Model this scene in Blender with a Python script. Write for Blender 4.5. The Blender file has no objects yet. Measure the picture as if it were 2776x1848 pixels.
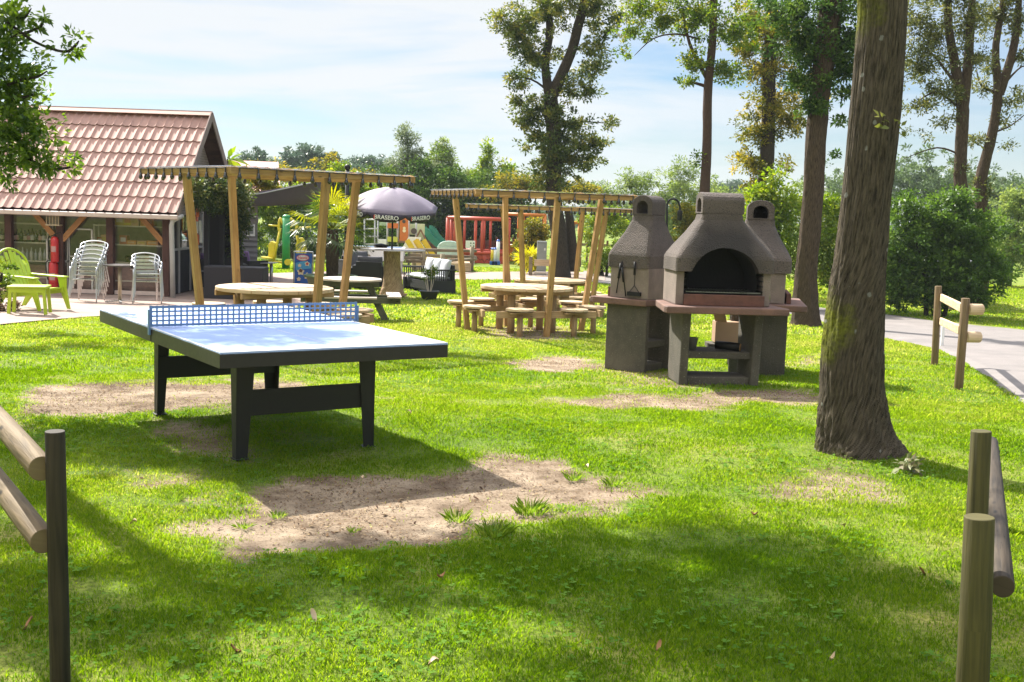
import bpy, bmesh, math, random
import numpy as np
from mathutils import Vector, Matrix, noise as mnoise
PI=math.pi; R=math.radians
rng=np.random.default_rng(7); random.seed(7)
scn=bpy.context.scene
COL=scn.collection
# ---------------------------------------------------------------- camera model (metres, z up, +y away)
CF,CP,CR,CH=3058.8,.1154,.0337,1.635
TY=[-60,8.5,12,18,24,30,50,100,400,2500]; TZ=[0,0,-.13,-.33,-.55,-.62,-.76,-.95,-1.5,-2]
def tz(y): return float(np.interp(y,TY,TZ))
def ray(px,py):
    x,y=px-1388,py-924; cr,sr=math.cos(CR),math.sin(CR); x,y=x*cr+y*sr,-x*sr+y*cr
    U=-y/CF; c,s=math.cos(CP),math.sin(CP)
    return Vector((x/CF, c+U*s, -s+U*c))
def G(px,py,h=0):                      # photograph spot -> point on the terrain (plus h)
    d=ray(px,py); lo,hi=.5,1500
    for _ in range(50):
        m=(lo+hi)/2
        if CH+d.z*m-tz(d.y*m)-h>0: lo=m
        else: hi=m
    return Vector((d.x*lo,d.y*lo,tz(d.y*lo)))
def D(px,py,Y):                        # photograph spot at distance Y
    d=ray(px,py); return Vector((0,0,CH))+d*(Y/d.y)
# ---------------------------------------------------------------- materials
def new_mat(name):
    m=bpy.data.materials.new(name); m.use_nodes=True; nt=m.node_tree; nt.nodes.clear()
    return m,nt,nt.nodes,nt.links
def N(nt,t,**k):
    n=nt.nodes.new(t)
    for a,b in k.items():
        if a.startswith('i_'):
            n.inputs[a[2:].replace('_',' ')].default_value=b
        else: setattr(n,a,b)
    return n
def ramp(nt,stops,interp='LINEAR'):
    r=nt.nodes.new('ShaderNodeValToRGB'); r.color_ramp.interpolation=interp
    el=r.color_ramp.elements
    while len(el)<len(stops): el.new(.5)
    for e,(p,c) in zip(el,stops):
        e.position=p; e.color=(*c,1) if len(c)==3 else c
    return r
def C4(c): return (c[0],c[1],c[2],1)
def mat(name,c1,c2=None,rough=.7,scale=6,stretch=(1,1,1),coord='Object',bump=.0,bscale=40,metal=0,spec=.5,detail=5,speck=None,coat=0):
    m,nt,n,l=new_mat(name)
    out=N(nt,'ShaderNodeOutputMaterial'); b=N(nt,'ShaderNodeBsdfPrincipled')
    b.inputs['Roughness'].default_value=rough; b.inputs['Metallic'].default_value=metal
    b.inputs['Specular IOR Level'].default_value=spec; b.inputs['Coat Weight'].default_value=coat
    l.new(b.outputs[0],out.inputs[0])
    tc=N(nt,'ShaderNodeTexCoord'); mp=N(nt,'ShaderNodeMapping'); mp.inputs['Scale'].default_value=stretch
    l.new(tc.outputs[coord],mp.inputs[0])
    c2=c2 or tuple(x*.75 for x in c1)
    nz=N(nt,'ShaderNodeTexNoise'); nz.inputs['Scale'].default_value=scale; nz.inputs['Detail'].default_value=detail; nz.inputs['Roughness'].default_value=.65
    l.new(mp.outputs[0],nz.inputs['Vector'])
    rp=ramp(nt,[(.3,c2),(.7,c1)]); l.new(nz.outputs[0],rp.inputs[0]); col=rp.outputs[0]
    if speck:
        v=N(nt,'ShaderNodeTexNoise'); v.inputs['Scale'].default_value=speck[1]; v.inputs['Detail'].default_value=3; l.new(tc.outputs[coord],v.inputs['Vector'])
        r2=ramp(nt,[(speck[2],(0,0,0)),(speck[2]+.06,(1,1,1))]); l.new(v.outputs[0],r2.inputs[0])
        mx=N(nt,'ShaderNodeMix',data_type='RGBA'); l.new(r2.outputs[0],mx.inputs[0]); l.new(col,mx.inputs[6]); mx.inputs[7].default_value=C4(speck[0]); col=mx.outputs[2]
    l.new(col,b.inputs['Base Color'])
    rr=N(nt,'ShaderNodeMapRange'); rr.inputs['To Min'].default_value=max(.02,rough-.12); rr.inputs['To Max'].default_value=min(1,rough+.12); l.new(nz.outputs[0],rr.inputs[0]); l.new(rr.outputs[0],b.inputs['Roughness'])
    if bump:
        n2=N(nt,'ShaderNodeTexNoise'); n2.inputs['Scale'].default_value=bscale; n2.inputs['Detail'].default_value=6; l.new(mp.outputs[0],n2.inputs['Vector'])
        bp=N(nt,'ShaderNodeBump'); bp.inputs['Strength'].default_value=bump; bp.inputs['Distance'].default_value=.02; l.new(n2.outputs[0],bp.inputs['Height']); l.new(bp.outputs[0],b.inputs['Normal'])
    return m
def wood(name,c1,c2,rough=.75,bump=.35,dark=None):       # grain runs along u of the UV map
    m,nt,n,l=new_mat(name)
    out=N(nt,'ShaderNodeOutputMaterial'); b=N(nt,'ShaderNodeBsdfPrincipled'); b.inputs['Roughness'].default_value=rough; b.inputs['Specular IOR Level'].default_value=.3
    l.new(b.outputs[0],out.inputs[0])
    tc=N(nt,'ShaderNodeTexCoord'); mp=N(nt,'ShaderNodeMapping'); mp.inputs['Scale'].default_value=(1.2,26,1); l.new(tc.outputs['UV'],mp.inputs[0])
    oi=N(nt,'ShaderNodeObjectInfo'); va=N(nt,'ShaderNodeVectorMath',operation='ADD'); l.new(mp.outputs[0],va.inputs[0]); l.new(oi.outputs['Location'],va.inputs[1])
    nz=N(nt,'ShaderNodeTexNoise'); nz.inputs['Scale'].default_value=2.2; nz.inputs['Detail'].default_value=6; nz.inputs['Distortion'].default_value=.6; l.new(va.outputs[0],nz.inputs['Vector'])
    n3=N(nt,'ShaderNodeTexNoise'); n3.inputs['Scale'].default_value=3; n3.inputs['Detail'].default_value=3; l.new(tc.outputs['Object'],n3.inputs['Vector'])
    ad=N(nt,'ShaderNodeMath',operation='MULTIPLY_ADD'); l.new(n3.outputs[0],ad.inputs[0]); ad.inputs[1].default_value=.6; l.new(nz.outputs[0],ad.inputs[2])
    rp=ramp(nt,[(.55,c2),(.95,c1)]); l.new(ad.outputs[0],rp.inputs[0]); col=rp.outputs[0]
    # knots
    mp2=N(nt,'ShaderNodeMapping'); mp2.inputs['Scale'].default_value=(3.2,11,1); l.new(tc.outputs['UV'],mp2.inputs[0])
    vo=N(nt,'ShaderNodeTexVoronoi'); vo.inputs['Scale'].default_value=1; l.new(mp2.outputs[0],vo.inputs['Vector'])
    r2=ramp(nt,[(.05,(1,1,1)),(.13,(0,0,0))]); l.new(vo.outputs['Distance'],r2.inputs[0])
    mx=N(nt,'ShaderNodeMix',data_type='RGBA'); l.new(r2.outputs[0],mx.inputs[0]); l.new(col,mx.inputs[6]); mx.inputs[7].default_value=C4([x*.35 for x in c2])
    mp3=N(nt,'ShaderNodeMapping'); mp3.inputs['Scale'].default_value=(.9,30,1); l.new(tc.outputs['UV'],mp3.inputs[0]); nk=N(nt,'ShaderNodeTexNoise'); nk.inputs['Scale'].default_value=1.6; nk.inputs['Detail'].default_value=2; l.new(mp3.outputs[0],nk.inputs['Vector'])
    r4=ramp(nt,[(.485,(0,0,0)),(.5,(1,1,1)),(.515,(0,0,0))]); l.new(nk.outputs[0],r4.inputs[0]); n5=N(nt,'ShaderNodeTexNoise'); n5.inputs['Scale'].default_value=2.3; l.new(tc.outputs['Object'],n5.inputs['Vector']); r5=ramp(nt,[(.5,(0,0,0)),(.6,(.85,.85,.85))]); l.new(n5.outputs[0],r5.inputs[0]); mk=N(nt,'ShaderNodeMath',operation='MULTIPLY'); l.new(r4.outputs[0],mk.inputs[0]); l.new(r5.outputs[0],mk.inputs[1])
    mx3=N(nt,'ShaderNodeMix',data_type='RGBA'); l.new(mk.outputs[0],mx3.inputs[0]); l.new(mx.outputs[2],mx3.inputs[6]); mx3.inputs[7].default_value=C4([x*.25 for x in c2]); l.new(mx3.outputs[2],b.inputs['Base Color'])
    bp=N(nt,'ShaderNodeBump'); bp.inputs['Strength'].default_value=bump; bp.inputs['Distance'].default_value=.01; l.new(nz.outputs[0],bp.inputs['Height']); l.new(bp.outputs[0],b.inputs['Normal'])
    return m
def leafmat(name,cols,trans=.45,rough=.45,spec=.25):
    m,nt,n,l=new_mat(name)
    out=N(nt,'ShaderNodeOutputMaterial')
    at=N(nt,'ShaderNodeAttribute',attribute_name='rnd')
    rp=ramp(nt,[(i/(len(cols)-1)*.9+.05,c) for i,c in enumerate(cols)]); l.new(at.outputs['Fac'],rp.inputs[0])
    b=N(nt,'ShaderNodeBsdfPrincipled'); b.inputs['Roughness'].default_value=rough; b.inputs['Specular IOR Level'].default_value=spec; l.new(rp.outputs[0],b.inputs['Base Color'])
    t=N(nt,'ShaderNodeBsdfTranslucent'); hs=N(nt,'ShaderNodeHueSaturation'); hs.inputs['Hue'].default_value=.485; hs.inputs['Saturation'].default_value=1.1; hs.inputs['Value'].default_value=1.5; l.new(rp.outputs[0],hs.inputs['Color']); l.new(hs.outputs[0],t.inputs[0])
    mx=N(nt,'ShaderNodeMixShader'); mx.inputs[0].default_value=trans; l.new(b.outputs[0],mx.inputs[1]); l.new(t.outputs[0],mx.inputs[2]); l.new(mx.outputs[0],out.inputs[0])
    return m
def glassmat(name,tint=(.9,.95,.95),refl=.12,rough=.02):
    m,nt,n,l=new_mat(name)
    out=N(nt,'ShaderNodeOutputMaterial'); t=N(nt,'ShaderNodeBsdfTransparent'); t.inputs[0].default_value=C4(tint)
    g=N(nt,'ShaderNodeBsdfGlossy'); g.inputs['Roughness'].default_value=rough
    lw=N(nt,'ShaderNodeLayerWeight'); lw.inputs[0].default_value=.25
    ad=N(nt,'ShaderNodeMath',operation='MULTIPLY_ADD'); l.new(lw.outputs['Fresnel'],ad.inputs[0]); ad.inputs[1].default_value=.7; ad.inputs[2].default_value=refl
    mx=N(nt,'ShaderNodeMixShader'); l.new(ad.outputs[0],mx.inputs[0]); l.new(t.outputs[0],mx.inputs[1]); l.new(g.outputs[0],mx.inputs[2]); l.new(mx.outputs[0],out.inputs[0])
    return m
# ---------------------------------------------------------------- mesh building
def basis(d,up=(0,0,1)):
    d=Vector(d).normalized(); u=Vector(up)
    if abs(d.dot(u))>.985: u=Vector((0,1,0)) if abs(d.y)<.9 else Vector((1,0,0))
    s=d.cross(u).normalized(); t=s.cross(d).normalized()
    return d,s,t
class MB:
    def __init__(s): s.v=[];s.f=[];s.uv=[];s.sm=[]
    def _add(s,vs,fs,uvs=None,smooth=False):
        o=len(s.v); s.v+= [tuple(x) for x in vs]
        for i,f in enumerate(fs):
            s.f.append(tuple(o+j for j in f)); s.sm.append(smooth)
            s.uv.append(uvs[i] if uvs else [(vs[j][0]+vs[j][1]*.3,vs[j][2]+vs[j][1]*.7) for j in f])
    def beam(s,p0,p1,w,h,up=(0,0,1),w1=None,h1=None):     # w sideways, h along up
        p0=Vector(p0);p1=Vector(p1); d,a,t=basis(p1-p0,up); L=(p1-p0).length; w1=w if w1 is None else w1; h1=h if h1 is None else h1
        vs=[]
        for p,ww,hh in ((p0,w,h),(p1,w1,h1)):
            for i,j in ((-1,-1),(1,-1),(1,1),(-1,1)): vs.append(p+a*(i*ww/2)+t*(j*hh/2))
        q=random.random()*5
        fs=[(3,2,1,0),(4,5,6,7)];uv=[[(q,0),(q,w),(q+h,w),(q+h,0)]]*2
        for k in range(4):
            k2=(k+1)%4; fs.append((k,k2,k2+4,k+4)); ww=(w,h,w,h)[k]; o=sum((w,h,w,h)[:k])+q
            uv.append([(0,o),(0,o+ww),(L,o+ww),(L,o)])
        s._add(vs,fs,uv); return s
    def box(s,c,d,rz=0):
        c=Vector(c); m=Matrix.Rotation(rz,3,'Z'); vs=[]
        for k in (-1,1):
            for i,j in ((-1,-1),(1,-1),(1,1),(-1,1)): vs.append(c+m@Vector((i*d[0]/2,j*d[1]/2,k*d[2]/2)))
        fs=[(3,2,1,0),(4,5,6,7),(0,1,5,4),(1,2,6,5),(2,3,7,6),(3,0,4,7)]
        X,Y,Z=d; uv=[[(0,0),(X,0),(X,Y),(0,Y)]]*2+[[(0,0),(X,0),(X,Z),(0,Z)],[(0,0),(Y,0),(Y,Z),(0,Z)]]*2
        s._add(vs,fs,uv); return s
    def tube(s,pts,r,n=10,cap=True,smooth=True,jit=0):
        pts=[Vector(p) for p in pts]; r=[r]*len(pts) if not hasattr(r,'__len__') else list(r)
        rings=[];L=0; prev=None
        for i,p in enumerate(pts):
            d=(pts[min(i+1,len(pts)-1)]-pts[max(i-1,0)])
            if i: L+=(p-pts[i-1]).length
            if prev is None: _,a,t=basis(d)
            else:
                dn=d.normalized(); a=(prev-dn*prev.dot(dn)); a=a.normalized() if a.length>1e-6 else basis(d)[1]; t=a.cross(dn)*-1
                t=dn.cross(a)*-1
            prev=a.copy()
            rings.append((p,a,t,r[i],L))
        vs=[];fs=[];uv=[]
        for p,a,t,rr,L in rings:
            for k in range(n):
                an=2*PI*k/n; q=rr*(1+jit*(random.random()-.5)); vs.append(p+a*math.cos(an)*q+t*math.sin(an)*q)
        for i in range(len(rings)-1):
            L0,L1=rings[i][4],rings[i+1][4]; c=2*PI*rings[i][3]
            for k in range(n):
                k2=(k+1)%n; fs.append((i*n+k,i*n+k2,(i+1)*n+k2,(i+1)*n+k)); uv.append([(L0,k/n*c),(L0,(k+1)/n*c),(L1,(k+1)/n*c),(L1,k/n*c)])
        s._add(vs,fs,uv,smooth)
        if cap:
            for i,rev in ((0,True),(len(rings)-1,False)):
                vv=vs[i*n:(i+1)*n]; ff=tuple(range(n)); s._add(vv,[ff[::-1] if rev else ff],[[(math.cos(2*PI*k/n)*rings[i][3]*.3,math.sin(2*PI*k/n)*rings[i][3]*.3) for k in range(n)]])
        return s
    def lathe(s,prof,c=(0,0,0),n=20,smooth=True,squash=1):
        c=Vector(c); vs=[];fs=[]
        for r,z in prof:
            for k in range(n): vs.append(c+Vector((r*math.cos(2*PI*k/n),r*squash*math.sin(2*PI*k/n),z)))
        for i in range(len(prof)-1):
            for k in range(n): fs.append((i*n+k,i*n+(k+1)%n,(i+1)*n+(k+1)%n,(i+1)*n+k))
        s._add(vs,fs,None,smooth)
        if prof[0][0]>1e-4: s._add(vs[:n],[tuple(range(n))[::-1]])
        if prof[-1][0]>1e-4: s._add(vs[-n:],[tuple(range(n))])
        return s
    def disc(s,c,r,th,n=28,nrm=(0,0,1)):
        c=Vector(c); d,a,t=basis(nrm); vs=[]
        for k in (0,1):
            for i in range(n): vs.append(c+d*(k*th)+a*(r*math.cos(2*PI*i/n))+t*(r*math.sin(2*PI*i/n)))
        fs=[tuple(range(n))[::-1],tuple(range(n,2*n))]+[(i,(i+1)%n,n+(i+1)%n,n+i) for i in range(n)]
        uv=[[(v.x,v.y) for v in vs[:n]][::-1],[(v.x,v.y) for v in vs[n:]]]+[[(i/n*r*6,0),((i+1)/n*r*6,0),((i+1)/n*r*6,th),(i/n*r*6,th)] for i in range(n)]
        s._add(vs,fs,uv); return s
    def prism(s,poly,p0,ax,ay,az,th):                   # polygon in (ax,ay) plane at p0, extruded th along az
        p0=Vector(p0);ax=Vector(ax);ay=Vector(ay);az=Vector(az); n=len(poly)
        vs=[p0+ax*x+ay*y for x,y in poly]+[p0+ax*x+ay*y+az*th for x,y in poly]
        fs=[tuple(range(n))[::-1],tuple(range(n,2*n))]+[(i,(i+1)%n,n+(i+1)%n,n+i) for i in range(n)]
        uv=[[poly[i] for i in range(n)][::-1],[poly[i] for i in range(n)]]+[[(poly[i][0]+poly[i][1],0),(poly[(i+1)%n][0]+poly[(i+1)%n][1],0),(poly[(i+1)%n][0]+poly[(i+1)%n][1],th),(poly[i][0]+poly[i][1],th)] for i in range(n)]
        s._add(vs,fs,uv); return s
    def quad(s,a,b,c,d): s._add([Vector(a),Vector(b),Vector(c),Vector(d)],[(0,1,2,3)]); return s
    def sphere(s,c,r,n=12,m=8,sq=(1,1,1)):
        c=Vector(c); vs=[];fs=[]
        for j in range(m+1):
            th=PI*j/m
            for k in range(n): vs.append(c+Vector((r*sq[0]*math.sin(th)*math.cos(2*PI*k/n),r*sq[1]*math.sin(th)*math.sin(2*PI*k/n),-r*sq[2]*math.cos(th))))
        for j in range(m):
            for k in range(n): fs.append((j*n+k,j*n+(k+1)%n,(j+1)*n+(k+1)%n,(j+1)*n+k))
        s._add(vs,fs,None,True); return s
    def mesh(s,name,org=(0,0,0)):
        me=bpy.data.meshes.new(name); o=Vector(org)
        me.from_pydata([(x-o.x,y-o.y,z-o.z) for x,y,z in s.v],[],s.f)
        ul=me.uv_layers.new(name='UVMap'); fl=[c for f in s.uv for c in f]
        ul.data.foreach_set('uv',np.array(fl,dtype=np.float32).ravel())
        me.polygons.foreach_set('use_smooth',s.sm)
        bm=bmesh.new(); bm.from_mesh(me); bmesh.ops.remove_doubles(bm,verts=bm.verts,dist=1e-5); bmesh.ops.recalc_face_normals(bm,faces=bm.faces); bm.to_mesh(me); bm.free()
        me.update(); return me
    def build(s,name,m,parent=None,bevel=0,world=False,label=None):
        org=(0,0,0)
        if world and parent is not None:
            org=parent.location if parent.parent is None else parent.location+parent.parent.location
        me=s.mesh(name,org)
        me.materials.append(m); o=bpy.data.objects.new(name,me); COL.objects.link(o)
        if parent is not None: o.parent=parent
        if bevel:
            b=o.modifiers.new('edges','BEVEL'); b.width=bevel; b.segments=2; b.limit_method='ANGLE'; b.angle_limit=R(40)
        if label: o['label']=label
        return o
def thing(name,label,cat,loc=(0,0,0),rz=0,group=None):
    o=bpy.data.objects.new(name,None); COL.objects.link(o); o.empty_display_size=.2
    o.location=loc; o.rotation_euler=(0,0,rz); o['label']=label; o['category']=cat
    if group: o['group']=group
    return o
def tag(o,label,cat,group=None,kind=None):
    if kind: o['kind']=kind
    if label: o['label']=label
    if cat: o['category']=cat
    if group: o['group']=group
    return o
def single(mb,name,m,label,cat,group=None,org=None,bevel=0):     # a thing that is one mesh, origin at its base
    vs=np.array(mb.v); o0=org if org is not None else ((vs[:,0].min()+vs[:,0].max())/2,(vs[:,1].min()+vs[:,1].max())/2,vs[:,2].min())
    me=mb.mesh(name,o0); me.materials.append(m); o=bpy.data.objects.new(name,me); COL.objects.link(o); o.location=o0
    if bevel:
        b=o.modifiers.new('edges','BEVEL'); b.width=bevel; b.segments=2; b.limit_method='ANGLE'; b.angle_limit=R(40)
    return tag(o,label,cat,group)
def copy_tree(o,parent=None):
    c=o.copy(); COL.objects.link(c); c.parent=parent
    for ch in list(o.children): copy_tree(ch,c)
    return c
def clone(o,loc,rz,label):
    c=copy_tree(o); c.location=loc; c.rotation_euler=(0,0,rz); c['label']=label; return c
def cut(obj,cutters):                                   # boolean difference baked into the mesh
    tmp=[]
    for mb in cutters:
        me=mb.mesh('cutter'); co=bpy.data.objects.new('cutter',me); COL.objects.link(co); co.parent=obj.parent; tmp.append(co)
        md=obj.modifiers.new('b','BOOLEAN'); md.operation='DIFFERENCE'; md.solver='EXACT'; md.object=co
    bpy.context.view_layer.update(); dg=bpy.context.evaluated_depsgraph_get()
    me=bpy.data.meshes.new_from_object(obj.evaluated_get(dg)); obj.modifiers.clear(); obj.data=me
    for c in tmp: bpy.data.objects.remove(c)
def text_mesh(body,size,extr=.002,space=1.0):
    cu=bpy.data.curves.new('lettering','FONT'); cu.body=body; cu.size=size; cu.extrude=extr; cu.align_x='CENTER'; cu.align_y='CENTER'; cu.space_character=space; cu.offset=size*.012
    o=bpy.data.objects.new('lettering',cu); COL.objects.link(o); bpy.context.view_layer.update()
    me=bpy.data.meshes.new_from_object(o.evaluated_get(bpy.context.evaluated_depsgraph_get())); bpy.data.objects.remove(o); return me
def lettering(name,body,size,pos,xd,nd,m,parent,extr=.002):    # text centred at pos, reading along xd, facing nd (parent local)
    me=text_mesh(body,size,extr); me.materials.clear(); me.materials.append(m)
    xd=Vector(xd).normalized(); nd=Vector(nd).normalized(); yd=nd.cross(xd); M=Matrix((xd,yd,nd)).transposed()
    co=np.empty(len(me.vertices)*3); me.vertices.foreach_get('co',co); co=co.reshape(-1,3)@np.array(M).T+np.array(pos); me.vertices.foreach_set('co',co.ravel())
    o=bpy.data.objects.new(name,me); COL.objects.link(o); o.parent=parent; return o
def npmesh(name,verts,nv,m,rnd=None):                   # verts (F*nv,3): F separate n-gons
    F=len(verts)//nv; me=bpy.data.meshes.new(name)
    me.vertices.add(len(verts)); me.vertices.foreach_set('co',np.ascontiguousarray(verts,dtype=np.float32).ravel())
    me.loops.add(len(verts)); me.loops.foreach_set('vertex_index',np.arange(len(verts),dtype=np.int32))
    me.polygons.add(F); me.polygons.foreach_set('loop_start',np.arange(0,len(verts),nv,dtype=np.int32)); me.polygons.foreach_set('loop_total',np.full(F,nv,dtype=np.int32))
    if rnd is not None:
        a=me.attributes.new('rnd','FLOAT','POINT'); a.data.foreach_set('value',np.repeat(rnd,nv).astype(np.float32))
    me.update(calc_edges=True); me.materials.append(m); return me
def leaf_quads(P,size,g,up=.4,aspect=.5,dirs=None):     # P (n,3) -> diamond leaves
    n=len(P)
    d=g.normal(size=(n,3)) if dirs is None else dirs+g.normal(size=(n,3))*.5
    d/=np.linalg.norm(d,axis=1,keepdims=True)
    nn=g.normal(size=(n,3)); nn[:,2]=np.abs(nn[:,2])+up; s=np.cross(d,nn); s/=np.linalg.norm(s,axis=1,keepdims=True)+1e-9
    L=(size*g.uniform(.6,1.35,n))[:,None]; W=L*aspect
    k=np.cross(s,d)*L*.12
    V=np.stack([P,P+d*L*.45+s*W*.5+k,P+d*L,P+d*L*.45-s*W*.5+k],1)
    return V.reshape(-1,3)
def foliage(name,blobs,n,size,m,parent=None,seed=1,clump=.22,nclump=None,shell=.5,up=.4,aspect=.5,world=True,cut_low=None,kind=None,stems=False):
    """leaves in many small clumps spread through ellipsoid blobs (x,y,z,rx,ry,rz[,weight])"""
    g=np.random.default_rng(seed); B=np.array([list(b)+[1]*(7-len(b)) for b in blobs],float)
    w=B[:,6]*B[:,3]*B[:,5]; w/=w.sum(); nc=nclump or max(12,n//45)
    bi=g.choice(len(B),nc,p=w); d=g.normal(size=(nc,3)); d/=np.linalg.norm(d,axis=1,keepdims=True)
    r=g.uniform(0,1,nc)**(shell)
    r*=1+g.normal(size=nc)*.12
    Cc=B[bi,:3]+d*r[:,None]*B[bi,3:6]
    cr=clump*g.uniform(.5,1.5,nc)
    ci=g.integers(0,nc,n); off=g.normal(size=(n,3)); off/=np.linalg.norm(off,axis=1,keepdims=True); off*=(g.uniform(0,1,n)**.6)[:,None]; off[:,2]*=.7
    Pn=Cc[ci]+off*cr[ci][:,None]
    dirs=off+(Cc[ci]-B[bi[ci],:3])/ (np.abs(B[bi[ci],3:6]).max(axis=1,keepdims=True)+1e-6)*.5
    if cut_low is not None:
        k=Pn[:,2]>cut_low; Pn=Pn[k]; dirs=dirs[k]; ci=ci[k]
    tone=g.uniform(0,1,nc); rnd=np.clip(tone[ci]*.6+g.uniform(0,1,len(Pn))*.4,0,1)
    V=leaf_quads(Pn,size,g,up,aspect,dirs)
    if parent is not None and world: V=V-np.array(parent.location)
    me=npmesh(name,V,4,m,rnd); o=bpy.data.objects.new(name,me); COL.objects.link(o)
    if parent is not None: o.parent=parent
    if kind: o['kind']=kind
    return o
def smooth_path(pts,rad,n=6):
    P=[Vector(p) for p in pts]; out=[];ro=[]
    for i in range(len(P)-1):
        p0=P[max(i-1,0)];p1=P[i];p2=P[i+1];p3=P[min(i+2,len(P)-1)]
        for k in range(n):
            t=k/n; q=.5*((2*p1)+(p2-p0)*t+(2*p0-5*p1+4*p2-p3)*t*t+(3*p1-p0-3*p2+p3)*t**3); out.append(q); ro.append(rad[i]*(1-t)+rad[i+1]*t)
    out.append(P[-1]); ro.append(rad[-1]); return out,ro
def bark_tube(mb,pts,rad,n=40,seg=10,amp=.06,fa=9,fl=1.6,seed=0):   # trunk with furrowed surface
    pts,rad=smooth_path(pts,rad,seg); a=None; vs=[];L=0;Ls=[]
    for i,p in enumerate(pts):
        d=(pts[min(i+1,len(pts)-1)]-pts[max(i-1,0)]).normalized()
        if i: L+=(p-pts[i-1]).length
        a=Vector((1,0,0)) if a is None else a
        a=(a-d*a.dot(d)).normalized(); t=d.cross(a); Ls.append(L)
        for k in range(n):
            an=2*PI*k/n; cx,sx=math.cos(an),math.sin(an)
            q=Vector((cx*fa*rad[i]*2.2,sx*fa*rad[i]*2.2,L*fl+seed*7))
            h=mnoise.fractal(q,.9,2.1,4); f=1-abs(mnoise.noise(Vector((q.x*1.6,q.y*1.6,q.z*.8))))*2
            big=mnoise.noise(Vector((cx*1.2,sx*1.2,L*.7+seed)))
            rr=rad[i]*(1+amp*(h*.8+f*.5)+.09*big)
            vs.append(p+a*(cx*rr)+t*(sx*rr))
    fs=[];uv=[]
    for i in range(len(pts)-1):
        c=2*PI*rad[i]
        for k in range(n):
            k2=(k+1)%n; fs.append((i*n+k,i*n+k2,(i+1)*n+k2,(i+1)*n+k)); uv.append([(Ls[i],k/n*c),(Ls[i],(k+1)/n*c),(Ls[i+1],(k+1)/n*c),(Ls[i+1],k/n*c)])
    mb._add(vs,fs,uv,True); return mb
# ================================================================ light, sky, camera
SAZ,SEL=R(39),R(44)
sun_dir=Vector((-math.sin(SAZ)*math.cos(SEL),math.cos(SAZ)*math.cos(SEL),math.sin(SEL)))
sl=bpy.data.lights.new('sun','SUN'); sl.energy=5; sl.angle=R(.6); sl.color=(1,.95,.86)
so=bpy.data.objects.new('sun',sl); COL.objects.link(so); so.rotation_euler=sun_dir.to_track_quat('Z','Y').to_euler(); so.location=(-20,30,30)
w=bpy.data.worlds.new('World'); scn.world=w; w.use_nodes=True; nt=w.node_tree; nt.nodes.clear()
out=N(nt,'ShaderNodeOutputWorld'); bg=N(nt,'ShaderNodeBackground'); bg.inputs[1].default_value=.085
sk=N(nt,'ShaderNodeTexSky'); sk.sky_type='NISHITA'; sk.sun_disc=False; sk.sun_elevation=SEL; sk.sun_rotation=-SAZ; sk.altitude=0; sk.air_density=1.2; sk.dust_density=.4; sk.ozone_density=1.0
tc=N(nt,'ShaderNodeTexCoord'); sp=N(nt,'ShaderNodeSeparateXYZ'); nt.links.new(tc.outputs['Generated'],sp.inputs[0])
ad=N(nt,'ShaderNodeMath',operation='ADD'); ad.inputs[1].default_value=.12; nt.links.new(sp.outputs[2],ad.inputs[0])
mxm=N(nt,'ShaderNodeMath',operation='MAXIMUM'); mxm.inputs[1].default_value=.02; nt.links.new(ad.outputs[0],mxm.inputs[0])
dx=N(nt,'ShaderNodeMath',operation='DIVIDE'); nt.links.new(sp.outputs[0],dx.inputs[0]); nt.links.new(mxm.outputs[0],dx.inputs[1])
dy=N(nt,'ShaderNodeMath',operation='DIVIDE'); nt.links.new(sp.outputs[1],dy.inputs[0]); nt.links.new(mxm.outputs[0],dy.inputs[1])
cb=N(nt,'ShaderNodeCombineXYZ'); nt.links.new(dx.outputs[0],cb.inputs[0]); nt.links.new(dy.outputs[0],cb.inputs[1])
mp=N(nt,'ShaderNodeMapping'); mp.inputs['Location'].default_value=(3.1,1.7,0); mp.inputs['Rotation'].default_value=(0,0,R(12)); mp.inputs['Scale'].default_value=(.55,.8,1); nt.links.new(cb.outputs[0],mp.inputs[0])
nz=N(nt,'ShaderNodeTexNoise'); nz.inputs['Scale'].default_value=1.1; nz.inputs['Detail'].default_value=9; nz.inputs['Roughness'].default_value=.55; nz.inputs['Distortion'].default_value=.5; nt.links.new(mp.outputs[0],nz.inputs['Vector'])
cr=ramp(nt,[(.36,(0,0,0)),(.55,(1,1,1))]); nt.links.new(nz.outputs[0],cr.inputs[0])
# clouds thin out towards the horizon and to the right
hz=N(nt,'ShaderNodeMapRange'); hz.inputs['From Min'].default_value=.0; hz.inputs['From Max'].default_value=.10; hz.inputs['To Min'].default_value=.35; hz.inputs['To Max'].default_value=1; nt.links.new(sp.outputs[2],hz.inputs[0])
ml=N(nt,'ShaderNodeMath',operation='MULTIPLY'); nt.links.new(cr.outputs[0],ml.inputs[0]); nt.links.new(hz.outputs[0],ml.inputs[1])
hx=N(nt,'ShaderNodeMapRange'); hx.inputs['From Min'].default_value=.05; hx.inputs['From Max'].default_value=.42; hx.inputs['To Min'].default_value=1; hx.inputs['To Max'].default_value=.25; nt.links.new(sp.outputs[0],hx.inputs[0])
ml2=N(nt,'ShaderNodeMath',operation='MULTIPLY'); nt.links.new(ml.outputs[0],ml2.inputs[0]); nt.links.new(hx.outputs[0],ml2.inputs[1])
mx=N(nt,'ShaderNodeMix',data_type='RGBA'); nt.links.new(ml2.outputs[0],mx.inputs[0])
sc=N(nt,'ShaderNodeMix',data_type='RGBA',blend_type='MULTIPLY'); sc.inputs[0].default_value=1; sc.inputs[7].default_value=(.36,.45,.59,1); nt.links.new(sk.outputs[0],sc.inputs[6])
nt.links.new(sc.outputs[2],mx.inputs[6]); mx.inputs[7].default_value=(4.2,4.4,4.6,1)
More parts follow.
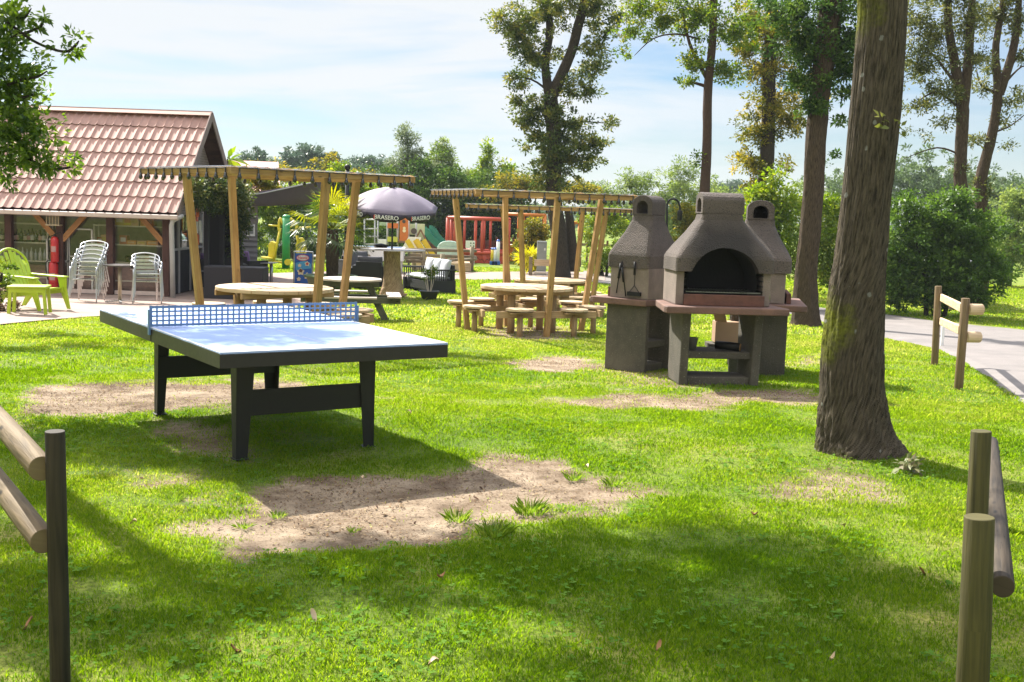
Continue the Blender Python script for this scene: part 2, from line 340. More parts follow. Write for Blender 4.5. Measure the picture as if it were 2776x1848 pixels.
bk=N(nt,'ShaderNodeMapRange'); bk.inputs['From Min'].default_value=.30; bk.inputs['From Max'].default_value=.80; bk.inputs['To Min'].default_value=1; bk.inputs['To Max'].default_value=3.4; nt.links.new(sp.outputs[2],bk.inputs[0])  # sky above the frame brightened, an added fill for the shaded ground
vs_=N(nt,'ShaderNodeVectorMath',operation='SCALE'); nt.links.new(mx.outputs[2],vs_.inputs[0]); nt.links.new(bk.outputs[0],vs_.inputs['Scale']); wm=N(nt,'ShaderNodeMix',data_type='RGBA'); wf=N(nt,'ShaderNodeMapRange'); wf.inputs['From Min'].default_value=.75; wf.inputs['From Max'].default_value=.1; nt.links.new(sp.outputs[1],wf.inputs[0]); nt.links.new(wf.outputs[0],wm.inputs[0]); wm.inputs[6].default_value=(1,1,1,1); wm.inputs[7].default_value=(1.12,1,.84,1)  # sky away from the view tinted warm, colouring the added fill
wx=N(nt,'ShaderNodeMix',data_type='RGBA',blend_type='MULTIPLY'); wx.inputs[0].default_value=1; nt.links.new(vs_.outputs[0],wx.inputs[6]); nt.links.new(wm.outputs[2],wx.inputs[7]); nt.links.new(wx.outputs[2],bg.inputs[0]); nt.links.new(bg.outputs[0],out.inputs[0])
scn.view_settings.view_transform='Standard'; scn.view_settings.look='None'; scn.view_settings.exposure=1.3; scn.view_settings.gamma=1
cd=bpy.data.cameras.new('camera'); co=bpy.data.objects.new('camera',cd); COL.objects.link(co); scn.camera=co
cd.sensor_width=36; cd.lens=CF/2776*36; cd.clip_end=4000; cd.clip_start=.1
co.location=(0,0,CH)
# looking +y, pitched down CP, horizon lower on the right by CR
q=Matrix.Rotation(R(90)-CP,4,'X')@Matrix.Rotation(CR,4,'Z')
co.matrix_world=Matrix.Translation((0,0,CH))@q
scn.render.resolution_x=1024; scn.render.resolution_y=682
scn.render.engine='CYCLES'
scn.cycles.max_bounces=8; scn.cycles.transparent_max_bounces=16; scn.cycles.diffuse_bounces=3; scn.cycles.glossy_bounces=3; scn.cycles.transmission_bounces=5
# ================================================================ terrain, paving, road, grass
def W(px): 
    return [tuple(G(*p)[:2]) for p in px]
DIRT=[(W([(560,1440),(700,1468),(1000,1455),(1150,1476),(1290,1470),(1330,1400),(1480,1385),(1600,1360),(1730,1330),(1620,1290),(1500,1250),(1390,1236),(1300,1275),(1100,1290),(820,1290),(700,1320),(690,1360),(740,1395),(640,1410)]),1),
 (W([(340,1290),(520,1285),(640,1330),(700,1370),(560,1385),(430,1370),(520,1330),(350,1325)]),.62),
 (W([(0,1100),(150,1045),(420,1032),(800,1035),(820,1062),(620,1090),(400,1112),(100,1125),(0,1150)]),.95),
 (W([(-300,1120),(0,1095),(0,1150),(-300,1180)]),.9),
 (W([(400,1130),(620,1120),(640,1240),(520,1210)]),.55),
 (W([(1405,985),(1500,968),(1600,968),(1610,990),(1500,1006),(1410,1003)]),.9),
 (W([(1500,1075),(1800,1062),(2080,1050),(2200,1060),(2200,1090),(1900,1110),(1650,1110),(1520,1100)]),.72),
 (W([(2130,965),(2230,962),(2260,985),(2150,992)]),.8),
 (W([(2060,1300),(2300,1262),(2440,1285),(2420,1340),(2250,1370),(2100,1360)]),.5),
 (W([(1300,885),(1420,880),(1560,888),(1600,915),(1480,925),(1330,915)]),.62),
 (W([(1560,990),(1750,1000),(2000,1030),(2080,1045),(1850,1062),(1600,1020)]),.45)]
def sdf(poly,X,Y):
    P=np.array(poly); n=len(P); d=np.full(X.shape,1e9); ins=np.zeros(X.shape,bool)
    for i in range(n):
        a=P[i];b=P[(i+1)%n]; e=b-a; wx=X-a[0];wy=Y-a[1]; t=np.clip((wx*e[0]+wy*e[1])/(e@e+1e-12),0,1)
        d=np.minimum(d,np.hypot(wx-e[0]*t,wy-e[1]*t))
        c=((a[1]>Y)!=(b[1]>Y))&(X<(b[0]-a[0])*(Y-a[1])/(b[1]-a[1]+1e-12)+a[0]); ins^=c
    return np.where(ins,d,-d)
_pg=np.random.default_rng(3).uniform(0,1,(96,96))
def vnoise(X,Y,s):
    x=X/s;y=Y/s; xi=np.floor(x).astype(int);yi=np.floor(y).astype(int);fx=x-xi;fy=y-yi; fx=fx*fx*(3-2*fx);fy=fy*fy*(3-2*fy)
    g=lambda i,j:_pg[(xi+i)%96,(yi+j)%96]
    return (g(0,0)*(1-fx)+g(1,0)*fx)*(1-fy)+(g(0,1)*(1-fx)+g(1,1)*fx)*fy
def fbm(X,Y,s): return vnoise(X,Y,s)*.5+vnoise(X+9,Y+4,s/2)*.27+vnoise(X+3,Y+7,s/4)*.15+vnoise(X+1,Y+2,s/8)*.08
def dirt(X,Y):
    m=np.zeros(X.shape)
    for poly,wt in DIRT:
        P=np.array(poly); soft=.14+.012*P[:,1].mean(); s=sdf(poly,X,Y)
        m=np.maximum(m,np.clip(.5+(s+ (fbm(X,Y,.55)-.5)*.95)/(2*soft),0,1)*wt)
    return m
def axis(segs):
    o=[]
    for a,b,st in segs: o+=list(np.arange(a,b,st))
    return np.array(o+[segs[-1][1]])
xs=axis([(-400,-60,40),(-60,-12,3),(-12,-4.5,.3),(-4.5,4.5,.05),(4.5,12,.3),(12,60,3),(60,400,40)])
ys=axis([(-30,0,3),(0,3,.5),(3,14,.05),(14,20,.1),(20,60,1),(60,120,6),(120,1200,90)])
XX,YY=np.meshgrid(xs,ys); ZZ=np.interp(YY,TY,TZ)
bumpz=(fbm(XX,YY,.9)-.5)*.035*np.clip((YY-2)/2,0,1)*np.clip((40-YY)/20,0,1)
DD=dirt(XX,YY); ZZ=ZZ+bumpz-DD*.018
BORD=None
nx,ny=len(xs),len(ys); me=bpy.data.meshes.new('ground')
V=np.stack([XX,YY,ZZ],-1).reshape(-1,3); I=np.arange(nx*ny).reshape(ny,nx)
F=np.stack([I[:-1,:-1],I[:-1,1:],I[1:,1:],I[1:,:-1]],-1).reshape(-1,4)
me.vertices.add(len(V)); me.vertices.foreach_set('co',V.astype(np.float32).ravel()); me.loops.add(F.size); me.loops.foreach_set('vertex_index',F.astype(np.int32).ravel())
me.polygons.add(len(F)); me.polygons.foreach_set('loop_start',np.arange(0,F.size,4,dtype=np.int32)); me.polygons.foreach_set('loop_total',np.full(len(F),4,dtype=np.int32)); me.polygons.foreach_set('use_smooth',np.ones(len(F),bool))
a=me.attributes.new('dirt','FLOAT','POINT'); a.data.foreach_set('value',DD.ravel().astype(np.float32)); me.update(calc_edges=True)
gm,nt,n,l=new_mat('lawn_soil')
out=N(nt,'ShaderNodeOutputMaterial'); b=N(nt,'ShaderNodeBsdfPrincipled'); b.inputs['Roughness'].default_value=.9; b.inputs['Specular IOR Level'].default_value=.15; l.new(b.outputs[0],out.inputs[0])
tc=N(nt,'ShaderNodeTexCoord'); 
def nz_(s,d=5,rg=.6):
    q=N(nt,'ShaderNodeTexNoise'); q.inputs['Scale'].default_value=s; q.inputs['Detail'].default_value=d; q.inputs['Roughness'].default_value=rg; l.new(tc.outputs['Object'],q.inputs['Vector']); return q
g1=ramp(nt,[(.3,(.08,.15,.018)),(.5,(.155,.225,.028)),(.7,(.30,.29,.085))]); l.new(nz_(.7,6).outputs[0],g1.inputs[0])
g2=ramp(nt,[(.35,(.5,.5,.42)),(.65,(1.3,1.25,1.1))]); l.new(nz_(38,4,.7).outputs[0],g2.inputs[0])
gx=N(nt,'ShaderNodeMix',data_type='RGBA',blend_type='MULTIPLY'); gx.inputs[0].default_value=1; l.new(g1.outputs[0],gx.inputs[6]); l.new(g2.outputs[0],gx.inputs[7])
s1=ramp(nt,[(.28,(.14,.10,.068)),(.5,(.28,.215,.15)),(.72,(.40,.32,.23))]); l.new(nz_(3.5,9,.68).outputs[0],s1.inputs[0])
s2=ramp(nt,[(.33,(.25,.18,.13)),(.43,(1,1,1))]); l.new(nz_(60,3,.6).outputs[0],s2.inputs[0])
sx0=N(nt,'ShaderNodeMix',data_type='RGBA',blend_type='MULTIPLY'); sx0.inputs[0].default_value=.8; l.new(s1.outputs[0],sx0.inputs[6]); l.new(s2.outputs[0],sx0.inputs[7]); s4=ramp(nt,[(.40,(.58,.52,.47)),(.54,(1.12,1.12,1.12))]); l.new(nz_(1.6,9,.72).outputs[0],s4.inputs[0]); sx=N(nt,'ShaderNodeMix',data_type='RGBA',blend_type='MULTIPLY'); sx.inputs[0].default_value=.9; l.new(sx0.outputs[2],sx.inputs[6]); l.new(s4.outputs[0],sx.inputs[7])
at=N(nt,'ShaderNodeAttribute',attribute_name='dirt'); n4=nz_(9,6,.7)
ma=N(nt,'ShaderNodeMath',operation='MULTIPLY_ADD'); l.new(n4.outputs[0],ma.inputs[0]); ma.inputs[1].default_value=.9; l.new(at.outputs['Fac'],ma.inputs[2])
r3=ramp(nt,[(.62,(0,0,0)),(.95,(1,1,1))]); l.new(ma.outputs[0],r3.inputs[0])
fx=N(nt,'ShaderNodeMix',data_type='RGBA'); l.new(r3.outputs[0],fx.inputs[0]); l.new(gx.outputs[2],fx.inputs[6]); l.new(sx.outputs[2],fx.inputs[7]); l.new(fx.outputs[2],b.inputs['Base Color'])
bp=N(nt,'ShaderNodeBump'); bp.inputs['Strength'].default_value=.8; bp.inputs['Distance'].default_value=.03; l.new(nz_(30,8,.75).outputs[0],bp.inputs['Height']); l.new(bp.outputs[0],b.inputs['Normal'])
me.materials.append(gm); ground=bpy.data.objects.new('ground',me); COL.objects.link(ground); ground['kind']='structure'; ground['label']='lawn with bare trodden soil patches'
# ---- paved sheets following the terrain
def strip(name,near,far,m,dz=.025,label=None,nd=10,lift=0):
    near=[Vector((x,y,0)) for x,y in near]; far=[Vector((x,y,0)) for x,y in far]
    A=[];B=[]
    for i in range(len(near)-1):
        for k in range(8):
            t=k/8; A.append(near[i].lerp(near[i+1],t)); B.append(far[i].lerp(far[i+1],t))
    A.append(near[-1]);B.append(far[-1]); vs=[];fs=[]
    for a_,b_ in zip(A,B):
        for k in range(nd+1):
            p=a_.lerp(b_,k/nd); e=0 if 0<k<nd else 1
            p=p+Vector(((fbm(np.array([p.x]),np.array([p.y]),.8)[0]-.5)*.25*e,(fbm(np.array([p.x+5]),np.array([p.y]),.8)[0]-.5)*.25*e,0)); vs.append((p.x,p.y,tz(p.y)+dz-(.03 if e else 0)))
    for i in range(len(A)-1):
        for k in range(nd): q=i*(nd+1)+k; fs.append((q,q+1,q+nd+2,q+nd+1))
    me=bpy.data.meshes.new(name); me.from_pydata(vs,[],fs); me.materials.append(m); o=bpy.data.objects.new(name,me); COL.objects.link(o); o['kind']='structure'
    if label: o['label']=label
    return o,[tuple(p[:2]) for p in A]+[tuple(p[:2]) for p in B][::-1]
m_road=mat('worn_asphalt',(.225,.20,.19),(.15,.135,.128),rough=.9,scale=1.5,bump=.4,bscale=60,speck=((.2,.18,.17),45,.6))
m_path=mat('pink_path',(.30,.23,.195),(.22,.17,.145),rough=.9,scale=3,bump=.3,bscale=50)
# brick paving of the terrace
m_pave,nt2,n2_,l2=new_mat('terrace_pavers')
o2=N(nt2,'ShaderNodeOutputMaterial'); b2=N(nt2,'ShaderNodeBsdfPrincipled'); b2.inputs['Roughness'].default_value=.85; l2.new(b2.outputs[0],o2.inputs[0])
t2=N(nt2,'ShaderNodeTexCoord'); br=N(nt2,'ShaderNodeTexBrick'); br.inputs['Scale'].default_value=2.2; br.inputs['Color1'].default_value=(.27,.19,.155,1); br.inputs['Color2'].default_value=(.34,.245,.20,1); br.inputs['Mortar'].default_value=(.25,.2,.17,1); br.inputs['Mortar Size'].default_value=.012; l2.new(t2.outputs['Object'],br.inputs['Vector'])
q2=N(nt2,'ShaderNodeTexNoise'); q2.inputs['Scale'].default_value=2; q2.inputs['Detail'].default_value=6; l2.new(t2.outputs['Object'],q2.inputs['Vector']); rr2=ramp(nt2,[(.3,(.75,.72,.7)),(.7,(1.1,1.1,1.1))]); l2.new(q2.outputs[0],rr2.inputs[0])
mm2=N(nt2,'ShaderNodeMix',data_type='RGBA',blend_type='MULTIPLY'); mm2.inputs[0].default_value=1; l2.new(br.outputs[0],mm2.inputs[6]); l2.new(rr2.outputs[0],mm2.inputs[7]); l2.new(mm2.outputs[2],b2.inputs['Base Color'])
road,road_poly=strip('road',W([(5200,2300),(3600,1560),(2960,1250),(2776,1092),(2658,1012),(2546,951),(2401,918),(2216,868),(2000,822),(1800,790),(1650,770),(1590,764)]),
   W([(5200,1040),(3600,940),(2960,908),(2776,893),(2658,880),(2529,867),(2401,851),(2216,832),(2000,797),(1800,755),(1650,738),(1580,733)]),m_road,label='pale worn campsite road')
path,path_poly=strip('path',W([(700,768),(900,762),(1199,757),(1450,760),(1640,764)]),W([(700,742),(900,736),(1199,739),(1450,736),(1640,738)]),m_path,dz=.04,label='pinkish path across the lawn')
terr,terr_poly=strip('terrace',W([(-500,905),(0,882),(270,858),(420,850),(560,846),(700,842),(800,835),(850,815)]),W([(-500,742),(0,742),(270,742),(420,742),(560,744),(700,746),(800,746),(850,748)]),m_pave,dz=.05,label='terrace of pale pink pavers')
# ---- grass blades: nobody could count them
gr_mat=leafmat('grass_blades',[(.075,.165,.016),(.13,.24,.022),(.22,.31,.035),(.38,.38,.11)],trans=.62,rough=.7,spec=.05)
def grass(name,y0,y1,dens,h,wd,seed,margin=.4):
    g=np.random.default_rng(seed); xw=lambda y:(y*.4539+.35+margin*y)
    area=sum((2*xw(y))*.05 for y in np.arange(y0,y1,.05)); n=int(area*dens)
    yy=np.sqrt(g.uniform(y0**2,y1**2,n)); xx=g.uniform(-1,1,n)*xw(yy)
    d=dirt(xx,yy); keep=(np.abs(xx)<yy*.56+.4)|(g.uniform(0,1,n)<.45); keep&=g.uniform(0,1,n)>np.clip(d*1.45-.12,0,.985)
    for P in (road_poly,path_poly,terr_poly): keep&=sdf(P,xx,yy)<.03
    tuft=fbm(xx,yy,.35); keep&=g.uniform(0,1,n)<np.clip((tuft-.18)*2.6,.25,1)
    xx=xx[keep];yy=yy[keep];d=d[keep];tuft=tuft[keep]; n=len(xx)
    z=np.interp(yy,TY,TZ)+(fbm(xx,yy,.9)-.5)*.035*np.clip((40-yy)/20,0,1)-d*.018
    big=fbm(xx,yy,2.4); hh=h*g.uniform(.4,1.3,n)*(.6+.9*tuft)*(1-.45*d)*(.75+.5*big)
    hh=np.where(g.uniform(0,1,n)<.015,hh*1.9,hh)
    an=g.uniform(0,2*PI,n); lean=g.uniform(.1,.95,n)*hh; w_=wd*g.uniform(.6,1.4,n)*(1+yy/14)
    P=np.stack([xx,yy,z],1); s=np.stack([-np.sin(an),np.cos(an),0*an],1)*w_[:,None]*.5; tip=np.stack([np.cos(an)*lean,np.sin(an)*lean,hh],1)
    mid=tip*np.array([.35,.35,.6]); V=np.stack([P-s,P+s,P+mid+s*.8,P+tip,P+mid-s*.8],1).reshape(-1,3)
    patch=.6*fbm(xx+20,yy+5,1.9)+.4*fbm(xx+7,yy+11,.4); rnd=np.clip(-.12+patch*.85+np.clip((yy-8)/40,0,.25)+g.uniform(-.22,.34,n)+.35*d,0,1)
    me=npmesh(name,V,5,gr_mat,rnd); o=bpy.data.objects.new(name,me); COL.objects.link(o); return tag(o,'short mown grass and clover growing over the lawn',None,kind='stuff')
grass('grass',3.2,6.5,17000,.017,.0028,11)
grass('grass',6.5,11,9000,.017,.0030,12)
grass('grass',11,20,2600,.022,.0045,13)
grass('grass',20,46,320,.034,.011,14,margin=.3)
# clover and daisies leaves in the near lawn
def clover(n,seed):
    g=np.random.default_rng(seed); yy=np.sqrt(g.uniform(3.3**2,13**2,n)); xx=g.uniform(-1,1,n)*(yy*.5+.3)
    k=(fbm(xx+3,yy+8,1.1)>.52)&(dirt(xx,yy)<.35); 
    for P in (road_poly,terr_poly): k&=sdf(P,xx,yy)<.03
    xx=xx[k];yy=yy[k]; z=np.interp(yy,TY,TZ)+(fbm(xx,yy,.9)-.5)*.035+g.uniform(.012,.03,len(xx))
    C=np.stack([xx,yy,z],1); V=[];r=[]
    a0=g.uniform(0,2*PI,len(xx)); sz=g.uniform(.010,.022,len(xx)); t=g.uniform(.3,1,len(xx))
    for q in range(3):
        an=a0+q*2.1; d=np.stack([np.cos(an),np.sin(an),g.uniform(-.2,.5,len(xx))],1)*sz[:,None]; s=np.stack([-np.sin(an),np.cos(an),0*an],1)*sz[:,None]*.55
        V.append(np.stack([C,C+d*.6+s,C+d,C+d*.6-s],1)); r.append(t)
    V=np.concatenate(V).reshape(-1,3); me=npmesh('clover',V,4,leafmat('clover_leaf',[(.06,.15,.02),(.10,.22,.03),(.16,.28,.045)],trans=.45,rough=.8,spec=.03),np.concatenate(r)*.9)
    o=bpy.data.objects.new('clover',me); COL.objects.link(o); tag(o,'clover leaves spread through the lawn',None,kind='stuff')
clover(16000,5)
# crumbs of bark, twigs and dry grass on the bare soil
def crumbs(n,seed):
    g=np.random.default_rng(seed); yy=np.sqrt(g.uniform(4.8**2,14**2,n)); xx=g.uniform(-1,1,n)*(yy*.47+.2); k=dirt(xx,yy)>g.uniform(.25,.75,n); k&=g.uniform(0,1,n)<np.clip((fbm(xx+4,yy+2,.45)-.3)*3,.08,1); xx=xx[k];yy=yy[k]; m=len(xx)
    P=np.stack([xx,yy,np.interp(yy,TY,TZ)+(fbm(xx,yy,.9)-.5)*.035-dirt(xx,yy)*.018+.004],1); an=g.uniform(0,6.28,m); L=g.uniform(.005,.019,m)*np.where(g.uniform(0,1,m)<.06,2.2,1); d=np.stack([np.cos(an)*L,np.sin(an)*L,g.uniform(0,.4,m)*L],1); s=np.stack([-np.sin(an),np.cos(an),0*an],1)*(L*g.uniform(.12,.5,m))[:,None]
    V=np.stack([P-s*.5,P+d*.5-s*.3+[0,0,.003],P+d,P+d*.5+s+[0,0,.002],P+s*.5],1).reshape(-1,3); me=npmesh('soil_litter',V,5,leafmat('litter',[(.05,.03,.02),(.12,.07,.045),(.22,.14,.08),(.36,.28,.16)],trans=.05,rough=.9,spec=.05),g.uniform(0,1,m)); o=bpy.data.objects.new('soil_litter',me); COL.objects.link(o); tag(o,'crumbs of bark, twigs and dry grass on the bare soil',None,kind='stuff')
crumbs(190000,8)
# fallen leaves
m_dead=mat('dead_leaf',(.42,.22,.09),(.22,.10,.045),rough=.6,scale=30); m_pale=mat('pale_dead_leaf',(.60,.47,.30),(.42,.30,.18),rough=.6,scale=30)
FL=[(1590,1275,.05,1,'pale curled leaf lying on the lawn right of the bare soil'),(2285,1440,.055,1,'pale fallen leaf on the lawn below the big trunk'),(1785,1765,.04,0,'brown fallen leaf near the bottom edge right of centre'),(1195,1570,.05,0,'brown fallen leaf on the shaded grass in front of the soil patch'),
 (640,1770,.05,0,'brown fallen leaf in the sunlit grass at the bottom left of centre'),(850,1690,.05,1,'yellowish leaf in the sunny patch of foreground grass'),(1175,1815,.055,1,'pale leaf on the bottom edge of the lawn'),(362,1432,.045,1,'pink pale leaf right of the left fence post'),
 (2500,1560,.05,0,'dark leaf on the lawn left of the front right post'),(2045,1400,.05,0,'brown leaf in the worn lawn left of the big trunk roots'),(2255,1790,.035,1,'yellow leaf near the bottom edge left of the front right post'),(75,1710,.05,0,'brown leaf left of the left fence post'),(1110,1125,.05,1,'white leaf on the lawn right of the tennis table legs'),(980,1310,.05,1,'pale leaf on the soil in the shadow of the tennis table')]
for i,(px,py,sz,k,lb) in enumerate(FL):
    p=G(px,py); mb=MB(); a=random.uniform(0,6.3); vs=[]
    for j in range(7):
        t=j/6; wv=math.sin(PI*t)**.8*.32*sz*1.4
        for s_ in (-1,0,1):
            x=(t-.5)*sz*.75; y=s_*wv*.55; z=.016+.012*abs(s_)+.018*math.sin(t*3+i)+.25*sz*t*(i%2)
            vs.append((p.x+x*math.cos(a)-y*math.sin(a),p.y+x*math.sin(a)+y*math.cos(a),p.z+z))
    mb._add(vs,[(j*3+q,j*3+q+1,j*3+q+4,j*3+q+3) for j in range(6) for q in (0,1)],None,True)
    single(mb,'fallen_leaf',m_pale if k else m_dead,lb,'leaf','fallen leaves on the lawn')

# single tufts standing in the bare soil
tb=leafmat('tuft_blades',[(.07,.15,.02),(.14,.25,.03),(.26,.34,.06)],trans=.55,rough=.6,spec=.08)
for i,(px,py,sc,nb_,lb) in enumerate(((1240,1405,.10,150,'largest grass tuft in the lower middle of the soil patch'),(1437,1385,.12,220,'broad grass tuft at the lower right edge of the soil patch'),(1335,1445,.11,170,'grass tuft on the lower edge of the soil patch, left of the broad one'),(660,1425,.055,60,'small grass tuft at the lower left of the soil patch'),(752,1397,.06,60,'small grass tuft in the left part of the soil patch'),(957,1435,.045,40,'tiny grass tuft near the lower edge in the middle of the soil patch'),(470,1352,.075,70,'bright grass tuft in the small soil patch at the left'),(1555,1295,.08,90,'grass tuft at the right end of the soil patch'),(1665,1310,.08,90,'outermost grass tuft right of the soil patch'),(1740,1000,.12,160,'long grass tuft at the foot of the left barbecue'),(1690,995,.09,120,'short grass tuft at the left corner of the left barbecue'),(735,1097,.10,110,'tall weed tuft between the legs of the tennis table'))):
    p=G(px,py); g=np.random.default_rng(300+i); a=g.uniform(0,6.28,nb_); r=sc*np.sqrt(g.uniform(0,1,nb_))*.7; h=sc*g.uniform(.2,.62,nb_)
    P=np.stack([p.x+np.cos(a)*r,p.y+np.sin(a)*r,np.full(nb_,p.z-.01)],1); tip=np.stack([np.cos(a)*(h*.75)+g.normal(size=nb_)*.014,np.sin(a)*(h*.75)+g.normal(size=nb_)*.014,h],1); s=np.stack([-np.sin(a),np.cos(a),0*a],1)*.0022
    mid=tip*np.array([.35,.35,.6]); V=np.stack([P-s,P+s,P+mid+s*.8,P+tip,P+mid-s*.8],1).reshape(-1,3)-np.array(p)
    me=npmesh('grass_tuft',V,5,tb,g.uniform(.1,1,nb_)); o=bpy.data.objects.new('grass_tuft',me); COL.objects.link(o); o.location=p; tag(o,lb,'grass tuft','grass tufts on the worn ground')
# ================================================================ foreground: tennis table, posts, big tree
m_log=wood('weathered_log',(.042,.032,.019),(.015,.012,.008),bump=.5); m_loggreen=wood('algae_log',(.085,.074,.024),(.036,.032,.011),bump=.5); m_lograil=wood('pale_log',(.18,.13,.07),(.08,.056,.03),bump=.5); m_logdark=wood('damp_log',(.062,.046,.030),(.022,.017,.012),bump=.5)
m_pine=wood('treated_pine',(.44,.27,.105),(.27,.15,.055)); m_pinedk=wood('treated_pine_plank',(.47,.32,.17),(.30,.19,.09)); m_pinetop=wood('bleached_pine_top',(.62,.47,.31),(.44,.31,.18))
m_dmetal=mat('dark_painted_steel',(.015,.0135,.012),(.010,.009,.0085),rough=.5,scale=30,bump=.05); m_dmetal2=mat('grey_edge_steel',(.026,.022,.019),(.018,.0155,.0135),rough=.45,scale=25)
m_blue=mat('blue_table_top',(.36,.47,.78),(.32,.43,.73),rough=.36,scale=3,spec=.6,speck=((.28,.37,.62),9,.70)); m_white=mat('white_paint',(.8,.8,.8),(.7,.7,.7),rough=.4,scale=20)
m_net=mat('net_blue_steel',(.12,.21,.37),(.10,.18,.33),rough=.4,scale=20)
TH=.5917
t=thing('ping_pong_table','outdoor table tennis table with pale blue top, perforated blue net and dark steel legs','table',(-1.8141,8.0176,0),TH)
for s in (-1,1):
    mb=MB(); mb.box((0,s*(.003+.685),.755),(1.525,1.37-.006,.012)); mb.build('table_top',m_blue,t)
    mb=MB()
    for q in (-1,1): mb.box((q*.7525,s*.6865,.7625),(.018,1.352,.0022))
    mb.box((0,s*1.361,.7625),(1.522,.018,.0022)); mb.box((0,s*.684,.7622),(.004,1.33,.0014)); mb.build('edge_line',m_white,t)
    mb=MB()
    for q in (-1,1): mb.box((q*.7575,s*.6865,.711),(.012,1.352,.088))
    mb.box((0,s*1.364,.711),(1.527,.012,.088)); mb.box((0,s*.012,.711),(1.50,.010,.08)); mb.build('edge_frame',m_dmetal2,t,bevel=.002)
la=.30
for i in (-1,1):
    for j in (-1,1):
        x=i*.485; y=j*.835; mb=MB(); H_=.667
        # folded steel leg: two flanges tapering towards the foot
        mb.prism([(-.0,0),(.075,0),(.125,H_),(-.0,H_)],(x-i*.0,y+j*.05,0),(-i,0,0),(0,0,1),(0,-j,0),.008)
        mb.prism([(0,0),(.07,0),(.115,H_),(0,H_)],(x,y+j*.05,0),(0,-j,0),(0,0,1),(-i,0,0),.008)
        mb.box((x-i*.035,y+j*.02,.004),(.09,.09,.008)); mb.build('leg',m_dmetal,t,bevel=.0015)
for j in (-1,1):
    mb=MB(); mb.box((0,j*.855,.36),(.94,.035,.165)); mb.build('cross_beam',m_dmetal,t,bevel=.003)
    mb=MB(); mb.beam((-.62,j*.835,.664),(.62,j*.835,.664),.06,.05); mb.build('top_rail',m_dmetal,t)
# net: one perforated plate
mb=MB(); nc,nr=37,4; x0,x1,z0,z1=-.775,.775,.768,.9125; bw=.011; cw=(x1-x0-2*.012)/nc; ch=(z1-z0-2*.010)/nr
for k in range(nc+1): 
    e=.018 if k in(0,nc) else bw; mb.box((x0+.012+k*cw,0,(z0+z1)/2),(e,.006,z1-z0))
for k in range(nr+1):
    e=.016 if k in (0,nr) else bw; mb.box(((x0+x1)/2,0,z0+.010+k*ch),(x1-x0-.004,.0052,e))
mb.build('net',m_net,t)
mb=MB(); mb.box((-.775,0,.80),(.012,.03,.17)); mb.box((.775,0,.80),(.012,.03,.17)); mb.build('net_bracket',m_net,t)

# ---- round log posts with rails, left foreground
def ppt(px,py,Y): return D(px,py,Y)
b=D(163,1880,3.5); a=G(165,1895); Yp=a.y
t=thing('log_fence','round log fence post with two pale round rails at the left front','fence',(a.x,a.y,0))
top=D(149,1168,Yp-.02); mb=MB(); mb.tube([Vector((a.x,a.y,-.1)),a.lerp(top,.33),a.lerp(top,.66),top],[.032,.0315,.031,.0305],20,jit=.02); mb.build('post',m_log,t,world=True,bevel=.002)
mb=MB(); p=D(112,1262,Yp+.03); q=p+Vector((-1.2,.98,.02))
def rail(pa,pb,Ya,Yb,r): 
    A=D(*pa,Ya);B=D(*pb,Yb); mb=MB(); B=A+(B-A)*1.6; mb.tube([A,A.lerp(B,.3),A.lerp(B,.7),B],[r,r*1.03,r,r],20,jit=.03); return mb
def left_rail(near,Yn,far,r):
    A=D(*near,Yn); k=ray(*far); s=(A.z-CH)/k.z; B=Vector((k.x*s,k.y*s,A.z)); B=A+(B-A)*1.5; mb=MB(); mb.tube([A,A.lerp(B,.3),A.lerp(B,.7),B],[r,r*1.03,r,r],22,jit=.03); mb.build('rail',m_lograil,t,world=True,bevel=.003)
left_rail((113,1270),Yp-.03,(-10,1130),.040)
left_rail((118,1467),Yp-.03,(-10,1300),.040)
# ---- right foreground posts
a=G(2632,1990); 
t=thing('log_fence','greenish round log posts with dark round rails at the right front edge','fence',(a.x,a.y,0))
Y2=a.y
mb=MB(); p0=D(2632,1990,Y2);p1=D(2655,1400,Y2); mb.tube([p0-Vector((0,0,.1)),p0.lerp(p1,.5),p1],[.052,.050,.046],22,jit=.02); mb.build('post',m_loggreen,t,world=True,bevel=.004)
mb=MB(); Y3=Y2+.22; p0=D(2618,1990,Y3);p1=D(2660,1167,Y3); mb.tube([p0-Vector((0,0,.1)),p0.lerp(p1,.5),p1],[.041,.037,.033],22,jit=.02); mb.build('post',m_loggreen,t,world=True,bevel=.004)
Y4=Y2+.25
def level_rail(near,Yn,far,r,m):               # a rail lying level, from its near end to where it meets the far spot
    A=D(*near,Yn); k=ray(*far); s=(A.z-CH)/k.z; B=Vector((k.x*s,k.y*s,A.z)); mb=MB(); mb.tube([A,A.lerp(B,.3),A.lerp(B,.7),B],[r,r*1.02,r,r*.97],20,jit=.02); mb.build('rail',m,t,world=True,bevel=.003); return B
bq_=level_rail((2718,1590),Y4-.12,(2687,1200),.038,m_logdark)
mb=MB(); mb.tube([(bq_.x-.03,bq_.y-.1,-.05),(bq_.x-.03,bq_.y-.1,bq_.z-.02)],[.036,.036],16); mb.build('post',m_logdark,t,world=True)
level_rail((2712,2010),Y4-.15,(2695,1640),.036,m_logdark)

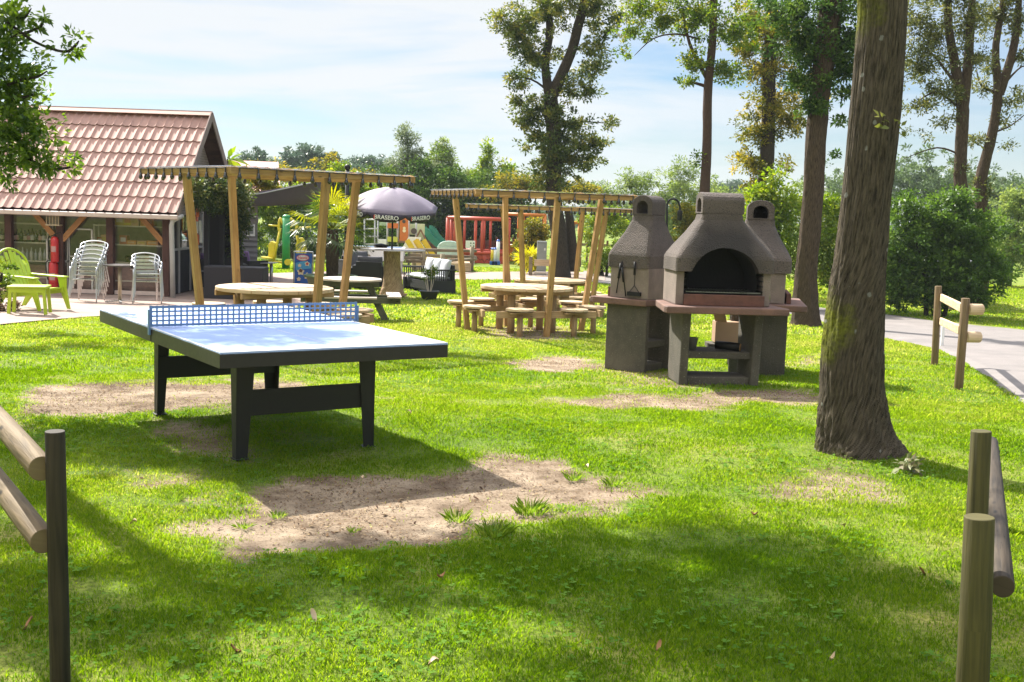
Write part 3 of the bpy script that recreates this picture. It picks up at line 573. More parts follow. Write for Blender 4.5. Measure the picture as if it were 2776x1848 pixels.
# ---- pair of posts with half-log rails by the road
m_postpale=wood('pale_round_post',(.21,.145,.075),(.11,.075,.04)); 
t=thing('log_fence','two round posts joined by two half log rails beside the road','fence',tuple(G(2566,1020)))
for (bx,by),(tx,ty_) in (((2534,987),(2544,775)),((2598,1056),(2618,808))):
    p0=G(bx,by); p1=D(tx,ty_,p0.y); mb=MB(); mb.tube([p0-Vector((0,0,.08)),p1],[.047,.044],18); mb.build('post',m_postpale,t,world=True,bevel=.004)
pa=G(2534,987);pb=G(2598,1056)
for (x0,y0,x1,y1) in ((2552,806,2607,834),(2550,870,2602,894)):
    A=D(x0,y0,pa.y);B=D(x1,y1,pb.y); mb=MB(); mb.beam(A,B,.04,.10); mb.build('rail',m_pinetop,t,world=True,bevel=.012)
for (x0,y0) in ((2640,838),(2634,913)):
    A=D(x0-16,y0,pb.y);B=A+Vector((.16,.03,0)); mb=MB(); mb.tube([A,B],[.06,.06],18); mb.build('log_stub',m_pinetop,t,world=True,bevel=.004)
p=G(2553,940); mb=MB(); mb.beam(p,p+Vector((0,0,.34)),.045,.03); single(mb,'marker_post',m_white,'short white marker post on the road edge behind the two rails','marker post')

# ---- the big foreground tree
def barkmat(name,c1,c2,moss=.0,lichen=0,mossc=(.16,.17,.02)):
    m,nt,n,l=new_mat(name); out=N(nt,'ShaderNodeOutputMaterial'); b=N(nt,'ShaderNodeBsdfPrincipled'); b.inputs['Roughness'].default_value=.9; b.inputs['Specular IOR Level'].default_value=.2; l.new(b.outputs[0],out.inputs[0])
    tc=N(nt,'ShaderNodeTexCoord'); mp=N(nt,'ShaderNodeMapping'); mp.inputs['Scale'].default_value=(2.4,22,1); l.new(tc.outputs['UV'],mp.inputs[0])
    nz=N(nt,'ShaderNodeTexNoise'); nz.inputs['Scale'].default_value=3; nz.inputs['Detail'].default_value=8; nz.inputs['Roughness'].default_value=.72; nz.inputs['Distortion'].default_value=.25; l.new(mp.outputs[0],nz.inputs['Vector'])
    rp=ramp(nt,[(.36,c2),(.58,c1),(.74,tuple(min(1,x*1.5) for x in c1))]); l.new(nz.outputs[0],rp.inputs[0]); col=rp.outputs[0]
    if moss:
        m1=N(nt,'ShaderNodeTexNoise'); m1.inputs['Scale'].default_value=2.3; m1.inputs['Detail'].default_value=8; m1.inputs['Roughness'].default_value=.7; l.new(tc.outputs['Object'],m1.inputs['Vector'])
        at=N(nt,'ShaderNodeAttribute',attribute_name='moss'); ma=N(nt,'ShaderNodeMath',operation='MULTIPLY_ADD'); l.new(m1.outputs[0],ma.inputs[0]); ma.inputs[1].default_value=.9
        if moss>0: l.new(at.outputs['Fac'],ma.inputs[2])
        r1=ramp(nt,[(.82,(0,0,0)),(1.0,(1,1,1))]); l.new(ma.outputs[0],r1.inputs[0])
        mc=ramp(nt,[(.3,tuple(x*.55 for x in mossc)),(.7,tuple(x*1.5 for x in mossc))]); q=N(nt,'ShaderNodeTexNoise'); q.inputs['Scale'].default_value=40; l.new(tc.outputs['Object'],q.inputs['Vector']); l.new(q.outputs[0],mc.inputs[0])
        mx=N(nt,'ShaderNodeMix',data_type='RGBA'); l.new(r1.outputs[0],mx.inputs[0]); l.new(col,mx.inputs[6]); l.new(mc.outputs[0],mx.inputs[7]); col=mx.outputs[2]
    if lichen:
        v=N(nt,'ShaderNodeTexVoronoi'); v.inputs['Scale'].default_value=5.5; l.new(tc.outputs['Object'],v.inputs['Vector']); dn=N(nt,'ShaderNodeTexNoise'); dn.inputs['Scale'].default_value=25; l.new(tc.outputs['Object'],dn.inputs['Vector'])
        a2=N(nt,'ShaderNodeMath',operation='MULTIPLY_ADD'); l.new(dn.outputs[0],a2.inputs[0]); a2.inputs[1].default_value=.16; l.new(v.outputs['Distance'],a2.inputs[2])
        r2=ramp(nt,[(.14*lichen+.08,(1,1,1)),(.17*lichen+.09,(0,0,0))]); l.new(a2.outputs[0],r2.inputs[0])
        mx=N(nt,'ShaderNodeMix',data_type='RGBA'); l.new(r2.outputs[0],mx.inputs[0]); l.new(col,mx.inputs[6]); mx.inputs[7].default_value=(.30,.30,.27,1); col=mx.outputs[2]
    l.new(col,b.inputs['Base Color'])
    bp=N(nt,'ShaderNodeBump'); bp.inputs['Strength'].default_value=1; bp.inputs['Distance'].default_value=.06; l.new(nz.outputs[0],bp.inputs['Height']); l.new(bp.outputs[0],b.inputs['Normal'])
    return m
m_bark=barkmat('furrowed_bark',(.155,.125,.088),(.022,.018,.013),moss=1,lichen=.6); m_bark2=barkmat('brown_bark',(.11,.078,.05),(.028,.018,.012),moss=1,mossc=(.12,.12,.02)); m_bark3=barkmat('reddish_bark',(.10,.06,.042),(.06,.035,.028)); m_bark4=barkmat('dark_bark',(.075,.058,.042),(.02,.016,.012))
def moss_attr(o,fn):
    me=o.data; co=np.empty(len(me.vertices)*3); me.vertices.foreach_get('co',co); co=co.reshape(-1,3); a=me.attributes.new('moss','FLOAT','POINT'); a.data.foreach_set('value',fn(co).astype(np.float32))
base=Vector((2.52,7.95,0))
def tp(px0,px1,py,Y=7.95): a=D(px0,py,Y);b=D(px1,py,Y); return (a+b)/2,(b-a).length/2
TR=[tp(2195,2455,1250),tp(2212,2425,1180),tp(2218,2405,1060),tp(2224,2400,930),tp(2240,2404,800),tp(2258,2408,690),tp(2278,2422,520),tp(2292,2438,380),tp(2308,2450,200),tp(2320,2460,40),tp(2326,2464,-100)]
pts=[p for p,r in TR]; rad=[r for p,r in TR]
d=(pts[-1]-pts[-3]).normalized()
while pts[-1].z<9: pts.append(pts[-1]+d*1.2+Vector((.05,-.02,.2))); rad.append(rad[-1]*.93)
t=thing('deciduous_tree','thick furrowed trunk with yellow moss and pale lichen standing in the lawn at the right','tree',tuple(base))
mb=MB(); bark_tube(mb,[pts[0]-Vector((0,0,.12))]+pts,[rad[0]*1.0]+[r*.885 for r in rad],n=180,seg=26,amp=.07,fa=27,fl=1.2,seed=2)
# roots flare
tr=mb.build('trunk',m_bark,t,world=True)
me=tr.data
for v in me.vertices:
    z=v.co.z
    if z<.45:
        an=math.atan2(v.co.y,v.co.x); k=(1-max(z,0)/.45)**2; f=1+k*(.06+.16*max(0,math.sin(an*3+1.2))**2+.16*max(0,math.cos(an+.5))**4); v.co.x*=f; v.co.y*=f
def mossf(co):
    z=co[:,2]; x=co[:,0]-(np.interp(z,[p.z for p in pts],[p.x for p in pts])-base.x); m=np.clip(.5-x*2.2,0,1)
    return np.clip((np.exp(-((z-.95)/.42)**2)*.52+np.exp(-((z-3.05)/.3)**2)*.6+np.exp(-((z-.0)/.25)**2)*.4)*m+.06,0,1)
moss_attr(tr,mossf)
m_lf_mid=leafmat('mid_green_leaves',[(.04,.085,.012),(.08,.15,.018),(.14,.21,.02),(.28,.27,.03)],trans=.5)
for A,B_,r in ((pts[-3],pts[-3]+Vector((-3.0,1.2,2.0)),.10),(pts[-2],pts[-2]+Vector((-2.2,-1.8,2.4)),.10),(pts[-2],pts[-2]+Vector((2.4,.5,2.2)),.11),(pts[-4],pts[-4]+Vector((-4.2,1.8,1.4)),.09)):
    mb=MB(); P_,R_=smooth_path([A,A.lerp(B_,.4)+Vector((0,0,.25)),B_],[r,r*.7,r*.25],5); mb.tube(P_,R_,10); mb.build('branch',m_bark4,t,world=True)
# crown above the frame: what shades the lawn in front
def over(px,py,h):                     # spot on the lawn -> point at height h between it and the sun
    g=G(px,py); k=h/sun_dir.z; return g+sun_dir*k
def shade_blob(px,py,h,rx,ry,rz=.5,w=1): p=over(px,py,h); return (p.x,p.y,p.z,rx,ry,rz,w)
SH=[shade_blob(1340,1500,6.10,0.38,0.30,.3),shade_blob(1600,1480,6.13,0.45,0.36,.3),shade_blob(1850,1470,6.16,0.5,0.40,.3),shade_blob(2100,1500,6.19,0.5,0.40,.3),shade_blob(2350,1570,6.22,0.5,0.40,.3),shade_blob(2560,1650,6.25,0.5,0.40,.3),shade_blob(1480,1570,6.28,0.42,0.34,.3),shade_blob(1750,1600,6.31,0.5,0.40,.3),shade_blob(2000,1640,6.34,0.5,0.40,.3),shade_blob(2250,1710,6.37,0.5,0.40,.3),shade_blob(1950,1780,6.40,0.5,0.40,.3),shade_blob(2380,1830,6.43,0.5,0.40,.3),shade_blob(2650,1780,6.46,0.4,0.32,.3),shade_blob(1700,1700,6.49,0.3,0.24,.3),shade_blob(1640,1830,6.52,0.25,0.20,.3),shade_blob(1560,1520,6.55,0.3,0.24,.3),shade_blob(2200,1600,6.58,0.35,0.28,.3)]
foliage('crown',SH,11500,.09,m_lf_mid,t,seed=21,clump=.17,nclump=520,shell=.7)
# sprouts on the trunk
foliage('sprout',[(pts[8].x+.02,pts[8].y-.23,pts[8].z-.35,.10,.03,.06)],16,.06,leafmat('sprout_leaf',[(.12,.15,.03),(.2,.21,.05)],trans=.3),t,seed=5,clump=.05,nclump=3)
tag(foliage('ground_plant',[(2.62,7.30,.05,.02,.02,.01)],70,.06,leafmat('sorrel_leaf',[(.10,.03,.025),(.22,.25,.12),(.45,.43,.32)],trans=.2),None,seed=6,clump=.07,nclump=1),'low plant with pale and dark red leaves at the foot of the big trunk','plant')
# ---- left tree at the frame edge
m_holly=leafmat('holly_leaves',[(.035,.075,.012),(.07,.14,.018),(.13,.215,.028),(.22,.31,.045)],trans=.55,rough=.3,spec=.5)
t=thing('evergreen_tree','glossy dark leaved evergreen tree reaching in from the left edge','tree',(-5.6,9.6,0))
mb=MB(); P_,R_=smooth_path([(-5.6,9.6,-.1),(-5.65,9.6,1.2),(-5.5,9.7,3.5),(-5.5,9.8,6.5)],[.2,.16,.13,.07],5); mb.tube(P_,R_,14); mb.build('trunk',m_bark4,t,world=True)
def blobpx(px,py,Y,rx,rz,ry=None,w=1): p=D(px,py,Y); return (p.x,p.y,p.z,rx,ry or rx,rz,w)
LB=[blobpx(-30,60,9.4,.35,.3),blobpx(20,150,9.4,.34,.30),blobpx(30,260,9.4,.30,.32),blobpx(20,360,9.4,.42,.34),blobpx(60,330,9.3,.25,.2),blobpx(75,410,9.3,.26,.18,w=1.6),blobpx(130,440,9.3,.16,.08,w=1.2),blobpx(10,470,9.4,.25,.12),blobpx(85,200,9.4,.12,.12),blobpx(-120,200,9.5,.5,.9),blobpx(30,30,9.4,.12,.12),blobpx(85,345,9.3,.16,.14)]
foliage('crown',LB,8000,.062,m_holly,t,seed=31,clump=.085,nclump=560,shell=.7,aspect=.45)
def twig(pp,Y,leafn,seed):
    q=[D(x,y,Y) for x,y in pp]; P_,R_=smooth_path(q,[.012]*(len(q)-1)+[.004],5); mb=MB(); mb.tube(P_,R_,6); mb.build('twig',m_bark4,t,world=True)
    bl=[(p.x+random.uniform(-.02,.02),p.y,p.z+random.uniform(-.01,.05),.05,.05,.04) for p in P_[len(P_)//3:]]
    foliage('twig_leaves',bl,leafn,.062,m_holly,t,seed=seed,clump=.05,nclump=max(6,len(bl)//2),aspect=.42)
twig([(20,60),(90,110),(150,135),(185,138),(205,122),(214,110)],9.3,110,41); twig([(30,100),(80,85),(110,70),(120,50)],9.3,90,42); twig([(20,30),(60,50),(85,22)],9.3,60,43); twig([(20,230),(60,215),(100,208),(128,192)],9.3,90,44); twig([(30,270),(70,262),(92,255)],9.3,60,45)
twig([(60,420),(130,455),(180,455),(200,445)],9.3,120,46)
# upper crown above the frame (gives the shade on the left of the lawn)
UL=[shade_blob(950,1480,5.20,0.3,0.22,.22),shade_blob(1150,1520,5.22,0.33,0.25,.22),shade_blob(720,1530,5.24,0.33,0.25,.22),shade_blob(480,1560,5.26,0.33,0.25,.22),shade_blob(130,1560,5.28,0.3,0.22,.22),shade_blob(40,1640,5.30,0.3,0.22,.22),shade_blob(300,1660,5.32,0.3,0.22,.22),shade_blob(100,1750,5.34,0.3,0.22,.22),shade_blob(450,1740,5.36,0.22,0.17,.22),shade_blob(830,1590,5.38,0.26,0.20,.22),shade_blob(1080,1600,5.40,0.3,0.22,.22),shade_blob(100,1360,5.42,0.3,0.22,.22),shade_blob(300,1780,5.44,0.22,0.17,.22),shade_blob(600,1640,5.46,0.2,0.15,.22),shade_blob(20,1260,5.48,0.4,0.30,.22),shade_blob(250,1210,5.50,0.42,0.32,.22),shade_blob(480,1250,5.52,0.32,0.24,.22),shade_blob(120,1200,5.54,0.4,0.30,.22),shade_blob(20,1450,5.56,0.28,0.21,.22),shade_blob(230,940,6.6,0.6,0.48,.25),shade_blob(60,950,6.6,0.6,0.48,.25),shade_blob(400,925,6.6,0.5,0.40,.25),shade_blob(1230,965,6.6,0.5,0.40,.25),shade_blob(1330,975,6.6,0.35,0.28,.25),shade_blob(150,910,6.6,0.5,0.40,.25),shade_blob(1120,930,6.6,0.35,0.28,.25)]
foliage('crown',UL,11500,.085,m_holly,t,seed=33,clump=.15,nclump=560,shell=.7)
# dappled patches on the tennis table come from this bough
p=Vector((-1.9,7.2,.76))+sun_dir*6.2; q=Vector((-1.5,7.6,.76))+sun_dir*6.2
foliage('crown',[(p.x,p.y,p.z,.55,.3,.2),(q.x,q.y,q.z,.5,.2,.2)],2400,.085,m_holly,t,seed=34,clump=.16,nclump=40)
# ================================================================ barbecues
m_conc=mat('grey_concrete',(.125,.11,.085),(.06,.055,.042),rough=.95,scale=3,bump=.7,bscale=90,speck=((.22,.21,.17),70,.64))
m_hood=mat('rough_dark_concrete',(.135,.108,.094),(.072,.058,.05),rough=.95,scale=2.5,bump=1,bscale=75,speck=((.045,.04,.038),60,.6))
m_wallp=mat('pinkish_concrete',(.26,.205,.175),(.17,.135,.115),rough=.95,scale=4,bump=.5,bscale=90,speck=((.34,.3,.26),80,.66))
m_terra=mat('terracotta_slab',(.20,.11,.083),(.11,.065,.052),rough=.85,scale=5,bump=.4,bscale=60); m_brick=mat('fire_brick',(.19,.08,.055),(.08,.04,.03),rough=.9,scale=6,bump=.3,bscale=60)
m_soot=mat('soot_black',(.012,.011,.011),(.006,.006,.006),rough=.95,scale=5,bump=.4); m_iron=mat('black_iron',(.02,.02,.02),(.012,.012,.012),rough=.5,metal=.6)
# soot stain spreading from the arch over the hood front
_nt=m_hood.node_tree; _b=[n for n in _nt.nodes if n.type=='BSDF_PRINCIPLED'][0]; _src=_b.inputs['Base Color'].links[0].from_socket; _tc=[n for n in _nt.nodes if n.type=='TEX_COORD'][0]
_vd=N(_nt,'ShaderNodeVectorMath',operation='DISTANCE'); _nt.links.new(_tc.outputs['Object'],_vd.inputs[0]); _vd.inputs[1].default_value=(0,-.32,1.42)
_nn=N(_nt,'ShaderNodeTexNoise'); _nn.inputs['Scale'].default_value=5; _nn.inputs['Detail'].default_value=6; _nt.links.new(_tc.outputs['Object'],_nn.inputs['Vector'])
_ma=N(_nt,'ShaderNodeMath',operation='MULTIPLY_ADD'); _nt.links.new(_nn.outputs[0],_ma.inputs[0]); _ma.inputs[1].default_value=-.45; _nt.links.new(_vd.outputs['Value'],_ma.inputs[2])
_rp=ramp(_nt,[(.0,(.85,.85,.85)),(.28,(0,0,0))]); _nt.links.new(_ma.outputs[0],_rp.inputs[0]); _mx=N(_nt,'ShaderNodeMix',data_type='RGBA'); _nt.links.new(_rp.outputs[0],_mx.inputs[0]); _nt.links.new(_src,_mx.inputs[6]); _mx.inputs[7].default_value=(.018,.016,.015,1); _nt.links.new(_mx.outputs[2],_b.inputs['Base Color'])
def rrect(w,d,r,n=4):
    o=[]
    for cx,cy,a0 in ((w/2-r,d/2-r,0),(-w/2+r,d/2-r,90),(-w/2+r,-d/2+r,180),(w/2-r,-d/2+r,270)):
        for k in range(n+1): a=R(a0+90*k/n); o.append((cx+r*math.cos(a),cy+r*math.sin(a)))
    return o
def loft(mb,levels,smooth=False):                       # levels: (z,w,d,r,cy)
    rings=[[(x,y+cy,z) for x,y in rrect(w,d,r)] for z,w,d,r,cy in levels]; n=len(rings[0]); vs=[p for q in rings for p in q]
    fs=[tuple(range(n))[::-1],tuple(range((len(rings)-1)*n,len(rings)*n))]
    for i in range(len(rings)-1):
        for k in range(n): fs.append((i*n+k,i*n+(k+1)%n,(i+1)*n+(k+1)%n,(i+1)*n+k))
    mb._add(vs,fs,None,smooth)
def make_bbq(loc,rz,label,panels=False):
    t=thing('stone_barbecue',label,'barbecue',loc,rz,'concrete barbecues standing back to back')
    for s in (-1,1):
        mb=MB()
        if panels: mb.prism([(-.30,0),(.34,0),(.34,.77),(-.30,.77)],(s*.44-.045,0,0),(0,1,0),(0,0,1),(1,0,0),.09)
        else: mb.prism([(-.27,0),(-.22,0),(.26,0),(.30,.77),(-.32,.77)],(s*.385-.045,0,0),(0,1,0),(0,0,1),(1,0,0),.09)
        mb.build('side_panel',m_conc,t,bevel=.012)
    mb=MB(); mb.box((0,.02,.315),(.69,.46,.075)); mb.build('shelf',m_conc,t,bevel=.01)
    mb=MB(); mb.box((0,.0,.04),(.68,.44,.09)); mb.build('foot_beam',m_conc,t,bevel=.01)
    mb=MB(); mb.prism([(-.64,-.50),(.64,-.50),(.66,-.44),(.58,.36),(-.58,.36),(-.66,-.44)],(0,0,.773),(1,0,0),(0,1,0),(0,0,1),.072); mb.build('slab',m_terra,t,bevel=.012)
    # fire box walls
    for s in (-1,1):
        mb=MB(); mb.box((s*.462,.05,1.022),(.085,.60,.35)); mb.build('side_wall',m_wallp,t,bevel=.008)
    mb=MB(); mb.box((0,.325,1.022),(.835,.05,.35)); mb.build('back_wall',m_wallp,t,bevel=.005); mb=MB(); mb.box((0,.295,1.022),(.83,.006,.35)); mb.build('sooty_lining',m_soot,t)
    mb=MB(); mb.box((0,.05,.853),(.83,.5,.012)); mb.build('hearth',m_soot,t)
    mb=MB(); mb.box((0,-.30,.905),(.85,.055,.115)); mb.build('fire_brick_edge',m_brick,t,bevel=.006)
    h=MB(); loft(h,[(1.197,1.05,.66,.05,.02),(1.335,1.05,.66,.05,.02),(1.37,1.02,.64,.06,.02),(1.45,.91,.58,.07,.03),(1.60,.66,.44,.07,.05),(1.735,.47,.34,.06,.06),(1.80,.43,.33,.05,.06)])
    ho=h.build('hood',m_hood,t)
    arch=[(-.375,-.2),(.375,-.2)]+[(.375*math.cos(a),.03+.36*math.sin(a)) for a in np.linspace(0,PI,17)]
    c1=MB(); c1.prism(arch,(0,.29,1.06),(1,0,0),(0,0,1),(0,-1,0),.9)
    cut(ho,[c1])
    inn=MB(); vv=[]                                      # sooted lining just inside the hood
    P_=[(.375*math.cos(a),1.09+.36*math.sin(a)) for a in np.linspace(0,PI,17)]; P_=[(.375,1.0)]+P_+[(-.375,1.0)]
    for y in (-.19,.28):
        for x,z in P_: vv.append((x*.992,y,z-.003))
    n=len(P_); inn._add(vv,[(k,k+1,n+k+1,n+k) for k in range(n-1)]); inn.build('soot_lining',m_soot,t)
    inn=MB(); inn.prism([(x*.99,z-1.0) for x,z in P_],(0,.28,1.0),(1,0,0),(0,0,1),(0,-1,0),.006); inn.build('back_lining',m_soot,t)
    # chimney cap: barrel vault open on both ends
    c=MB(); prof=[(-.155,0),(.155,0),(.155,.13)]+[(.155*math.cos(a),.13+.095*math.sin(a)) for a in np.linspace(.2,PI-.2,9)]+[(-.155,.13)]
    c.prism(prof,(-.225,.06,1.80),(0,1,0),(0,0,1),(1,0,0),.45); co_=c.build('chimney_cap',m_hood,t)
    c1=MB(); pr=[(-.085,.0),(.085,.0),(.085,.07)]+[(.085*math.cos(a),.07+.075*math.sin(a)) for a in np.linspace(.1,PI-.1,9)]+[(-.085,.07)]
    c1.prism(pr,(-.4,.06,1.815),(0,1,0),(0,0,1),(1,0,0),.8); cut(co_,[c1])
    if not panels or loc[0]>2: mb=MB(); mb.box((0,.06,1.90),(.02,.18,.17)); mb.build('dark_plug',m_soot,t)  # black plate added across the cap so nothing shows through its opening
    b=co_.modifiers.new('edges','BEVEL'); b.width=.012; b.segments=2; b.limit_method='ANGLE'
    return t
pf=G(1975,1036)
bq1=make_bbq((2.17,12.05,tz(12.05)),R(5),'front stone barbecue whose sooty arched hearth faces the camera')
for k in range(2):
    mb=MB(); z=.985+.06*k
    if k==0:
        mb.beam((-.40,-.26,z),(.40,-.26,z),.008,.008); mb.beam((-.40,.2,z),(.40,.2,z),.008,.008)
        for q in range(26): x=-.39+.78*q/25; mb.beam((x,-.26,z+.006),(x,.2,z+.006),.004,.004)
        g_=mb.build('grill',mat('grill_steel',(.35,.34,.33),(.1,.1,.1),rough=.35,metal=.9),bq1)
for s in (-1,1):
    for k in range(4): mb=MB(); mb.box((s*.41,-.05,1.0+.055*k),(.02,.42,.012)); mb.build('grill_rail',m_iron,bq1)
bq2=make_bbq((2.94,13.42,tz(13.4)),R(80),'stone barbecue turned to the right behind the front one',True)
bq3=make_bbq((1.49,13.15,tz(13.15)),R(-129),'left stone barbecue seen from behind with tools hung on its wall',True)
bq3.scale=(.66,.86,1.0)
M3=Matrix.Translation(bq3.location)@Matrix.Rotation(R(-129),4,'Z')@Matrix.Diagonal((.66,.86,1,1))
def W3(y,z,o=0): return M3@Vector((.505,y,z))+(M3.to_3x3()@Vector((1,0,0))).normalized()*(.022+o)
def tool(name,base,parts,label,cat):
    t=thing(name,label,cat,tuple(base))
    for nm,mb,m in parts: mb.build(nm,m,t,world=True)
    return t
mb1=MB(); mb1.tube([W3(-.06,1.27),W3(-.10,1.10),W3(-.13,.90)],[.005,.005,.007],6); mb2=MB(); mb2.tube([W3(-.06,1.27),W3(-.03,1.10),W3(.02,.87)],[.005,.005,.007],6)
mh=MB(); mh.tube([W3(-.07,1.24,.01),W3(-.10,1.07,.01)],[.013,.013],8); mh2=MB(); mh2.tube([W3(-.05,1.20,.01),W3(-.015,1.03,.01)],[.013,.013],8)
tool('barbecue_tongs',W3(-.05,.87),[('arm',mb1,m_iron),('arm',mb2,m_iron),('grip',mh,m_iron),('grip',mh2,m_iron)],'long black barbecue tongs hanging on the wall of the left barbecue','tongs')
mb1=MB(); mb1.tube([W3(.15,1.14),W3(.15,1.0)],.004,6); mb1.tube([W3(.15,1.0),W3(.07,.92)],.004,6); mb1.tube([W3(.15,1.0),W3(.23,.92)],.004,6)
mh=MB(); mh.tube([W3(.15,1.27,.01),W3(.15,1.12,.01)],[.013,.013],8); mc=MB(); mc.beam(W3(.05,.905),W3(.25,.905),.035,.045)
tool('grill_brush',W3(.15,.88),[('rod',mb1,m_iron),('grip',mh,m_iron),('brush_head',mc,m_soot)],'black grill brush with a triangular wire neck hanging on the left barbecue','brush')
Yq=12.6; mh=MB(); mh.tube([D(2086,740,Yq),D(2086,768,Yq)],[.012,.012],8); m2=MB(); m2.tube([D(2086,768,Yq),D(2087,815,Yq)],[.004,.006],6)
tool('barbecue_fork',D(2086,815,Yq),[('grip',mh,m_iron),('rod',m2,mat('steel_rod',(.5,.5,.5),rough=.3,metal=1))],'steel barbecue fork with black grip hanging between the two right barbecues','fork')
# things under the slabs
m_card=mat('cardboard',(.42,.27,.17),(.36,.23,.14),rough=.9,scale=4)
t=thing('cardboard_box','brown cardboard box stood under the slab behind the front barbecue','box',(2.50,12.95,tz(12.95)+.36))
mb=MB(); mb.box((0,0,.13),(.36,.22,.24)); mb.build('box_body',m_card,t,bevel=.003); mb=MB(); mb.beam((-.12,-.11,.25),(-.16,-.15,.37),.16,.006); mb.build('flap',m_card,t)
mb=MB(); mb.box((2.50,12.95,tz(12.95)+.33),(.5,.3,.05)); 
single(mb,'shelf_board',m_conc,'concrete shelf board carrying the cardboard box','shelf board')
t=thing('firewood_log','charred firewood log with a pale sawn end on the shelf of the front barbecue','log',(2.33,11.98,tz(12)+.40))
mb=MB(); mb.tube([(-.15,.05,.005),(.0,0,0),(.10,-.04,-.005)],[.042,.048,.045],12,jit=.15); mb.build('bark',m_iron,t); mb=MB(); mb.disc((.10,-.04,-.005),.042,.006,nrm=(.9,-.35,-.05)); mb.build('sawn_end',mat('sawn_end',(.40,.24,.11),(.2,.1,.05),scale=20),t)
t=thing('ash_bucket','small grey bucket on the left end of the front barbecue shelf','bucket',(1.92,12.0,tz(12)+.353))
mb=MB(); mb.lathe([(.05,0),(.07,.12),(.073,.125),(.062,.125),(.045,.01)],n=16); mb.build('bucket_body',mat('dull_zinc',(.22,.22,.19),rough=.6,metal=.4),t); 
mb=MB()
for k in range(5): mb.sphere((2.2+.05*k,11.9+.02*(k%2),tz(12)+.362),.022,8,6,(1.3,1,.7))
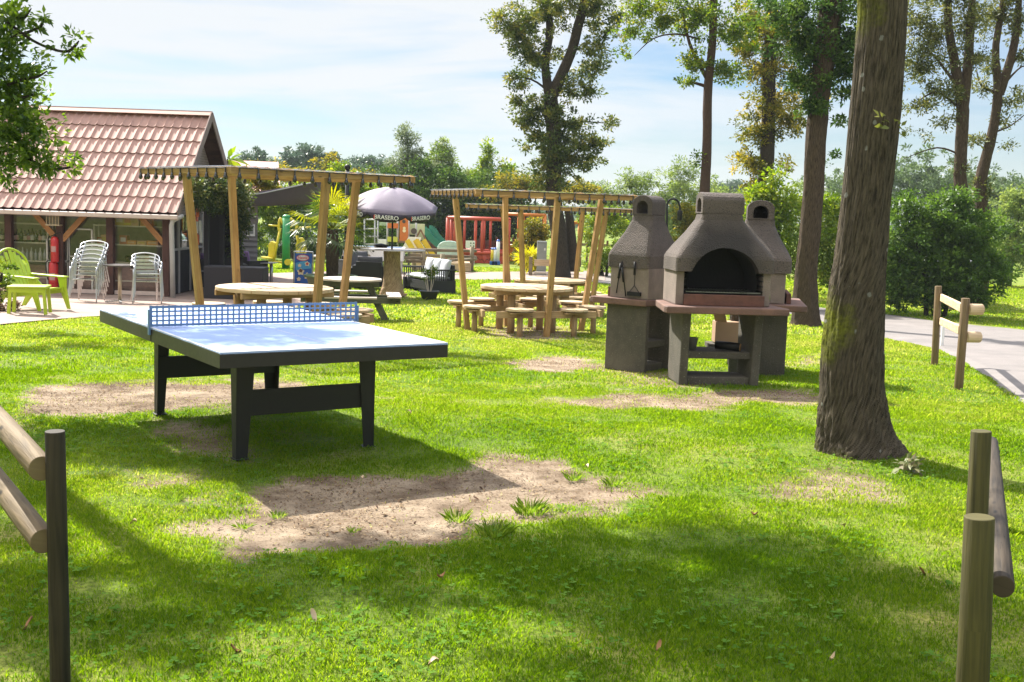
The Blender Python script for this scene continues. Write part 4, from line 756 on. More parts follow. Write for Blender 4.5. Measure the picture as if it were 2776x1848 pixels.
# ================================================================ picnic tables with pergolas
m_poly=glassmat('clear_corrugated_sheet',(.93,.95,.95),.10,.12); m_wire=mat('black_cable',(.015,.015,.015),rough=.5); m_bulb=mat('dark_bulb',(.02,.02,.022),rough=.15,spec=.8)
def make_picnic(loc,rz,label,lights_label,ra=1.36,ztop=2.28,tl=None):
    t=thing('picnic_table',label,'picnic table',loc,rz,'round picnic tables under slanted post pergolas')
    # plank top
    r=.77; top=MB(); npk=9; pw=2*r/npk
    for k in range(npk):
        x0=-r+k*pw+.004; x1=x0+pw-.008; n=7; poly=[]
        xsn=np.linspace(x0,x1,n); poly=[(x,-math.sqrt(max(r*r-x*x,1e-4))) for x in xsn]+[(x,math.sqrt(max(r*r-x*x,1e-4))) for x in xsn[::-1]]
        top.prism([(y,x) for x,y in poly][::-1],(0,0,.70),(0,1,0),(1,0,0),(0,0,1),.045)
    top.build('table_top',m_pinetop,t,bevel=.003)
    for s in (-1,1): mb=MB(); mb.beam((-.68,s*.36,.66),(.68,s*.36,.66),.05,.075); mb.build('batten',m_pinedk,t,bevel=.004)
    for i in (-1,1):
        for j in (-1,1): mb=MB(); mb.tube([(i*.36,j*.30,-.05),(i*.36,j*.30,.66)],.062,14,jit=.02); mb.build('leg',m_pinedk,t)
    for q in range(4):
        M=Matrix.Rotation(q*PI/2,3,'Z'); f=lambda x,y,z:M@Vector((x,y,z))
        mb=MB(); mb.beam(f(-.84,-1.0,.365),f(.84,-1.0,.365),.05,.11); mb.build('seat_beam',m_pinedk,t,bevel=.004)
        mb=MB(); mb.beam(f(0,-1.05,.28) if 0 else f(-.12,-.95,.355),f(-.12,-.30,.355),.045,.09); mb.build('cross_beam',m_pinedk,t,bevel=.003)
        for s in (-1,1):
            sd=MB(); 
            for k in range(3):
                x0=-.225+k*.15+.003; x1=x0+.144; xs_=np.linspace(x0,x1,6); pl=[(x,-math.sqrt(max(.2251**2-x*x,1e-5))) for x in xs_]+[(x,math.sqrt(max(.2251**2-x*x,1e-5))) for x in xs_[::-1]]
                c=f(s*.46,-1.0,.425); sd.prism(pl,c,M@Vector((1,0,0)),M@Vector((0,1,0)),(0,0,1),.035)
            sd.build('seat',m_pinetop,t,bevel=.003)
            mb=MB(); mb.beam(f(s*.46-.19,-1.0,.395),f(s*.46+.19,-1.0,.395),.30,.022); mb.build('seat_batten',m_pinedk,t)
            mb=MB(); mb.tube([f(s*.46,-1.03,-.05),f(s*.46,-1.03,.38)],.047,12,jit=.02); mb.build('seat_leg',m_pinedk,t)
        mb=MB(); tp_=f(0,-ra+.06,ztop-.07); mb.beam(f(0,-1.0,-.05),tp_,.085,.085,up=M@Vector((0,-1,.2))); mb.build('post',m_pine,t,bevel=.004)
    # roof frame
    for q in range(4):
        M=Matrix.Rotation(q*PI/2,3,'Z'); f=lambda x,y,z:M@Vector((x,y,z))
        mb=MB(); mb.beam(f(-ra,-ra+.02,ztop-.035),f(ra-.045,-ra+.02,ztop-.035),.04,.075); mb.build('roof_beam',m_pine,t,bevel=.003)
    for x in (-.45,.45): mb=MB(); mb.beam((x,-ra+.05,ztop-.04),(x,ra-.05,ztop-.04),.04,.05); mb.build('rafter',m_pine,t)
    mb=MB(); n=72; vs=[]
    for k in range(n+1):
        x=-ra-.02+(2*ra+.04)*k/n; z=ztop+.013+.011*math.sin(k*PI/2*1.0)
        vs+= [(x,-ra-.02,z),(x,ra+.02,z)]
    mb._add(vs,[(2*k,2*k+2,2*k+3,2*k+1) for k in range(n)],None,True); mb.build('roof_sheet',m_poly,t)
    # string lights are hung round the beams
    sl_=thing('string_lights',lights_label,'string lights',(loc[0],loc[1],loc[2]+ztop-.1),rz,'festoon string lights hung on the pergolas')
    for q in range(4):
        M=Matrix.Rotation(q*PI/2,3,'Z'); nb=11; off=-ra-.012
        pts=[]
        for k in range(nb):
            x=-ra+.1+(2*ra-.2)*k/(nb-1); dz=random.uniform(-.012,.012); pts.append((x,dz))
        mb=MB(); pp=[]
        for k,(x,dz) in enumerate(pts):
            pp.append(M@Vector((x,off,.098)))
            if k<nb-1: pp.append(M@Vector(((x+pts[k+1][0])/2,off-.004,.092+dz*.4)))
        mb.tube(pp,.006,6,cap=False); mb.build('cable',m_wire,sl_)
        for x,dz in pts:
            mb=MB(); c=M@Vector((x,off-.006,0)); mb.beam(c+Vector((0,0,.10)),c+Vector((0,0,.03)),.016,.010); mb.lathe([(.015,.04),(.018,.015),(.027,-.005),(.027,-.022),(.015,-.042),(.002,-.046)],c,10); mb.build('bulb',m_bulb,sl_)
    return t,sl_
ptB=(.215,18.75,tz(18.75)); ptA=(-3.18,15.0,tz(15.0)); ptC=(.78,24.2,tz(24.2))
pa_,la_=make_picnic(ptA,R(41),'round picnic table under the pergola nearest the hut, behind the tennis table','festoon bulbs strung round the pergola nearest the hut',1.31,2.25)
pb_,lb_=make_picnic(ptB,R(19),'round picnic table with stools under the middle pergola left of the barbecues','festoon bulbs strung round the middle pergola',1.34,2.28)
pc_,lc_=make_picnic(ptC,R(-33),'round picnic table under the farthest pergola, behind the middle one','festoon bulbs strung round the farthest pergola',1.34,2.28)
# ================================================================ small A frame picnic table
m_gwood=wood('grey_green_wood',(.12,.125,.085),(.06,.06,.045)); m_gtop=wood('bleached_wood',(.55,.48,.42),(.4,.34,.29))
p=G(960,872); 
def aframe(loc,rz):
    t=thing('picnic_table','small round topped picnic table with dark sloping legs and bleached seats beside the tree stump','picnic table',loc,rz)
    mb=MB(); mb.disc((0,0,.70),.55,.035,n=24); mb.build('table_top',m_gtop,t,bevel=.004)
    for s in (-1,1):
        for q in (-1,1): mb=MB(); mb.beam((q*.28,s*.12,.69),(q*.62,s*.32 if 0 else s*.28,.0),.045,.11); mb.build('leg',m_gwood,t,bevel=.004)
        mb=MB(); mb.beam((-.88,s*.30,.37),(.88,s*.30,.37),.045,.11); mb.build('seat_beam',m_gwood,t,bevel=.004)
        mb=MB(); mb.beam((-.5,s*.15,.63),(.5,s*.15,.63),.045,.08); mb.build('top_beam',m_gwood,t)
    for q in (-1,1):
        for k in (0,1): mb=MB(); mb.box((q*(.70+k*.13),0,.445),(.12,1.05,.032)); mb.build('seat_plank',m_gtop,t,bevel=.004)
        mb=MB(); mb.box((0,q*.74,.445),(.9,.2,.032)); mb.build('seat_plank',m_gtop,t,bevel=.004)
    return t
aframe((-2.93,20.3,tz(20.3)),R(8))
# ================================================================ tree stump with parasol
m_stump=barkmat('stripped_stump_wood',(.66,.48,.29),(.17,.085,.04))
sb=G(1062,803); Ys=sb.y
t=thing('tree_stump','stripped tree stump used as a high bar table','tree stump',tuple(sb))
pxm=111.
prof=[(1.0,-.05,.36),(1.0,.0,.33),(1,.12,.275),(1,.3,.232),(1,.6,.208),(1,.9,.20),(1,1.13,.205)]
mb=MB(); bark_tube(mb,[sb+Vector((random.uniform(-.015,.015),0,z)) for _,z,_ in prof],[r for *_,r in prof],n=72,seg=8,amp=.11,fa=7,fl=1.1,seed=9); mb.build('trunk',m_stump,t,world=True)
mb=MB(); mb.disc(sb+Vector((0,0,1.135)),.205,.01); mb.build('cut_face',m_gtop,t,world=True)
mb=MB(); mb.disc(sb+Vector((0,0,1.15)),.80,.018,n=36); single(mb,'round_table_top',mat('pale_laminate',(.60,.52,.50),(.52,.45,.43),rough=.35,scale=8),'thin pale round top laid on the tree stump','table top',org=tuple(sb+Vector((0,0,1.15))))
t=thing('frying_pan','black pan with lid standing on the stump top','pan',tuple(D(1032,671,Ys-.1)))
mb=MB(); mb.lathe([(.15,0),(.19,.05),(.2,.055),(.17,.075),(.05,.10),(.015,.105)],n=18); mb.build('pan_body',m_iron,t); mb=MB(); mb.tube([(.18,0,.045),(.42,-.05,.07)],.012,8); mb.build('handle',m_iron,t)
# parasol
m_cloth=mat('faded_purple_cloth',(.215,.18,.24),(.175,.15,.20),rough=.75,scale=2,bump=.15,bscale=8); m_val=mat('dark_purple_cloth',(.045,.035,.065),(.035,.028,.05),rough=.8); m_wtext=mat('white_print',(.85,.85,.85),rough=.6); m_rtext=mat('red_print',(.65,.04,.04),rough=.6)
ub=sb+Vector((-.02,0,1.17)); 
t=thing('parasol','faded purple parasol with dark valance planted in the tree stump','parasol',tuple(ub))
apex=D(1065,509,Ys)-ub
mb=MB(); mb.tube([(0,0,0),(0,0,apex.z*.5)],.022,10); mb.tube([(0,0,apex.z*.48),tuple(apex)],.018,10); mb.build('pole',mat('dark_steel_pole',(.03,.03,.03),rough=.4,metal=.5),t)
NS=8; rim=1.20; drop=.46; tilt=R(14)
Mt=Matrix.Translation(apex)@Matrix.Rotation(R(9),4,'X')@Matrix.Rotation(R(3),4,'Y')
def up_(an,f): 
    zz=-drop*(f**1.75); return Mt@Vector((rim*f*math.cos(an),rim*f*math.sin(an),zz))
mb=MB(); vs=[];fs=[]; nr=10; ns=8; A0=-PI/2
for k in range(NS):
    a0=A0+2*PI*(k-.5)/NS; a1=A0+2*PI*(k+.5)/NS; o=len(vs)
    for i in range(nr+1):
        f=max(i/nr,.001)
        for j in range(ns+1):
            tt=j/ns; q=up_(a0,f).lerp(up_(a1,f),tt); q+= (Mt.to_3x3()@Vector((0,0,1)))*(-.055*math.sin(PI*tt)*f*.2+.03*math.sin(PI*tt)*math.sin(PI*f)); vs.append(q)
    for i in range(nr):
        for j in range(ns): fs.append((o+i*(ns+1)+j,o+i*(ns+1)+j+1,o+(i+1)*(ns+1)+j+1,o+(i+1)*(ns+1)+j))
mb._add(vs,fs,None,True); can=mb.build('canopy',m_cloth,t); sd=can.modifiers.new('thickness','SOLIDIFY'); sd.thickness=.004
for k in range(NS):
    a0=A0+2*PI*(k-.5)/NS; a1=A0+2*PI*(k+.5)/NS; mb=MB(); vs=[]; p0=up_(a0,1);p1=up_(a1,1); dn=(Mt.to_3x3()@Vector((0,0,-1)))
    for j in range(13):
        tt=j/12; q=p0.lerp(p1,tt); out_=Vector(((p0+p1)/2-apex)); out_.z=0; out_.normalize(); L=.06+.15*math.sin(PI*tt)**.7; vs+=[q,q+dn*L+out_*(-.02)]
    mb._add(vs,[(2*j,2*j+2,2*j+3,2*j+1) for j in range(12)],None,True); v=mb.build('valance',m_val,t); sd=v.modifiers.new('thickness','SOLIDIFY'); sd.thickness=.003
    cen=(p0+p1)/2; xd=(p1-p0).normalized(); nd=xd.cross(-dn).normalized()
    if nd.dot(cen-apex)<0: nd=-nd
    if (k in (0,1,NS-1)):
        pos=cen+dn*.098+nd*.012+Vector((0,0,0))
        lettering('lettering','BRASERO',.14,tuple(pos),xd,nd,m_wtext,v,.002); 
        mb=MB(); yd=nd.cross(xd); q=pos-xd*.30+nd*.003; mb.prism([(0,-.05),(.022,-.05),(.022,.05),(0,.05)],q,xd,yd,nd,.004); mb.build('red_stroke',m_rtext,v)
    if k: pass
for k in range(NS):
    a0=A0+2*PI*(k-.5)/NS; mb=MB(); mb.beam(up_(a0,.04)-Vector((0,0,.02)),up_(a0,.98)-Vector((0,0,.02)),.01,.01); mb.build('rib',m_iron,t)
mb=MB(); mb.sphere(apex+Vector((0,0,.05)),.05,10,8,(1,1,1.2)); mb.lathe([(.09,-.02),(.04,.02),(.03,.03)],apex,12); mb.build('finial',m_val,t)
# ================================================================ rattan sofa, chairs, pots near the stump
m_rattan=mat('black_rattan',(.018,.018,.022),(.008,.008,.010),rough=.6,scale=60,bump=.6,bscale=120); m_cush=mat('grey_cushion',(.52,.54,.57),(.44,.46,.49),rough=.9,scale=6,bump=.2); m_cushd=mat('charcoal_cushion',(.085,.085,.10),(.06,.06,.075),rough=.9,scale=6,bump=.2); m_purp=mat('purple_cushion',(.20,.12,.28),(.15,.09,.22),rough=.9,scale=6)
def cushion(mb,c,d,rz=0,rx=0):
    n=8; M=Matrix.Rotation(rz,3,'Z')@Matrix.Rotation(rx,3,'X'); vs=[];c=Vector(c)
    for s in (-1,1):
        for i in range(n+1):
            for j in range(n+1):
                u=i/n*2-1;v=j/n*2-1; e=(1-u**4)*(1-v**4); vs.append(c+M@Vector((u*d[0]/2,s*d[2]/2*(.35+.65*e),v*d[1]/2)))
    m=(n+1)**2; fs=[]
    for i in range(n):
        for j in range(n): a=i*(n+1)+j; fs+= [(a,a+1,a+n+2,a+n+1),(m+a,m+a+n+1,m+a+n+2,m+a+1)]
    for i in range(n):
        for e in (0,n): a=i*(n+1)+e; fs.append((a,a+n+1,m+a+n+1,m+a))
        for e in (0,n): a=e*(n+1)+i; fs.append((a,a+1,m+a+1,m+a))
    mb._add(vs,fs,None,True)
def sofa(name,loc,rz,label,L,cm,nback,cat,group=None,slat=False):
    t=thing(name,label,cat,loc,rz,group)
    mb=MB(); mb.box((0,.02,.20),(L-.16,.70,.24)); mb.build('seat_base',m_rattan,t,bevel=.01)
    for s in (-1,1): 
        mb=MB(); mb.box((s*(L/2-.05),0,.17),(.10,.80,.34)); 
        if slat:
            for k in range(13): mb.box((s*(L/2-.05),-.38+k*.063,.47),(.03,.022,.27))
        else: mb.box((s*(L/2-.05),0,.47),(.10,.80,.27))
        mb.box((s*(L/2-.05),0,.62),(.11,.82,.04)); mb.build('arm',m_rattan,t)
    mb=MB(); mb.box((0,.38,.45),(L-.2,.07,.60)); mb.build('back_frame',m_rattan,t,bevel=.01)
    w_=(L-.22)/nback
    for k in range(nback):
        x=-(L-.22)/2+w_*(k+.5); mb=MB(); cushion(mb,(x,.24,.64),(w_*.98,.5,.17),0,R(-12)); mb.build('back_cushion',cm,t)
        mb=MB(); cushion(mb,(x,-.03,.40),(w_*.99,.62,.15),0,R(90)); mb.build('seat_cushion',cm,t)
    return t
sofa('garden_sofa',tuple(G(1150,790)+Vector((.1,.2,0))),R(-62),'black garden sofa with light grey cushions right of the tree stump',1.75,m_cush,3,'sofa',slat=True)
g_='black garden armchairs with charcoal cushions'
sofa('garden_armchair',tuple(G(1010,785)+Vector((-.05,.4,0))),R(170),'black armchair with its back to us, left of the tree stump',.92,m_cushd,1,'armchair',g_)
sofa('garden_armchair',tuple(G(955,775)+Vector((-.1,2.0,0))),R(30),'black armchair with a charcoal back cushion behind the round planter',1.0,m_cushd,1,'armchair',g_)
def pot(name,loc,r,h,m,label,cat='plant pot'):
    t=thing(name,label,cat,loc); mb=MB(); mb.lathe([(r*.72,0),(r*.95,h*.88),(r*1.06,h*.9),(r*1.06,h),(r*.95,h),(r*.88,h*.85),(.001,h*.82)],n=28); mb.build('pot_body',m,t); 
    mb=MB(); mb.disc((0,0,h*.83),r*.9,.01); mb.build('soil',m_soot,t); return t
m_dpot=mat('charcoal_plastic',(.05,.055,.055),rough=.5)
pp=G(1163,812); pot('plant_pot',tuple(pp),.235,.22,m_dpot,'low charcoal pot on the lawn in front of the grey sofa')
t=thing('shrub','thin multi stemmed young shrub growing in the charcoal pot','shrub',tuple(pp+Vector((0,0,.18))))
for k in range(6):
    a=k*1.05; P_,R_=smooth_path([(0.03*math.cos(a),.03*math.sin(a),0),(.09*math.cos(a),.08*math.sin(a),.22),(.16*math.cos(a)-.03,.12*math.sin(a),.5+.05*k)],[.012,.009,.004],4); mb=MB(); mb.tube(P_,R_,6); mb.build('stem',m_gtop,t)
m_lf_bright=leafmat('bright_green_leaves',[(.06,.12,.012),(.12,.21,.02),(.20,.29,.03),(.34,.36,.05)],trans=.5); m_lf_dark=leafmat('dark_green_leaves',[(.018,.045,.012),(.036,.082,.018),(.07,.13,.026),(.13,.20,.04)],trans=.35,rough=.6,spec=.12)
foliage('foliage',[(-.05,0,.42,.16,.12,.18),(.1,0,.55,.12,.1,.15)],420,.06,m_lf_mid,t,seed=51,clump=.05,nclump=26,world=False)
# ================================================================ the hut with the tiled roof
HY=24.5; eaveR=D(487,578,HY); ez=eaveR.z; XR=-7.32; YR=27.2; rz_=D(549,306,YR).z-.06; XL=-14.5; zg=tz(24.6)+.055
m_tile=mat('faded_red_steel_tiles',(.47,.29,.245),(.33,.195,.165),rough=.7,scale=1.3,spec=.2,speck=((.28,.20,.15),14,.70)); m_fascia=mat('pale_fascia',(.62,.50,.45),(.5,.4,.36),rough=.5); m_brown=wood('brown_stained_timber',(.095,.045,.035),(.05,.024,.02)); m_brace=wood('orange_brace',(.42,.21,.08),(.28,.13,.05)); m_dark=mat('dark_interior',(.10,.09,.08),(.07,.065,.06),rough=.9); m_bwall=mat('interior_block_wall',(.40,.36,.31),(.30,.27,.23),rough=.9,scale=8)
m_shingle,nt3,n3_,l3=new_mat('shingle_siding'); o3=N(nt3,'ShaderNodeOutputMaterial'); b3=N(nt3,'ShaderNodeBsdfPrincipled'); b3.inputs['Roughness'].default_value=.85; l3.new(b3.outputs[0],o3.inputs[0]); t3=N(nt3,'ShaderNodeTexCoord'); br=N(nt3,'ShaderNodeTexBrick'); br.inputs['Scale'].default_value=4.2; br.inputs['Color1'].default_value=(.26,.20,.18,1); br.inputs['Color2'].default_value=(.33,.26,.235,1); br.inputs['Mortar'].default_value=(.07,.05,.045,1); br.inputs['Mortar Size'].default_value=.014; l3.new(t3.outputs['UV'],br.inputs['Vector']); l3.new(br.outputs[0],b3.inputs['Base Color'])
t=hut=thing('shop_hut','timber shop hut with a faded red tiled roof and glazed front at the left','hut',(-10,25,tz(25)))
hb=Vector(hut.location)
def roofside(sgn):
    nrow=7; tw=.197; mb=MB(); vs=[];fs=[]; L=math.hypot(YR-HY,rz_-ez); Ld=Vector((0,(HY-YR)*(1 if sgn>0 else -1),ez-rz_))
    ridge=Vector((0,YR,rz_)); e=Ld.normalized(); nrm=Vector((0,-e.z*(1 if sgn>0 else -1)*-1,abs(e.y))) 
    nrm=Vector((1,0,0)).cross(e); nrm=nrm if nrm.z>0 else -nrm
    nxs=int((XR-XL)/tw*8); 
    for row in range(nrow):
        for kk,(s,up) in enumerate(((row/nrow-.002,.0),((row+.5)/nrow,.014),((row+1)/nrow+.006,.028))):
            for i in range(nxs+1):
                x=XL+(XR-XL)*i/nxs; ph=((XR-x)/tw)%1; w_=.026*math.exp(-((min(ph,1-ph))/.11)**2)+.005*math.cos(2*PI*ph)
                p=ridge+e*(L*s)+nrm*(up+w_); vs.append((x,p.y,p.z))
    R1=nxs+1
    for r_ in range(nrow*3-1):
        for i in range(nxs): a=r_*R1+i; fs.append((a,a+1,a+R1+1,a+R1))
    mb._add(vs,fs,None,True); o=mb.build('roof_tiles' if sgn>0 else 'roof_back',m_tile,t,world=True)
    try: 
        for p in o.data.polygons: p.use_smooth=True
        o.data.set_sharp_from_angle(angle=R(35))
    except Exception: pass
    return o
roofside(1); roofside(-1)
mb=MB(); mb.beam((XL,YR-.07,rz_+.05),(XR+.03,YR-.07,rz_+.05),.20,.012,up=(0,-.5,.8)); mb.beam((XL,YR+.07,rz_+.05),(XR+.03,YR+.07,rz_+.05),.20,.012,up=(0,.5,.8)); mb.build('ridge_cap',m_tile,t,world=True)
YB=2*YR-HY
mb=MB(); mb.beam((XR+.02,HY-.03,ez-.02),(XR+.02,YR,rz_+.01),.025,.20,up=(0,-.6,.8)); mb.beam((XR+.021,YB+.03,ez-.02),(XR+.021,YR,rz_+.01),.025,.20,up=(0,.6,.8)); mb.build('bargeboard',wood('grey_bargeboard',(.30,.22,.20),(.2,.14,.13)),t,world=True)
mb=MB(); mb.beam((XL,HY-.05,ez-.09),(XR+.04,HY-.05,ez-.09),.12,.10); mb.build('gutter',m_fascia,t,world=True,bevel=.02)
# soffit planes
XW=XR-.42; YW=HY+.30                                   # gable wall, front wall
mb=MB(); mb.quad((XL,HY,ez-.05),(XR,HY,ez-.05),(XR,YR,rz_-.06),(XL,YR,rz_-.06)); mb.quad((XL,YB,ez-.05),(XL,YR,rz_-.065),(XR,YR,rz_-.065),(XR,YB,ez-.05)); so_=mb.build('soffit',m_brown,t,world=True)
# gable wall: triangle of shingles and lower wall
mb=MB(); mb.prism([(HY+.2,ez+.08),(YB-.2,ez+.08),(YR,rz_-.12)],(XW,0,0),(0,1,0),(0,0,1),(1,0,0),.06); mb.prism([(YW,zg),(YB-.3,zg),(YB-.3,ez+.08),(YW,ez+.08)],(XW-.001,0,0),(0,1,0),(0,0,1),(1,0,0),.05); mb.build('gable_wall',m_shingle,t,world=True)
for yy in (YR-1.2,YR,YR+1.2): 
    z=rz_-.22-abs(yy-YR)*((rz_-ez)/(YR-HY)); mb=MB(); mb.beam((XW-.1,yy,z),(XR,yy,z),.08,.14); mb.build('purlin',m_brown,t,world=True)
# front: posts, sills, glass, shelves
def fx(px,py=700): return D(px,py,YW).x
zt=ez-.05; posts=[fx(26),fx(165),fx(300),fx(452)]
for x in posts+[fx(26)-(fx(165)-fx(26)),fx(26)-2*(fx(165)-fx(26))]: mb=MB(); mb.beam((x,YW,zg),(x,YW,zt+.1),.15,.14,up=(0,1,0)); mb.build('post',m_brown,t,world=True,bevel=.006)
mb=MB(); mb.beam((XL,YW+.01,zt+.07),(XW+.06,YW+.01,zt+.07),.1,.16); mb.build('wall_plate',m_brown,t,world=True)
mb=MB(); mb.beam((XL,YW+.06,zg+.04),(XW,YW+.06,zg+.04),.10,.09); mb.build('sill',m_fascia,t,world=True,bevel=.005)
for (x0,dx) in ((fx(165),-.62),(fx(165),.62),(fx(452),-.62)):
    mb=MB(); mb.beam((x0+math.copysign(.05,dx),YW-.03,zt-.62),(x0+dx,YW-.03,zt+.02),.05,.12); mb.build('brace',m_brace,t,world=True,bevel=.004)
m_gl=glassmat('shop_glass',(.92,.91,.90),.02,.01)
fr=[XL]+sorted([fx(26)-(fx(165)-fx(26)),fx(26),fx(165),fx(300),fx(452)])+[XW]
for a_,b_ in zip(fr[:-1],fr[1:]):
    w=MB(); w.box(((a_+b_)/2,YW+.075,(zg+zt)/2+.05),(b_-a_-.1,.012,zt-zg-.1)); w.build('window_pane',m_gl,t,world=True)
m_frame=mat('pale_metal_frame',(.50,.49,.44),(.42,.41,.37),rough=.5)
for px0,px1,pyt in ((125,182,648),(184,247,620)):
    x0,x1=fx(px0),fx(px1); z1=D(px0,pyt,YW).z; mb=MB()
    for x in (x0,x1): mb.beam((x,YW+.06,zg+.05),(x,YW+.06,z1),.035,.03)
    for z in (z1,(z1+zg)/2+.1,zg+.7): mb.beam((x0,YW+.06,z),(x1,YW+.06,z),.03,.03)
    mb.build('door_frame',m_frame,t,world=True)
# interior
YI=YW+1.9
mb=MB(); mb.box(((XL+XW)/2,YI,(zg+zt)/2),(XW-XL,.08,zt-zg)); mb.build('inner_wall',m_bwall,t,world=True)
mb=MB(); mb.box(((XL+XW)/2,YW+.35,zg+.30),(XW-XL-.1,.06,.55)); mb.build('low_brick_wall',mat('inner_brick',(.30,.19,.15),(.2,.13,.11),rough=.9,scale=14),t,world=True)
mb=MB(); mb.box(((XL+XW)/2,(YW+YI)/2,zg-.005),(XW-XL,1.9,.02)); mb.build('floor',m_dark,t,world=True)
mb=MB(); mb.box(((XL+XW)/2,(YW+YI)/2,zt+.12),(XW-XL,1.8,.02)); mb.build('ceiling',m_dark,t,world=True)
# shelving units and their stock
m_shelf=mat('cream_shelf_metal',(.62,.60,.50),(.55,.53,.44),rough=.5); YS=YW+.42
def shelf(px0,px1,pys,label,pyb=820):
    x0,x1=fx(px0),fx(px1); t_=thing('shelf_unit',label,'shelf unit',((x0+x1)/2,YS,zg),0,'cream metal shelf units behind the shop glass'); zs=[]
    for x in (x0,x1):
        for yy in (YS-.14,YS+.14): mb=MB(); mb.beam((x,yy,zg),(x,yy,D(px0,pys[0],YS).z+.05),.03,.03); mb.build('upright',m_shelf,t_,world=True)
    for py in pys: z=D((px0+px1)/2,py,YS).z; zs.append(z); mb=MB(); mb.box(((x0+x1)/2,YS,z),(x1-x0,.3,.028)); mb.build('shelf',m_shelf,t_,world=True)
    return x0,x1,zs
mb_bot=[mat('dark_bottle_glass',(.02,.03,.02),rough=.08,spec=.8),mat('brown_bottle_glass',(.06,.03,.015),rough=.1,spec=.8),mat('clear_bottle',(.45,.50,.50),rough=.1,spec=.8),mat('white_bottle',(.65,.66,.62),rough=.3)]
m_lab=[mat('cream_label',(.62,.58,.45),rough=.7),mat('pink_label',(.6,.35,.35),rough=.7),mat('white_label',(.7,.7,.68),rough=.7)]
def bottle(p,m,h,lab,label,grp):
    t_=thing('bottle',label,'bottle',p,0,grp); mb=MB(); r=h*.15; mb.lathe([(r,0),(r,h*.6),(r*.4,h*.75),(r*.35,h),(.001,h)],n=8); mb.build('bottle_body',m,t_)
    if lab is not None: mb=MB(); mb.lathe([(r*1.04,h*.15),(r*1.04,h*.5)],n=8); mb.build('paper_label',lab,t_)
x0,x1,zs=shelf(-60,116,(604,655,704,748),'left shelf unit with bottles, beside the fire extinguisher')
for k in range(15):
    bottle((x0+.12+k*(x1-x0-.2)/14.5,YS-.05,zs[1]+.014),mb_bot[k%2],.26+.02*(k%3),m_lab[k%3] if k%4 else None,'dark labelled bottle on the second shelf of the left unit','dark bottles on the left shelf unit')
for k in range(13):
    bottle((x0+.14+k*(x1-x0-.2)/12.5,YS-.05,zs[2]+.014),mb_bot[2+(k%2)],.25+.03*(k%2),None,'clear or white bottle on the third shelf of the left unit','pale bottles on the left shelf unit')
x0,x1,zs=shelf(243,440,(612,663,711,760),'right shelf unit with food boxes, behind the stacked chairs')
bx=[((.62,.52,.05),'yellow'),((.55,.45,.12),'mustard'),((.60,.28,.08),'orange'),((.45,.16,.08),'rust'),((.58,.40,.22),'tan')]
def sbox(x,z,w,h,ci,where):
    t_=thing('food_box',f'{bx[ci][1]} food box {where}','box',(x,YS-.04,z)); mb=MB(); mb.box((0,0,h/2),(w,.2,h)); mb.build('box_body',bm[ci],t_,bevel=.003); mb=MB(); mb.box((0,-.101,h*.52),(w*.7,.004,h*.45)); mb.build('printed_panel',m_lab[(ci+2)%3] if ci%2 else bm[(ci+2)%5],t_)
bm=[mat(n+'_card',c,rough=.7,scale=10) for c,n in bx]
for k,(px,ci,w,h,wh) in enumerate([(312,1,.2,.22,'left of the top shelf of the right unit'),(334,0,.19,.2,'next to the mustard box on the top shelf'),(354,4,.18,.23,'in the middle of the top shelf of the right unit'),(388,2,.30,.18,'at the right end of the top shelf')]): sbox(fx(px),zs[0]+.014,w,h,ci,wh)
for k,(px,ci,w,h,wh) in enumerate([(258,3,.12,.14,'at the left end of the second shelf'),(274,4,.2,.2,'beside the rust box at the left of the second shelf'),(322,3,.16,.2,'just right of the brown post on the second shelf'),(344,2,.2,.09,'low on the second shelf, first of three trays'),(372,4,.2,.09,'low in the middle of the second shelf'),(402,2,.26,.10,'longest tray at the right of the second shelf')]): sbox(fx(px),zs[1]+.014,w,h,ci,wh)
for k,(px,h) in enumerate(((352,.10),(366,.10),(384,.20),(330,.14))):
    t_=thing('jar',['small white jar left on the third shelf','small pale jar right of the white one on the third shelf','tall rust red jar on the third shelf of the right unit','brown jar beside the post on the third shelf'][k],'jar',(fx(px),YS-.05,zs[2]+.014)); mb=MB(); mb.lathe([(.05,0),(.055,h*.8),(.04,h*.85)],n=12); mb.build('jar_body',[mb_bot[3],m_lab[0],bm[3],mb_bot[1]][k],t_); mb=MB(); mb.lathe([(.045,h*.85),(.045,h),(.001,h)],n=12); mb.build('lid',m_iron,t_)
# downpipe
m_pvc=mat('grey_pvc',(.42,.40,.38),(.36,.34,.32),rough=.45); a=D(464,600,HY-.02); b=D(473,822,HY-.02)
mb=MB(); mb.tube([D(495,585,HY+.1),D(484,590,HY),D(468,598,HY-.02),D(465,612,HY-.02),D(467,700,HY-.02),D(469,820,HY-.02)],[.045,.05,.055,.055,.055,.055],14); mb.build('downpipe',m_pvc,t,world=True)
# gable side ground floor: dark glazed porch with items
mb=MB(); 
for yy in (YW+.05,YW+.9,YW+1.8,YW+2.8): mb.beam((XW+.09,yy,zg),(XW+.09,yy,ez+.1),.06,.06)
mb.beam((XW+.09,YW,zg+1.0),(XW+.09,YW+2.8,zg+1.0),.05,.05); mb.build('porch_frame',m_pvc,t,world=True)
m_bl=mat('black_panel',(.018,.016,.022),(.012,.011,.015),rough=.7,scale=8)
mb=MB(); mb.box((XW+.07,YW+1.3,zg+.5),(.03,2.6,1.0)); mb.build('porch_panel',m_bl,t,world=True)
mb=MB(); mb.box((XW+.065,YW+1.3,zg+1.4),(.02,2.5,.75)); mb.build('porch_pane',glassmat('porch_glass',(.25,.28,.27),.2),t,world=True)
